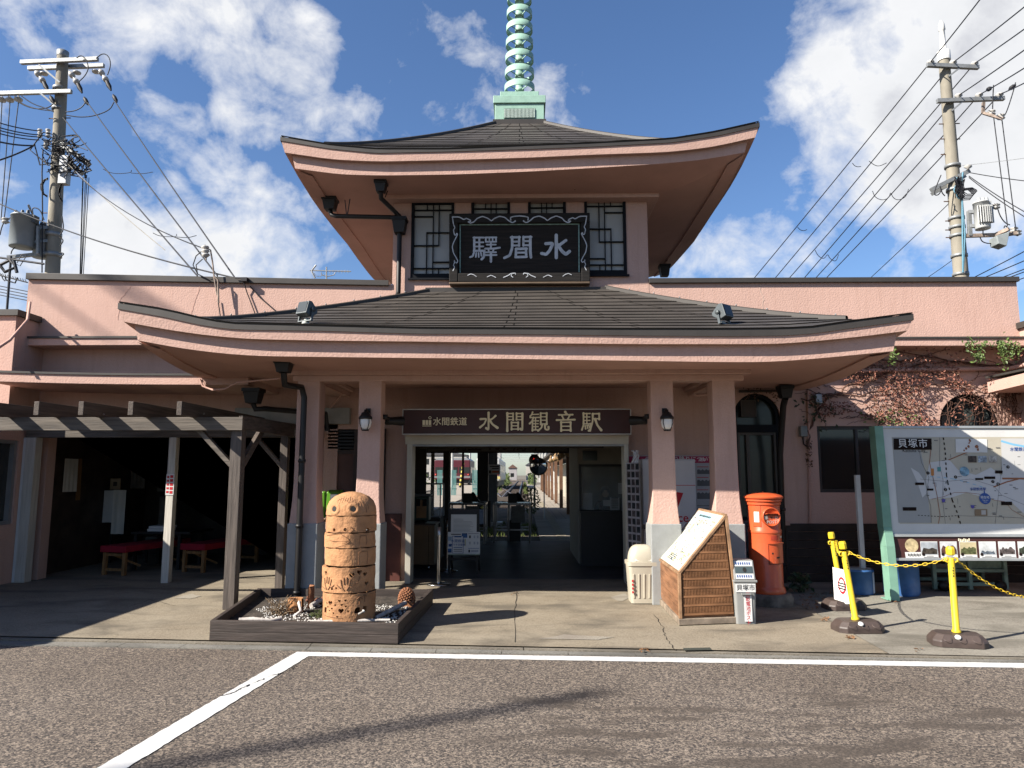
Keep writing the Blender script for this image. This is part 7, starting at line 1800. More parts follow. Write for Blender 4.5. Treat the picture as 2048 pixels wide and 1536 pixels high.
# the clerk behind the ticket window: one continuous skinned body
def person(lab, c, z_head):
    t = thing('person', lab, 'person', (c.x, c.y, .03)); h = z_head
    me = bpy.data.meshes.new('body')
    J = [(0,.05,h-.75,.13,.1),(0,.04,h-.55,.125,.09),(0,.02,h-.36,.15,.095),(0,.01,h-.27,.075,.06),(0,-.005,h-.215,.05,.05),(0,-.02,h-.15,.072,.08),(0,-.025,h-.06,.078,.092),(0,-.02,h-.015,.045,.055),
         (.14,.02,h-.31,.058,.055),(.21,-.02,h-.5,.045,.042),(.14,-.2,h-.6,.035,.032),(.1,-.28,h-.6,.03,.018),(-.14,.02,h-.31,.058,.055),(-.21,-.02,h-.5,.045,.042),(-.14,-.2,h-.6,.035,.032),(-.1,-.28,h-.6,.03,.018),
         (.1,-.05,h-.82,.085,.08),(.11,-.42,h-.82,.06,.06),(.11,-.42,h-1.22,.04,.045),(-.1,-.05,h-.82,.085,.08),(-.11,-.42,h-.82,.06,.06),(-.11,-.42,h-1.22,.04,.045)]
    E_ = [(0,1),(1,2),(2,3),(3,4),(4,5),(5,6),(6,7),(2,8),(8,9),(9,10),(10,11),(2,12),(12,13),(13,14),(14,15),(0,16),(16,17),(17,18),(0,19),(19,20),(20,21)]
    vs = [Vector(j[:3]) for j in J]; rr = [(j[3],j[4]) for j in J]
    for s_, hand_ in ((1,11),(-1,15)):
        for k, (dx, l) in enumerate(((-.024,.055),(-.009,.065),(.006,.06),(.02,.048),(-.034,.03))):
            b_ = vs[hand_]; i0 = len(vs)
            vs += [b_+V(dx*s_*1.0,-.03 if k < 4 else .0,0), b_+V(dx*s_*1.15,-.03-l*.6,-.006), b_+V(dx*s_*1.15,-.03-l,-.024)]; rr += [(.009,.009)]*3; E_ += [(hand_,i0),(i0,i0+1),(i0+1,i0+2)]
    me.from_pydata([tuple(v) for v in vs], E_, []); o = bpy.data.objects.new('body', me); COL.objects.link(o); o.parent = t
    sk = o.modifiers.new('skin', 'SKIN'); sv = me.skin_vertices[0].data
    for i, r_ in enumerate(rr): sv[i].radius = r_
    sv[0].use_root = True
    ss = o.modifiers.new('sub', 'SUBSURF'); ss.levels = ss.render_levels = 2
    me.materials.append(mat('dark uniform', (.022,.02,.022), .8, var=.1)); sk.use_smooth_shade = True
    skin = mat('skin', (.36,.22,.16), .6, var=.04)
    mb = MB(); mb.ball((0,-.035,h-.1), .085, (.86,1,1.18), 16); face = mb.build('face', skin, t)
    WORLD_off = WORLD[t.name]; 
    mb = MB(); mb.ball((0,-.012,h-.075), .1, (.92,1.0,1.0), 16); mb.build('hair', mat('black hair', (.01,.009,.009), .5), t)
    mb = MB(); mb.tube([(0,-.12,h-.09),(0,-.135,h-.125),(0,-.12,h-.13)], [.008,.013,.008], 6); mb.build('nose', skin, face)
    mb = MB()
    for s_ in (-1,1): mb.ball((s_*.03,-.112,h-.09), .009, n=8)
    mb.build('eye', ink, face); mb = MB(); mb.ball((0,-.115,h-.155), .02, (1,.3,.25), 8); mb.build('mouth', mat('lips', (.3,.12,.1), .5), face)
    for o_ in [t_ for t_ in t.children if t_.type == 'MESH' and t_.name.split('.')[0] != 'body']:
        o_.data.transform(Matrix.Translation(WORLD_off)); 
        for g_ in o_.children: g_.data.transform(Matrix.Translation(WORLD_off))
    for v in me.vertices: pass
    return t
pp = at(1211,975,13.9); person('person in dark clothes sitting behind the ticket window, dimly seen', V(pp.x,14.0,.03), pp.z-.03)
# ------------------------------------------------------------------ the yard and tracks behind
ballast = mat('track ballast', (.13,.10,.075), .95, var=.5, vs=9, bump=1.5, bs=22)
plat = concrete('platform paving', (.34,.30,.25), (.38,.34,.28), (.24,.21,.17))
mb = MB(); mb.poly([V(-4,34,-.0),V(.35,34,-.0),V(.35,260,.0),V(-4,260,.0)]); kind(mb.build('trackbed', ballast), 'structure')
mb = MB(); mb.poly([V(-4.4,17.4,.02),V(.8,17.4,.02),V(.8,34,.02),V(-4.4,34,.02)]); kind(mb.build('yard', mat('yard earth', (.09,.075,.055), .95, var=.4, vs=2, bump=.8, bs=15)), 'structure')
mb = MB(); mb.box(.4,4.2,17.4,120,-.05,.032); kind(mb.build('platform', plat), 'structure')
mb = MB(); mb.box(-22,-4.0,17.4,150,-.05,.06); kind(mb.build('platform', plat), 'structure')
tac = mat('tactile strip', (.42,.37,.27), .8, var=.1)
mb = MB()
for k in range(60): mb.box(.85,1.1,17.6+k*.42,17.6+k*.42+.2,.036,.041)
kind(mb.build('tactile_paving', tac), 'structure')
jt2 = mat('paving joint', (.12,.1,.085), .9)
mb = MB()
for k in range(8): mb.box(1.2+k*.32,1.215+k*.32,26,44,.0325,.0345)
for k in range(30): mb.box(.4,4.2,26+k*.6,26.015+k*.6,.0326,.0348)
kind(mb.build('paving_joint', jt2), 'structure')
tr = thing('railway_track', 'straight rusty railway track running away behind the gates', 'railway track', (-.9,35,0))
railM = mat('rail steel', (.20,.15,.12), .35, .7, var=.15)
for x_ in (-1.44,-.37):
    mb = MB(); mb.box(x_-.035,x_+.035,35,190,.12,.17); mb.box(x_-.012,x_+.012,35,190,.04,.12); mb.box(x_-.06,x_+.06,35,190,.02,.04); mb.build('rail', railM, tr)
mb = MB()
for k in range(130): mb.box(-2.0,.2,35.2+k*.65,35.44+k*.65,-.02,.018)
kind(mb.build('sleeper', mat('sleeper wood', (.06,.045,.035), .9, var=.3), tr), 'stuff')
mb = MB()
for x_ in (-1.5,-.3): mb.box(x_-.06,x_+.06,34.9,35.0,0,.5)
mb.box(-1.8,0,34.85,34.95,.35,.55); mb.build('buffer_stop', mat('buffer', (.12,.1,.09), .7), tr)
# diverging track
mb = MB()
tr2 = thing('siding_track', 'second track that crosses over from the main track beyond the gates', 'railway track', (-1,50,0))
for o_ in (0,1.07):
    mb = MB(); P = [V(.3-o_*0-2.2*((y-44)/30)**1*0-1.6+o_+(y-44)*-.06,y,.145) for y in (44,60,80,120)]; mb.tube(P,.045,6); mb.build('rail', railM, tr2)
# platform canopy with brown posts on the right
brownp = mat('brown post paint', (.16,.085,.05), .6, var=.15)
cn = thing('platform_canopy', 'dark canopy on brown posts along the right platform', 'canopy', (2.2,40,0))
zc4 = 2.75
mb = MB(); mb.box(.45,4.2,17.0,30.5,zc4,zc4+.12); mb.box(1.45,4.2,30.5,95,zc4,zc4+.12); mb.build('roof', darkin, cn)
for k in range(9):
    y_ = 29+k*5.5; mb = MB(); mb.box(1.72,1.88,y_-.08,y_+.08,.032,zc4); mb.build('post', brownp, cn)
mb = MB(); mb.box(1.74,1.86,27,95,zc4-.22,zc4-.002); mb.build('beam', brownp, cn)
wal = mat('cream yard wall', (.42,.38,.30), .8, var=.1)
t = thing('platform_house', 'cream waiting house with pale boards on the right platform', 'building', (3.4,60,0)); mb = MB(); mb.box(3.0,3.3,28,96,.032,2.4); mb.build('wall', wal, t)
for k in range(8):
    mb = MB(); mb.box(2.96,2.998,31+k*8,34+k*8,.9,2.1); mb.build('window', mat('pale blind', (.5,.52,.55), .4, var=.1), t)
gourdM = mat('dry gourd', (.26,.16,.07), .6, var=.3, vs=12)
for k in range(12):
    y_ = 25+k*1.2; x_ = 1.45+R.uniform(-.05,.35); t = thing('hanging_gourd', 'dried brown gourd hanging in a row under the right platform canopy', 'gourd', (x_,y_,2.4), 'dried gourds under the platform canopy'); mb = MB(); mb.lathe([(0,-.17),(.09,-.15),(.13,-.08),(.1,0),(.05,.05),(.07,.1),(.04,.15),(.01,.19),(0,.2)], (x_,y_,2.42), 14); mb.build('fruit', gourdM, t); mb = MB(); mb.tube([V(x_,y_,2.6),V(x_,y_,2.76)],.006,4); mb.build('string', rubber, t)
for k in range(4):
    y_ = 30+k*4; x_ = 1.55; t = thing('platform_lamp', 'white shaded lamp under the right platform canopy, one of a receding row', 'lamp', (x_,y_,2.5), 'platform lamps'); mb = MB(); mb.lathe([(0,.12),(.03,.12),(.05,.05),(.16,-.02),(.15,-.02),(.0,.03)], (x_,y_,2.45), 16); mb.build('shade', white, t); mb = MB(); mb.tube([V(x_,y_,2.55),V(x_,y_,2.76)],.012,5); mb.build('stem', blackM, t)
# left canopy; its roof is widened out of sight to shade the yard
cl = thing('yard_canopy', 'dark canopy on thin posts over the left platform', 'canopy', (-5,26,0)); zl4 = 2.95
mb = MB(); mb.box(-9,.4,17.0,33,zl4,zl4+.08); 
for k in range(15): mb.box(-9,.4,17.6+k,17.7+k,zl4-.1,zl4-.002)
mb.build('roof', mat('canopy brown', (.06,.045,.04), .8), cl)
for x_ in (-8.6,-6.5,-4.6,-2.8):
    for y_ in (22,27,33): mb = MB(); mb.box(x_-.05,x_+.05,y_-.05,y_+.05,.05,zl4-.1); mb.build('post', darkin, cl)
for k in range(7):
    y_ = 24; x_ = -7.2+k*.5; t = thing('hanging_gourd', 'dried brown gourd hanging under the left platform canopy', 'gourd', (x_,y_,2.5), 'dried gourds under the left canopy'); mb = MB(); mb.lathe([(0,-.14),(.08,-.12),(.11,-.06),(.08,0),(.05,.05),(.05,.08),(.01,.15),(0,.16)], (x_,y_,2.6), 12); mb.build('fruit', gourdM, t); mb = MB(); mb.tube([V(x_,y_,2.7),V(x_,y_,2.86)],.006,4); mb.build('string', rubber, t)
# grey column and its hanging sign
x_ = at(986,960,23).x; t = thing('grey_column', 'tall grey steel column standing left of the track', 'column', (x_,23,0)); mb = MB(); mb.box(x_-.14,x_+.14,22.9,23.1,.02,3.9); mb.build('shaft', mat('blue grey steel', (.10,.11,.13), .5, .3), t); mb = MB(); mb.box(x_-.3,x_+.3,22.7,23.3,.02,.12); mb.build('foot', grey, t)
x_ = at(966,960,24).x; t = thing('dark_column', 'dark steel column left of the grey column', 'column', (x_,24,0)); mb = MB(); mb.box(x_-.18,x_+.18,23.8,24.1,.02,4); mb.build('shaft', blackM, t); mb = MB(); mb.box(x_-.28,x_+.28,23.7,24.2,.02,.12); mb.build('foot', blackM, t)
p, q = at(976,929,21), at(1000,949,21); t = thing('hanging_sign', 'white hanging sign with a bus pictogram and a red arrow left of the track', 'sign', ((p.x+q.x)/2,21,q.z)); mb = MB(); mb.box(p.x,q.x,21,21.03,q.z,p.z); bd = mb.build('board', mat('dim white', (.45,.45,.46), .5), t)
mb = MB(); mb.box(p.x+.03,p.x+.09,20.99,20.998,q.z+.03,q.z+.12); mb.box(p.x+.05,q.x-.03,20.99,20.998,p.z-.07,p.z-.04); mb.box(p.x+.12,q.x-.03,20.99,20.998,p.z-.13,p.z-.1); mb.build('lettering', ink, bd); mb = MB(); mb.box(p.x+.12,q.x-.03,20.99,20.998,q.z+.05,q.z+.11); mb.build('red_arrow', mat('orange red', (.5,.12,.05), .5), bd)
mb = MB(); mb.tube([V((p.x+q.x)/2,21.015,p.z),V((p.x+q.x)/2,21.015,3.9)],.012,5); mb.build('hanger', blackM, t)
# convex mirror and crossing signal
p = at(1077,933,26); t = thing('convex_mirror', 'round convex platform mirror facing the gates', 'mirror', p); mb = MB(); Mx = Matrix.Translation(p) @ Matrix.Rotation(PI/2+.2,4,'X'); mb.lathe([(0,.1),(.12,.09),(.24,.05),(.3,0)], (0,0,0), 24, Mx); mb.build('mirror_face', mat('mirror', (.8,.8,.8), .05, 1, var=0), t); mb = MB(); mb.lathe([(.3,-.02),(.33,-.02),(.33,.02),(.3,.02)], (0,0,0), 24, Mx); mb.build('rim', mat('tan rim', (.2,.15,.1), .6), t); mb = MB(); mb.tube([p+V(.0,.06,0),p+V(.2,.06,.0),V(p.x+.2,26.06,.03)],.025,6); mb.build('pole', galv, t)
p = at(1069,925,30); t = thing('rail_signal', 'black railway signal head with a red light above the platform edge', 'signal', p); mb = MB(); mb.box(p.x-.14,p.x+.14,30,30.1,p.z-.35,p.z+.35); mb.lathe([(0,0),(.24,0),(.24,.02),(0,.02)],(0,0,0),20,Matrix.Translation((p.x,30,p.z+.1)) @ Matrix.Rotation(PI/2,4,'X')); mb.build('head', blackM, t); mb = MB(); mb.lathe([(0,0),(.07,0),(.07,.03),(0,.03)],(0,0,0),14,Matrix.Translation((p.x,29.97,p.z+.1)) @ Matrix.Rotation(PI/2,4,'X')); mb.build('red_light', mat('red signal', (.6,.02,.02), .4, var=0, emit=(1,.03,.02), es=2.5), t); mb = MB(); mb.tube([V(p.x,30.1,.03),V(p.x,30.1,p.z-.3)],.04,8); mb.build('pole', galv, t)
# palm-like plant
c = gnd(1062,1040,.03); c = V(at(1062,1000,24).x,24,.03); t = thing('potted_shrub', 'leafy green shrub beside the track at the end of the platform', 'shrub', c); mb = MB()
for k in range(260):
    zz2 = R.uniform(.3,1.15); r_ = .34*math.sin(min(1,(zz2-.2)/1.0)*PI)**.6; a_ = R.uniform(0,6.28); q = R.random()**.5; mb.leaf(c+V(r_*q*math.cos(a_),r_*q*math.sin(a_),zz2), R.uniform(.05,.1), V(R.uniform(-1,1),R.uniform(-1,1),R.uniform(-.2,.8)).normalized(), .4)
mb.build('foliage', mat('shrub leaf', (.05,.10,.02), .5, var=.5, vs=8), t); mb = MB(); mb.tube([c,c+V(.02,0,.6),c+V(0,0,1.0)],.02,6); mb.build('stem', mat('stem', (.06,.05,.03), .8), t)
grs = mat('rough grass', (.09,.12,.03), .8, var=.5, vs=6)
mb = MB()
for k in range(2600):
    x_, y_ = (R.uniform(-2.8,.35), R.uniform(18.5,24)) if k < 2200 else (R.choice([R.uniform(-3.6,-2.2), R.uniform(.0,.4)]), R.uniform(60,140))
    h_ = R.uniform(.04,.13)*(1 if k < 2200 else 3); d_ = V(R.uniform(-.5,.5),R.uniform(-.3,.3),1)*h_; w_ = .02 if k < 2200 else .12
    if k < 2200 and mnoise.noise(V(x_*1.5,y_*.6,0)) < 0: continue
    mb.add([V(x_-w_/2,y_,0.02),V(x_+w_/2,y_,.02),V(x_,y_,.02)+d_], [(0,1,2)])
kind(mb.build('grass', grs), 'stuff')
# fence on the left platform
t = thing('yard_railing', 'dark iron railing along the left platform behind the gates', 'railing', (-4.2,24,0)); mb = MB()
for k in range(40): mb.tube([V(-3.9,18.5+k*.32,.06),V(-3.9,18.5+k*.32,.95)],.012,5)
for z_ in (.2,.95): mb.tube([V(-3.9,18.5,z_),V(-3.9,31,z_)],.02,6)
mb.build('bars', blackM, t)
t = thing('striped_pole', 'yellow and black striped pole leaning on the left platform', 'pole', (at(922,950,40).x,40,0)); p, q = at(920,975,40), at(927,925,40)
for k in range(12):
    mb = MB(); mb.tube([p.lerp(q,k/12),p.lerp(q,(k+1)/12)],.07,8); mb.build('stripe', mat('stripe yellow', (.6,.48,.1), .5, var=0) if k % 2 else ink, t)
teal = mat('teal fence', (.09,.22,.21), .6, var=.1)
for u, lab_ in ((880,'teal fence panel furthest left beyond the railing'),(908,'slim teal fence panel beyond the railing'),(950,'teal fence panel beside the white train')):
    p, q = at(u-5,940,55), at(u+5,982,55); t = thing('teal_panel', lab_, 'fence', (p.x,55,0), 'teal fence panels'); mb = MB()
    for k in range(4): mb.box(p.x+k*.1,p.x+.07+k*.1,55,55.05,.06,p.z)
    mb.build('pale', teal, t); mb = MB(); mb.box(p.x,q.x,55.05,55.1,.5,.6); mb.build('rail', teal, t)
# trains
def train(x0, x1, y0, y1, z0, z1, body, lab, band, front=True):
    t = thing('train', lab, 'train', ((x0+x1)/2,y0,0)); mb = MB(); mb.box(x0,x1,y0,y1,z0+.9,z1-.3); bdy = mb.build('body', body, t, .12)
    mb = MB(); mb.prism([V(x0+.1,y0+.05,z1-.32),V(x0+.5,y0+.05,z1),V(x1-.5,y0+.05,z1),V(x1-.1,y0+.05,z1-.32)],1,(0,y1-y0-.1,0)); mb.build('roof', grey, t)
    mb = MB(); mb.box(x0+.2,x1-.2,y0+.3,y1-.3,z0+.3,z0+.9); mb.build('underframe', blackM, t)
    mb = MB(); mb.box(x0-.01,x1+.01,y0-.012,y0+.5,z0+1.15,z0+1.45); mb.build('colour_band', band, t)
    w_ = (x1-x0)
    for k in range(3): mb = MB(); mb.box(x0+.15+k*w_/3,x0-.1+(k+1)*w_/3,y0-.02,y0-.005,z0+1.9,z0+2.8); mb.build('window', glassD, t)
    for sx in (.25,w_-.25):
        mb = MB(); mb.lathe([(0,0),(.12,0),(.12,.05),(0,.05)],(0,0,0),12,Matrix.Translation((x0+sx,y0-.03,z0+1.65)) @ Matrix.Rotation(PI/2,4,'X')); mb.build('lamp', mat('tail lamp', (.55,.05,.03), .4, var=0), t)
    for k in range(6):
        mb = MB(); mb.box(x1+.001,x1+.02,y0+2+k*3.2,y0+4+k*3.2,z0+1.9,z0+2.8); mb.build('window', glassD, t)
a_, b_ = at(953,977,80), at(1000,977,80)
train(a_.x,b_.x,80,105,0,3.75,mat('silver train', (.55,.55,.53), .4, .3, var=.04),'white and silver train standing left of the main track',mat('train yellow', (.6,.5,.2), .5, var=0))
a_, b_ = at(868,968,110), at(940,968,110)
train(a_.x,b_.x,110,120,0,4.2,mat('red train', (.085,.014,.022), .45, var=.04),'dark red train beyond the teal fence',mat('train white', (.2,.2,.2), .5, var=0))
# overhead line masts and gantries
for k, (y_, xl, xr) in enumerate(((60,-3.4,2.6),(90,-9,2.8),(120,-9,3.2),(155,-9,3.6),(190,-9,3.8),(215,-9,4),(245,-9,4.2))):
    t = thing('line_gantry', ['overhead line gantry nearest the gates','second overhead line gantry beyond the gates','third overhead line gantry beyond the gates','fourth overhead line gantry beyond the gates','fifth overhead line gantry beyond the gates','sixth overhead line gantry beyond the gates','furthest overhead line gantry'][k], 'gantry', (0,y_,0), 'overhead line gantries')
    for x_ in (xl,xr): mb = MB(); mb.tube([V(x_,y_,0),V(x_,y_,7.5)],.16,10); mb.build('mast', mat('pale mast', (.42,.42,.4), .7, var=.1), t)
    mb = MB()
    for z_ in (6.2,6.8): mb.bar(V(xl,y_,z_),V(xr,y_,z_),.08)
    n = int((xr-xl)/.8)
    for i in range(n): mb.bar(V(xl+i*(xr-xl)/n,y_,6.2),V(xl+(i+.5)*(xr-xl)/n,y_,6.8),.05); mb.bar(V(xl+(i+.5)*(xr-xl)/n,y_,6.8),V(xl+(i+1)*(xr-xl)/n,y_,6.2),.05)
    mb.build('truss', mat('pale mast', (.42,.42,.4), .7), t)
for k, (x_, z_) in enumerate(((-.9,5.2),(-.9,6.0),(-4.5,5.2),(-2.9,7.1),(2.4,7.0))):
    mb = MB(); mb.tube([V(x_,30,z_),V(x_,160,z_)],.025,4); tag(mb.build('overhead_wire', rubber), ['contact wire over the main track','carrier wire over the main track','contact wire over the siding','feeder wire left of the track','feeder wire right of the track'][k], 'wire', 'overhead wires')
# low houses and greenery closing the view
hs = [(-26,-12,150,7,(.42,.40,.37)),(-11,-5.5,170,9,(.5,.49,.47)),(2.8,9,165,8,(.46,.44,.40)),(-4.8,-2.2,230,5,(.38,.36,.36)),(.8,4,235,6,(.5,.47,.42)),(9.5,20,150,9,(.40,.41,.43))]
for k, (x0,x1,y_,h_,c_) in enumerate(hs):
    t = thing('house', ['long pale house far left of the tracks','white house behind the silver train','cream house right of the far track','grey house at the left of the vanishing point','pale house at the right of the vanishing point','blue grey house behind the right platform'][k], 'house', ((x0+x1)/2,y_,0), 'houses beyond the yard')
    mb = MB(); mb.box(x0,x1,y_,y_+8,-.05,h_-1.2); mb.build('wall', mat('house wall %d' % k, c_, .8, var=.06, vs=.5), t)
    mb = MB(); m_ = (x0+x1)/2; mb.prism([V(x0-.3,y_-.3,h_-1.2),V(m_,y_-.3,h_),V(x1+.3,y_-.3,h_-1.2)],1,(0,8.6,0)); mb.build('roof', mat('tile roof %d' % (k % 2), ((.09,.09,.1),(.14,.08,.06))[k % 2], .7, var=.1), t)
    for i in range(max(2,int((x1-x0)/2.2))):
        for z_ in (1.0,3.8):
            if z_+1.2 > h_-1.4: continue
            xx = x0+.6+i*2.2
            if xx+1.1 > x1: continue
            mb = MB(); mb.box(xx,xx+1.1,y_-.03,y_-.005,z_,z_+1.2); mb.build('window', glassD, t)
hedge = mat('far foliage', (.07,.10,.03), .8, var=.5, vs=2)
mb = MB()
for k in range(1500):
    x_ = R.choice([R.uniform(-3.8,-2.6),R.uniform(.9,2.0),R.uniform(-30,-8)]); y_ = R.uniform(110,150); mb.leaf(V(x_,y_,R.uniform(0,2.0)*R.random()**.5), R.uniform(.15,.35))
kind(mb.build('undergrowth', hedge), 'stuff')
# ------------------------------------------------------------------ utility poles, wires, roof fittings
porc = mat('white porcelain', (.5,.485,.46), .3, var=.06)
def crossarm(mb, p, q, w=.1, h=.1): mb.bar(p, q, w, h)
def insul(parent, p, q, name='insulator', m=None, n=3, r=.07):
    p, q = Vector(p), Vector(q); d = (q-p); L = d.length; M = Matrix.Translation(p) @ d.to_track_quat('Z','Y').to_matrix().to_4x4()
    pr = [(.02,0)]
    for k in range(n): z0 = L*(k+.15)/n; z1 = L*(k+.85)/n; pr += [(.03,z0),(r,z0+(z1-z0)*.55),(r*.9,z1),(.03,z1)]
    mb = MB(); mb.lathe(pr+[(.02,L),(0,L)], (0,0,0), 12, M); return mb.build(name, m or porc, parent)
YPo = 17.0
# left pole
b0_, t0_ = at(105,545,YPo), at(126,104,YPo); d_ = (b0_-t0_)/(t0_.z-b0_.z); base = b0_+d_*b0_.z; base = V(base.x,YPo,0)
pl_ = thing('utility_pole', 'concrete utility pole with two grey transformers behind the left wing', 'utility pole', base)
mb = MB(); mb.tube([base,b0_,t0_],[.19,.165,.13],20); mb.build('pole', concpole, pl_)
mb = MB(); mb.lathe([(.135,-.02),(.14,.0),(.14,.13),(.1,.15),(0,.15)], t0_-V(0,0,.12), 18); mb.build('pole_cap', galv, pl_)
def arm(u0,v0,u1,v1,Y=YPo-.2,w=.09,parent=pl_,m=galv):
    mb = MB(); mb.bar(at(u0,v0,Y), at(u1,v1,Y), w, w*1.05); return mb.build('crossarm', m, parent)
arm(42,125,196,118); arm(57,137,208,131,YPo+.2); arm(-40,188,143,183); a4 = arm(123,288,178,330,YPo-.1,.12); a5 = arm(120,305,165,348,YPo+.15,.1)
mb = MB(); mb.bar(at(78,130,YPo-.25), at(120,165,YPo-.2), .04); mb.bar(at(80,186,YPo-.25), at(114,214,YPo-.2), .04); mb.build('stay_strut', galv, pl_)
mb = MB()
for v in (178,218): p = at(123-(v-110)*.047,v,YPo); mb.lathe([(.15,-.04),(.165,-.04),(.165,.04),(.15,.04)], (p.x,YPo,p.z), 16)
for v in (470,510): p = at(107,v,YPo); mb.lathe([(.17,-.05),(.19,-.05),(.19,.05),(.17,.05)], (p.x,YPo,p.z), 16)
mb.build('pole_band', galv, pl_)
mb = MB()
for u,v in ((104,237),(135,236),(133,272),(88,426)): p = at(u,v,YPo); mb.bar(p-V(.08,0,0), p+V(.08,0,0), .02)
mb.build('step_bolt', mat('rusty bolt', (.12,.07,.05), .7), pl_)
for (u0,v0,u1,v1) in ((70,140,88,165),(138,142,156,168),(198,137,214,163)):
    i_ = insul(pl_, at(u0,v0,YPo-.1), at(u1,v1,YPo-.15), n=2, r=.075)
    mb = MB(); p, q = at(u1,v1,YPo-.15), at(u1+8,v1+18,YPo-.2); mb.tube([p,p.lerp(q,.5),q],[.05,.06,.02],8); mb.build('clamp', rubber, i_)
    p, q = at(u1+12,v1+26,YPo-.2), at(u1+20,v1+42,YPo-.25); mb = MB(); mb.tube([p,p.lerp(q,.3),p.lerp(q,.7),q],[.015,.05,.05,.015],8); mb.build('cover', rubber, i_)
for u,v in ((88,140),(154,138),(192,136),(4,190),(20,190),(37,189)): insul(pl_, at(u,v+3,YPo-.05), at(u,v+14 if v > 150 else v+10,YPo-.05), n=1, r=.1)
for u,v in ((80,262),(96,262),(92,285)): insul(pl_, at(u,v+14,YPo-.2), at(u,v-4,YPo-.2), n=3, r=.06)
# tangle of service cables on the pole
mb = MB()
for k in range(46):
    c_ = at(R.uniform(88,175),0,YPo); u, v = R.uniform(90,150), R.uniform(268,340); P = []
    for i in range(5): P.append(at(u+R.uniform(-18,22)+i*4, v+R.uniform(-10,12)+i*3, YPo-.3+R.uniform(-.1,.15)))
    mb.tube(soft(P,2), .012, 5, False)
for k in range(14):
    u, v = R.uniform(132,178), R.uniform(318,352); P = [at(u+R.uniform(-9,9), v+R.uniform(-8,8)+6*math.sin(i), YPo-.2) for i in range(5)]; mb.tube(P, .016, 5, False)
for k in range(7):
    for u_, v_, w_ in ((96,375,16),(126,385,9)):
        P = [at(u_-R.uniform(.6,1)*w_*math.sin(t), v_-R.uniform(22,26)*math.cos(t)*(.7+.1*k/7), YPo-.22) for t in (0,.6,1.2,1.8,2.4,3.0)]; mb.tube(P, .013, 5, False)
for (pts) in ([(86,265),(60,300),(84,320),(96,330)], [(70,292),(80,330),(95,328)], [(86,300),(84,345),(85,420),(84,545)]): mb.tube([at(u,v,YPo-.3) for u,v in pts], .016, 5, False)
mb.build('cable_bundle', rubber, pl_)
mb = MB(); p, q = at(122,312,YPo-.25), at(134,368,YPo-.25); mb.box(p.x,q.x,YPo-.3,YPo-.12,q.z,p.z); mb.build('switch_box', grey, pl_, .01)
def transformer(parent, u0, u1, v0, v1, Y, fins=False, m=None):
    p, q = at(u0,v0,Y), at(u1,v1,Y); r = (q.x-p.x)/2; c = V((p.x+q.x)/2,Y,q.z); h = p.z-q.z
    mb = MB(); mb.lathe([(0,0),(r*.96,0),(r*.97,h*.03),(r,h*.05),(r,h*.9),(r*1.04,h*.9),(r*1.04,h*.94),(r*.9,h*.97),(0,h)], c, 28); o = mb.build('transformer_tank', m or mat('transformer grey', (.26,.29,.31), .45, .1, var=.05), parent)
    mb = MB()
    if fins:
        for a_ in range(-4,5): an = -PI/2+a_*.22; mb.bar(c+V(r*math.cos(an),r*math.sin(an),h*.15), c+V(r*math.cos(an),r*math.sin(an),h*.75), .02, .14, up=V(math.cos(an),math.sin(an),0))
    for sx in (-.5,.1,.6): mb.tube([c+V(r*sx,-r*.4,h*.96), c+V(r*sx,-r*.4,h*1.08)], [.05,.03], 8)
    mb.box(c.x+r*.6,c.x+r*1.15,c.y-.1,c.y+.1,h*.72+c.z,h*.95+c.z)
    mb.build('bushing', m or mat('transformer dark', (.08,.085,.09), .5), o)
    return o
transformer(pl_,27,65,429,495,YPo-.35); transformer(pl_,72,93,452,516,YPo-.05)
mb = MB(); mb.bar(at(62,458,YPo-.3), at(98,455,YPo-.1), .07); mb.bar(at(62,484,YPo-.3), at(98,482,YPo-.1), .07); mb.bar(at(15,515,YPo-.3), at(98,506,YPo-.1), .08); mb.bar(at(76,452,YPo-.3), at(76,508,YPo-.3), .06); mb.build('bracket', galv, pl_)
mb = MB()
for P in ([(33,430),(10,440),(3,455),(0,470)],[(64,428),(58,408),(55,412),(66,430)],[(66,430),(64,414),(80,418),(88,440)],[(30,495),(24,500),(22,508)],[(120,470),(128,458),(124,432)],[(119,475),(128,480),(120,492)],[(118,505),(130,507),(120,514)]):
    mb = MB(); mb.tube(soft([at(u,v,YPo-.35) for u,v in P]), .014, 5, False); mb.build('jumper_cable', rubber, pl_)
insul(pl_, at(11,448,YPo-.35), at(11,436,YPo-.35), n=2, r=.09)
mb = MB()
for P in ([(28,190),(40,206),(70,218),(107,222)],[(43,192),(65,208),(90,216),(108,224)],[(16,192),(60,218),(95,217),(106,208)],[(192,117),(205,106),(218,112),(222,130),(215,150)],[(153,116),(162,110),(172,118),(178,136),(170,152),(158,163)],[(171,204),(165,214),(150,222),(131,224)],[(228,204),(220,220),(190,232),(160,235),(130,230)]):
    mb = MB(); mb.tube(soft([at(u,v,YPo-.3) for u,v in P]), .013, 5, False); mb.build('jumper_cable', rubber, pl_)
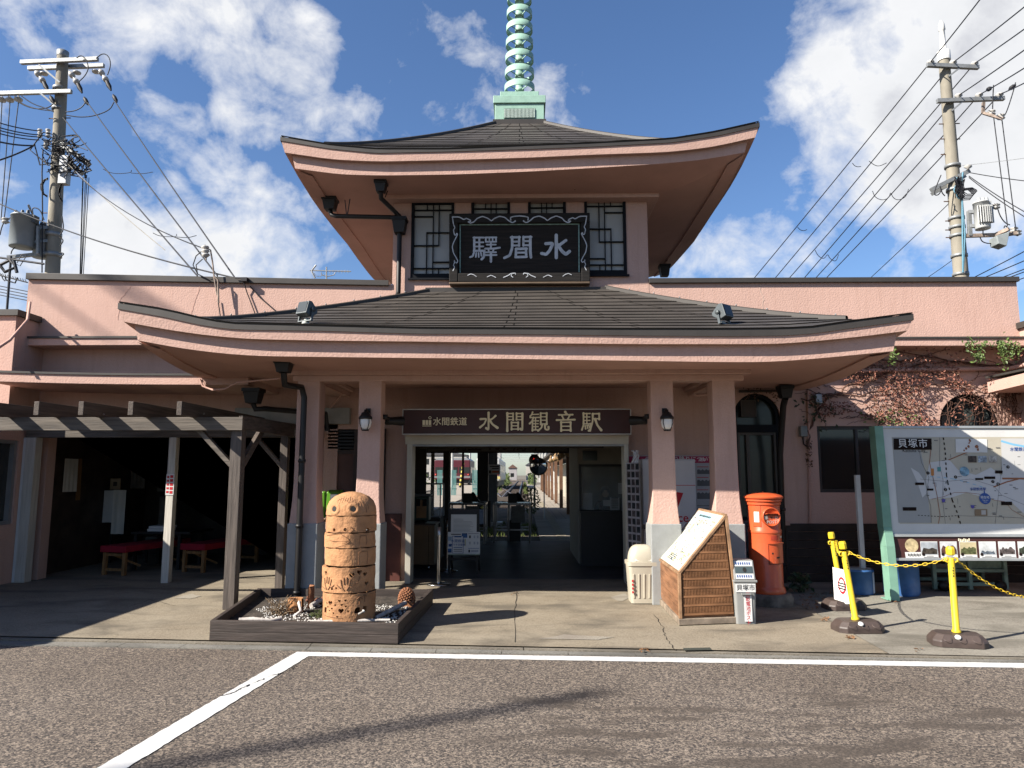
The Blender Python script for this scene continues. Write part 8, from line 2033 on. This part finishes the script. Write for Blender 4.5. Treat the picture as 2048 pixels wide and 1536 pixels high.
# right pole
b1_, t1_ = at(1922,552,YPo), at(1888,118,YPo); d_ = (b1_-t1_)/(t1_.z-b1_.z); base = b1_+d_*b1_.z; base = V(base.x,YPo,0)
pr_ = thing('utility_pole', 'concrete utility pole with a white top rod and finned transformer behind the right wing', 'utility pole', base)
mb = MB(); mb.tube([base,b1_,t1_],[.19,.165,.125],20); mb.build('pole', concpole, pr_)
p, q, s_ = at(1888,118,YPo), at(1884,62,YPo), at(1882,42,YPo); mb = MB(); mb.tube([p-V(0,0,.05),p+V(0,0,.2),p+V(0,0,.22),q,q+V(0,0,.02),s_-V(0,0,.1),s_],[.15,.15,.075,.06,.08,.07,.03],14); mb.build('arrester_rod', white, pr_)
aR = lambda *k, **kw: arm(*k, parent=pr_, **kw)
aR(1854,130,1957,135,YPo-.18); aR(1874,202,2008,197,YPo-.18); aR(1862,380,1938,342,YPo-.1,.09); aR(1864,388,1930,352,YPo+.15,.08)
mb = MB(); mb.bar(at(1923,133,YPo-.2), at(1897,153,YPo-.15), .035); mb.bar(at(1930,199,YPo-.2), at(1903,222,YPo-.15), .035); mb.build('stay_strut', galv, pr_)
mb = MB(); mb.bar(at(1967,205,YPo-.3), at(1966,226,YPo-.3), .06); mb.bar(at(1966,226,YPo-.3), at(2005,238,YPo-.5), .06); mb.bar(at(1927,472,YPo-.2), at(1990,470,YPo-.35), .08); mb.bar(at(1990,470,YPo-.35), at(2018,458,YPo-.6), .08); mb.bar(at(1992,472,YPo-.35), at(2034,466,YPo-.5), .08); mb.build('bracket', mat('rusty bracket', (.28,.22,.18), .6, .3, var=.3, vs=14), pr_)
mb = MB()
for v in (333,380,437,455,472,512,549): p = at(1905+(v-333)*.075,v,YPo); mb.lathe([(.155,-.035),(.185,-.035),(.185,.035),(.155,.035)], (p.x,YPo,p.z), 16)
mb.build('pole_band', galv, pr_)
mb = MB()
for u,v in ((1885,248),(1912,247),(1887,278),(1913,278),(1889,309),(1895,403),(1898,442),(1898,460),(1899,475)): p = at(u,v,YPo); mb.bar(p-V(.09,0,0), p+V(.09,0,0), .02)
mb.build('step_bolt', mat('rusty bolt', (.12,.07,.05), .7), pr_)
for u,v in ((1861,127),(1906,128),(1949,130),(1917,194),(1958,193),(1999,192),(1936,336)): insul(pr_, at(u,v+3,YPo-.18), at(u,v-6,YPo-.18), n=1, r=.09)
for u,v in ((1983,226),(2002,234),(2028,460),(2035,466),(1992,413)): insul(pr_, at(u,v+6,YPo-.35), at(u,v-5,YPo-.35), n=2, r=.09)
transformer(pr_,1947,1980,402,458,YPo-.35,True,mat('pale transformer', (.52,.53,.52), .45, .1, var=.05))
mb = MB(); mb.bar(at(1936,424,YPo-.25), at(1950,424,YPo-.3), .08); mb.bar(at(1938,422,YPo-.25), at(1940,472,YPo-.25), .08); mb.bar(at(1938,452,YPo-.25), at(1952,452,YPo-.3), .08); mb.build('bracket', galv, pr_)
mb = MB(); p, q = at(1990,470,YPo-.5), at(2016,488,YPo-.5); mb.hexa([V(p.x,YPo-.6,q.z-.02),V(q.x-.1,YPo-.6,q.z-.08),V(q.x-.1,YPo-.3,q.z-.08),V(p.x,YPo-.3,q.z-.02)],[V(p.x-.03,YPo-.6,p.z-.05),V(q.x,YPo-.6,p.z+.05),V(q.x,YPo-.3,p.z+.05),V(p.x-.03,YPo-.3,p.z-.05)]); mb.build('switch_box', mat('switch grey', (.3,.33,.33), .5), pr_, .01)
mb = MB()
for P in ([(1914,355),(1912,378),(1924,398),(1930,470),(1926,545)],[(1916,360),(1908,380),(1918,398)],[(1926,345),(1924,360),(1926,545)]): mb.tube([at(u,v,YPo-.25) for u,v in P], .02, 6, False)
mb.build('blue_cable', mat('blue cable', (.10,.25,.34), .5, var=.1), pr_)
mb = MB()
for k in range(18): mb.tube([at(1908+R.uniform(0,22), 352+R.uniform(0,45), YPo-.3) for _ in range(4)], .011, 5, False)
for k in range(5): mb.tube([at(1940+14*math.cos(t)-2*k, 382+(7+k)*math.sin(t)+2*k, YPo-.3) for t in (0,1,2,3,4,5,6.1)], .012, 5, False)
for P in ([(1882,350),(1866,388),(1876,392),(1884,378)],[(1880,372),(1884,386),(1890,392)],[(1960,412),(1975,418),(1990,414)],[(1995,416),(2000,432),(2010,446),(2020,450)],[(1966,460),(1966,470)],[(1960,474),(1964,484),(1980,488),(1995,484)],[(2018,458),(2010,450),(2008,456)],[(1987,170),(1986,190),(1985,224)],[(2031,165),(2026,185),(2012,228),(2004,236)]): mb.tube(soft([at(u,v,YPo-.35) for u,v in P]), .013, 5, False)
mb.build('jumper_cable', rubber, pr_)
for u0,v0,u1,v1 in ((1972,182,1984,174),(2017,180,2032,169)):
    p, q = at(u0,v0,YPo-.3), at(u1,v1,YPo-.4); mb = MB(); mb.tube([p,p.lerp(q,.3),p.lerp(q,.7),q],[.015,.055,.055,.015],8); mb.build('wire_cover', rubber, pr_)
# wires: (points in order, radius, label)
def wire(p, q, sag, r, lab, group, m=None):
    mb = MB(); n = 14; mb.tube([p.lerp(q,i/n)+V(0,0,-sag*4*(i/n)*(1-i/n)) for i in range(n+1)], r, 5, False); return tag(mb.build('power_line', m or rubber), lab, 'power line', group)
g6 = 'six parallel lines at the right pole'
six = [(1861,124,1980,-30,1495,570),(1906,125,2065,-2,1535,572),(1949,127,2070,40,1560,575),(1917,191,2070,82,1590,575),(1958,190,2070,120,1612,575),(1999,189,2075,150,1632,575)]
nm = ['topmost','second','third','fourth','fifth','lowest']
for (u,v,ur,vr,ul,vl), n_ in zip(six, nm):
    a_ = at(u,v,YPo-.2); rr_ = at(ur,vr,13.0); ll = at(ul,vl,23.0)
    wire(a_, rr_+(rr_-a_)*.5, .03, .014, 'dark line from the right pole up and out of view, %s of six' % n_, g6+' going up'); wire(a_, ll+(ll-a_)*.35, .05, .014, 'dark line from the right pole down behind the parapet, %s of six' % n_, g6)
low_ = [(1680,560,2070,480),(1740,565,2070,504),(1800,560,2070,522),(1905,560,2075,530)]
for k, (ul,vl,ur,vr) in enumerate(((1950,555,2080,490),(1932,563,2080,512),(1955,563,2080,530),(1965,563,2080,536),(1995,563,2080,548))): wire(at(ul-60,vl+30 if k else vl+28,19), at(ur,vr-4,15), .02, .012, 'dark line rising past the foot of the right pole, %s from the top' % ['first','second','third','fourth','fifth'][k], 'lines beside the right pole')
wire(at(1905,400,YPo), at(1720,575,21), .02, .01, 'thin stay line from the right pole down to the left', 'thin lines at the right pole'); wire(at(1912,515,YPo), at(1840,565,19), .01, .008, 'faint stay line from the foot of the right pole', 'thin lines at the right pole')
wire(at(1938,345,YPo-.2), at(2080,365,15), .02, .01, 'service line leaving the right pole almost level', 'service lines at the right pole'); wire(at(1938,352,YPo-.2), at(2080,440,15), .05, .011, 'service line falling from the right pole, upper one', 'service lines at the right pole'); wire(at(1938,355,YPo-.2), at(2080,452,15), .05, .011, 'service line falling from the right pole, lower one', 'service lines at the right pole'); wire(at(1925,331,YPo-.2), at(2080,312,15), .01, .006, 'pale thin line leaving the right pole to the right', 'service lines at the right pole', galv)
wire(at(1987,232,YPo-.4), at(2015,452,YPo-.6), .0, .012, 'left one of two upright lines right of the pole', 'upright lines at the right pole'); wire(at(2004,240,YPo-.4), at(2032,462,YPo-.5), .0, .012, 'right one of two upright lines right of the pole', 'upright lines at the right pole')
def loops(P, lab):
    mb = MB(); mb.tube(soft([at(u,v,YPo+1.5) for u,v in P]), .009, 5, False); return tag(mb.build('spacer_cable', rubber), lab, 'cable', 'spacer cables between the lines')
loops([(1705,326),(1708,331),(1715,334),(1722,333)],'upper left spacer cable between the right lines'); loops([(1738,322),(1748,330),(1758,333),(1773,326)],'upper right spacer cable between the right lines'); loops([(1745,382),(1750,395),(1765,401),(1778,396),(1781,383),(1786,396),(1797,401),(1812,394),(1817,378)],'looped spacer cable in the middle of the right lines'); loops([(1595,454),(1600,460),(1608,462),(1614,459)],'left low spacer cable on the right lines'); loops([(1630,500),(1636,512),(1648,519),(1655,507),(1660,518),(1672,524),(1677,509)],'looped spacer cable low on the right lines')
gl_ = 'lines from the left pole down to the roof'
for k, (u,v,u2,v2) in enumerate(((126,235,395,552),(175,205,435,552),(230,203,470,556))): wire(at(u,v,YPo-.25), at(u2,v2,11.0), .03, .013, 'dark line sloping from the left pole to the roof edge, %s of three' % ['lowest','middle','topmost'][k], gl_)
wire(at(125,320,YPo), at(408,497,10.9), .25, .01, 'sagging line from the left pole to the roof insulator', 'service lines from the left pole'); wire(at(0,408,15), at(470,556,10.95), .12, .013, 'long line crossing behind the transformers to the roof edge', 'service lines from the left pole'); wire(at(120,312,YPo-.1), at(330,500,13), .06, .007, 'pale thin line falling from the left pole', 'service lines from the left pole', concpole)
loops([(206,338),(225,348),(262,346),(263,340)],'left spacer cable on the left lines'); loops([(262,346),(285,348),(306,344)],'right spacer cable on the left lines'); loops([(306,466),(320,473),(354,474),(353,468)],'lower spacer cable on the left lines'); loops([(354,474),(375,476),(393,471)],'lower right spacer cable on the left lines')
for k, (u,u2) in enumerate(((4,-8),(20,2),(37,8))): wire(at(u,204,YPo-.1), at(u2,440 if k else 430,YPo-.3), .0, .012, 'upright line under the long arm of the left pole, %s' % ['outermost','middle','innermost'][k], 'upright lines at the left pole')
for k, (u0,v0,u1,v1) in enumerate(((-30,236,82,262),(-30,246,82,270),(-30,252,80,274),(-30,258,78,280),(-30,276,68,291),(-30,328,70,290))): wire(at(u0,v0,14), at(u1,v1,YPo-.2), .05, .014 if k < 4 else .02, 'dark cable entering from the left onto the left pole, %s from the top' % ['first','second','third','fourth','fifth','sixth'][k], 'cables at the left pole')
for k, (u0,u1) in enumerate(((166,160),(171,162),(174,163),(178,166))): wire(at(u0,355,YPo-.2), at(u1,560,YPo+.5), 0, .016 if k == 0 else .009, 'hanging cable right of the left pole, %s from the left' % ['first','second','third','fourth'][k], 'hanging cables right of the left pole')
for k, v in enumerate((568,574,580,586)): wire(at(-20,v,22), at(60,v+16,20), .0, .014, 'low line seen past the end of the left wing, %s' % ['highest','second','third','lowest'][k], 'low lines beyond the left wing')
# insulator bracket on the roof edge
t = thing('roof_insulator', 'white insulator on a bent rusty bracket at the left roof edge', 'insulator', at(432,552,10.7)); Yi = 10.62
i_ = insul(t, at(412,515,Yi), at(410,492,Yi), n=3, r=.062)
mb = MB(); mb.tube([at(412,520,Yi), at(410,490,Yi)], .012, 6); mb.tube([at(410,494,Yi), at(421,500,Yi), at(425,524,Yi), at(428,552,Yi), at(434,590,Yi)], .012, 6); mb.tube([at(428,552,Yi), at(436,560,Yi), at(437,606,Yi)], .014, 6); mb.build('bracket', mat('rusty bracket', (.28,.22,.18), .6), t)
mb = MB()
for P in ([(406,500),(392,512),(386,530),(395,548),(420,560),(430,556)],[(405,518),(392,530),(395,548)],[(470,556),(488,556),(494,560)],[(487,562),(494,585),(500,600),(512,632)],[(500,572),(520,595),(558,628)],[(436,600),(441,634)]): mb.tube([at(u,v,Yi+(.05 if v < 565 else .1)) for u,v in P], .009, 5, False)
mb.build('lead_wire', rubber, t); mb = MB(); p = at(487,558,Yi); mb.box(p.x-.04,p.x+.05,Yi-.0,Yi+.08,p.z-.03,p.z+.03); mb.build('anchor', rubber, t)
# television aerials
def aerial(c, lab, Y, segs, m):
    t = thing('roof_aerial', lab, 'aerial', at(*c,Y))
    for nm_, sg_ in segs.items():
        mb = MB()
        for P, r_ in sg_: mb.tube([at(u,v,Y) for u,v in P], r_, 5, False)
        mb.build(nm_, m, t)
aerial((653,562),'small silver television aerial on the roof left of the tower',13.5,{'boom':[([(620,541),(702,543)],.012)],'mast':[([(653,534),(653,566)],.014)],'director':[([(632,530),(623,542),(630,556)],.016),([(643,545),(643,550),(655,553),(668,550),(670,545)],.01)]+[([(u,540),(u,546)],.006) for u in range(660,702,6)],'cable':[([(628,546),(632,552),(640,553),(648,549)],.006)]},galv)
aerial((15,612),'dark television aerial at the end of the left wing',12.5,{'mast':[([(22,512),(14,618)],.022)],'boom':[([(-10,514),(88,528)],.02),([(-10,548),(55,565)],.012)],'director':[([(10,552),(12,560),(20,563),(30,566),(35,555)],.014),([(32,528),(40,532),(54,510),(44,508),(34,526)],.008),([(2,548),(6,558),(10,562)],.01)]+[([(u,546+u*.25),(u+3,552+u*.25)],.006) for u in range(0,55,5)],'reflector':[([(0,530),(20,520),(32,534),(10,544),(0,530)],.03),([(28,522),(34,545)],.03)]},mat('dark aerial', (.05,.05,.055), .5, .4))
# ------------------------------------------------------------------ ivy on the right wall
iv = thing('climbing_ivy', 'dry reddish ivy spreading over the right wall and round the arched window', 'ivy', at(1850,760,YL))
stemM = mat('ivy stem', (.10,.05,.035), .8, var=.3); dryl = mat('dry ivy leaf', (.24,.10,.068), .75, var=.45, vs=16); dryd = mat('dark ivy leaf', (.11,.06,.035), .7, var=.4, vs=16); grn = mat('green ivy leaf', (.10,.15,.04), .5, var=.45, vs=14)
mb = MB()
def vine(P, r, j=6, Y=YL-.03):
    Q = []
    for a_, b_ in zip(P[:-1], P[1:]):
        for i in range(5): t_ = i/5; Q.append(at(a_[0]+(b_[0]-a_[0])*t_+R.uniform(-j,j), a_[1]+(b_[1]-a_[1])*t_+R.uniform(-j,j), Y-R.uniform(0,.03)))
    Q.append(at(*P[-1],Y)); mb.tube(Q, [r*(1-.5*i/len(Q)) for i in range(len(Q))], 5, False)
vine([(1612,900),(1625,840),(1650,800),(1700,770),(1780,745),(1860,722),(1960,725),(2060,735)],.018,4); vine([(1600,800),(1700,790),(1800,780),(1900,770),(2000,775),(2060,790)],.012); vine([(1740,715),(1800,722),(1850,712),(1900,722),(2000,735),(2060,725)],.014,3,YL-.05); vine([(1780,705),(1860,716),(1950,728),(2050,742)],.011,4,YL-.05)
for k in range(70):
    u, v = R.uniform(1610,2040), R.uniform(715,850); a_ = R.uniform(-.6,.6)+(PI if R.random() < .3 else 0); P = [(u,v)]
    for i in range(4): a_ += R.uniform(-.5,.5); u += 22*math.cos(a_); v += 16*math.sin(a_)+2; P.append((u, min(v,862)))
    vine(P, R.uniform(.004,.009), 2)
for k in range(16): u = R.uniform(1985,2048); vine([(u,775),(u+R.uniform(-10,10),810),(u+R.uniform(-14,14),860)], .006, 2, YL-.03)
for k in range(12): u = R.uniform(1890,1990); vine([(u,790+abs(u-1940)*.35),(u+R.uniform(-6,6),825),(u+R.uniform(-8,8),855)], .005, 2, YL-.02)
mb.build('stem', stemM, iv)
def leaves(n, region, m, name, rr_=(.022,.045), Y=YL-.06):
    mb = MB(); k = 0; tr_ = 0
    while k < n and tr_ < n*12:
        tr_ += 1; u, v, w_ = region()
        if w_ is False: continue
        mb.leaf(at(u,v,Y-R.uniform(0,.09)), R.uniform(*rr_), V(R.uniform(-.8,.8),-1,R.uniform(-.5,.9)).normalized(), .8); k += 1
    return mb.build(name, m, iv)
def reg_main():
    u, v = R.uniform(1600,2048), R.uniform(722,868)
    d = mnoise.noise(V(u*.012,v*.02,1))+.5*mnoise.noise(V(u*.035,v*.05,4))
    core = 1-abs(u-1800)/190
    ok = (core*.65+d*1.2 > .12 and v < 755+abs(u-1700)*.25+70) and not (((u-1940)/60)**2+((v-850)/62)**2 < 1 and R.random() < .82)
    if u > 1990 and R.random() < .75: ok = False
    if v > 840 and u < 1770: ok = ok and R.random() < .3
    return u, v, ok
leaves(2100, reg_main, dryl, 'dry_foliage', (.010,.03)); leaves(330, reg_main, dryd, 'dark_foliage', (.012,.034))
leaves(120, lambda: (R.uniform(1740,2048), R.uniform(690,722), R.random() < .8), dryl, 'dry_foliage', (.018,.035), YW-.05)
def reg_g():
    c_ = R.choice([(1942,690,14,12),(1955,705,12,14),(1968,688,20,6),(2002,690,12,12),(2020,688,14,8),(2008,715,8,18),(2032,700,14,12),(1958,715,10,10),(2005,700,10,16)]); return R.gauss(c_[0],c_[2]*.6), R.gauss(c_[1],c_[3]*.6), True
leaves(420, reg_g, grn, 'green_foliage', (.016,.034), YW-.26)
leaves(40, lambda: (R.gauss(1785,5), R.gauss(712,10), True), grn, 'green_foliage', (.02,.035), YW-.2)
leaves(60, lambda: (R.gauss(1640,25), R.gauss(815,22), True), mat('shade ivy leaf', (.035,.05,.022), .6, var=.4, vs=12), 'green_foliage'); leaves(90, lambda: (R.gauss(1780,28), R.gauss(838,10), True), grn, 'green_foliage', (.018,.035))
leaves(45, lambda: (R.uniform(1612,1624), R.uniform(880,935), True), dryd, 'dry_foliage', (.015,.03)); leaves(50, lambda: (R.uniform(1482,1560), R.gauss(790,8), True), dryd, 'dry_foliage', (.015,.03))
# ------------------------------------------------------------------ street cable overhead (its shadow crosses the road)
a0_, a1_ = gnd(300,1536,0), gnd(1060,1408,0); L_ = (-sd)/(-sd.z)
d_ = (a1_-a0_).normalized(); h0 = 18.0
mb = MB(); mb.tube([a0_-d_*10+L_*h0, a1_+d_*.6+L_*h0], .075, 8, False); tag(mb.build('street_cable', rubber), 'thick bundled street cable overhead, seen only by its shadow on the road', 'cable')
for k, (p, q) in enumerate((((72,575),(205,668)), ((215,570),(290,622)), ((245,566),(345,628)))):
    P, Q = at(*p,YW), at(*q,YW); h_ = 9.0; D = (Q-P)
    s_ = 7.5; up_ = (-sd)*27
    mb = MB(); mb.tube([P-D*1.2+up_, Q+D*.6+up_], .035+.014*k, 6, False); tag(mb.build('street_cable', rubber), ['leftmost service cable whose shadow falls on the left parapet','middle service cable whose shadow falls on the left parapet','bundled service cable whose shadow falls on the left parapet'][k], 'cable', 'service cables over the street')
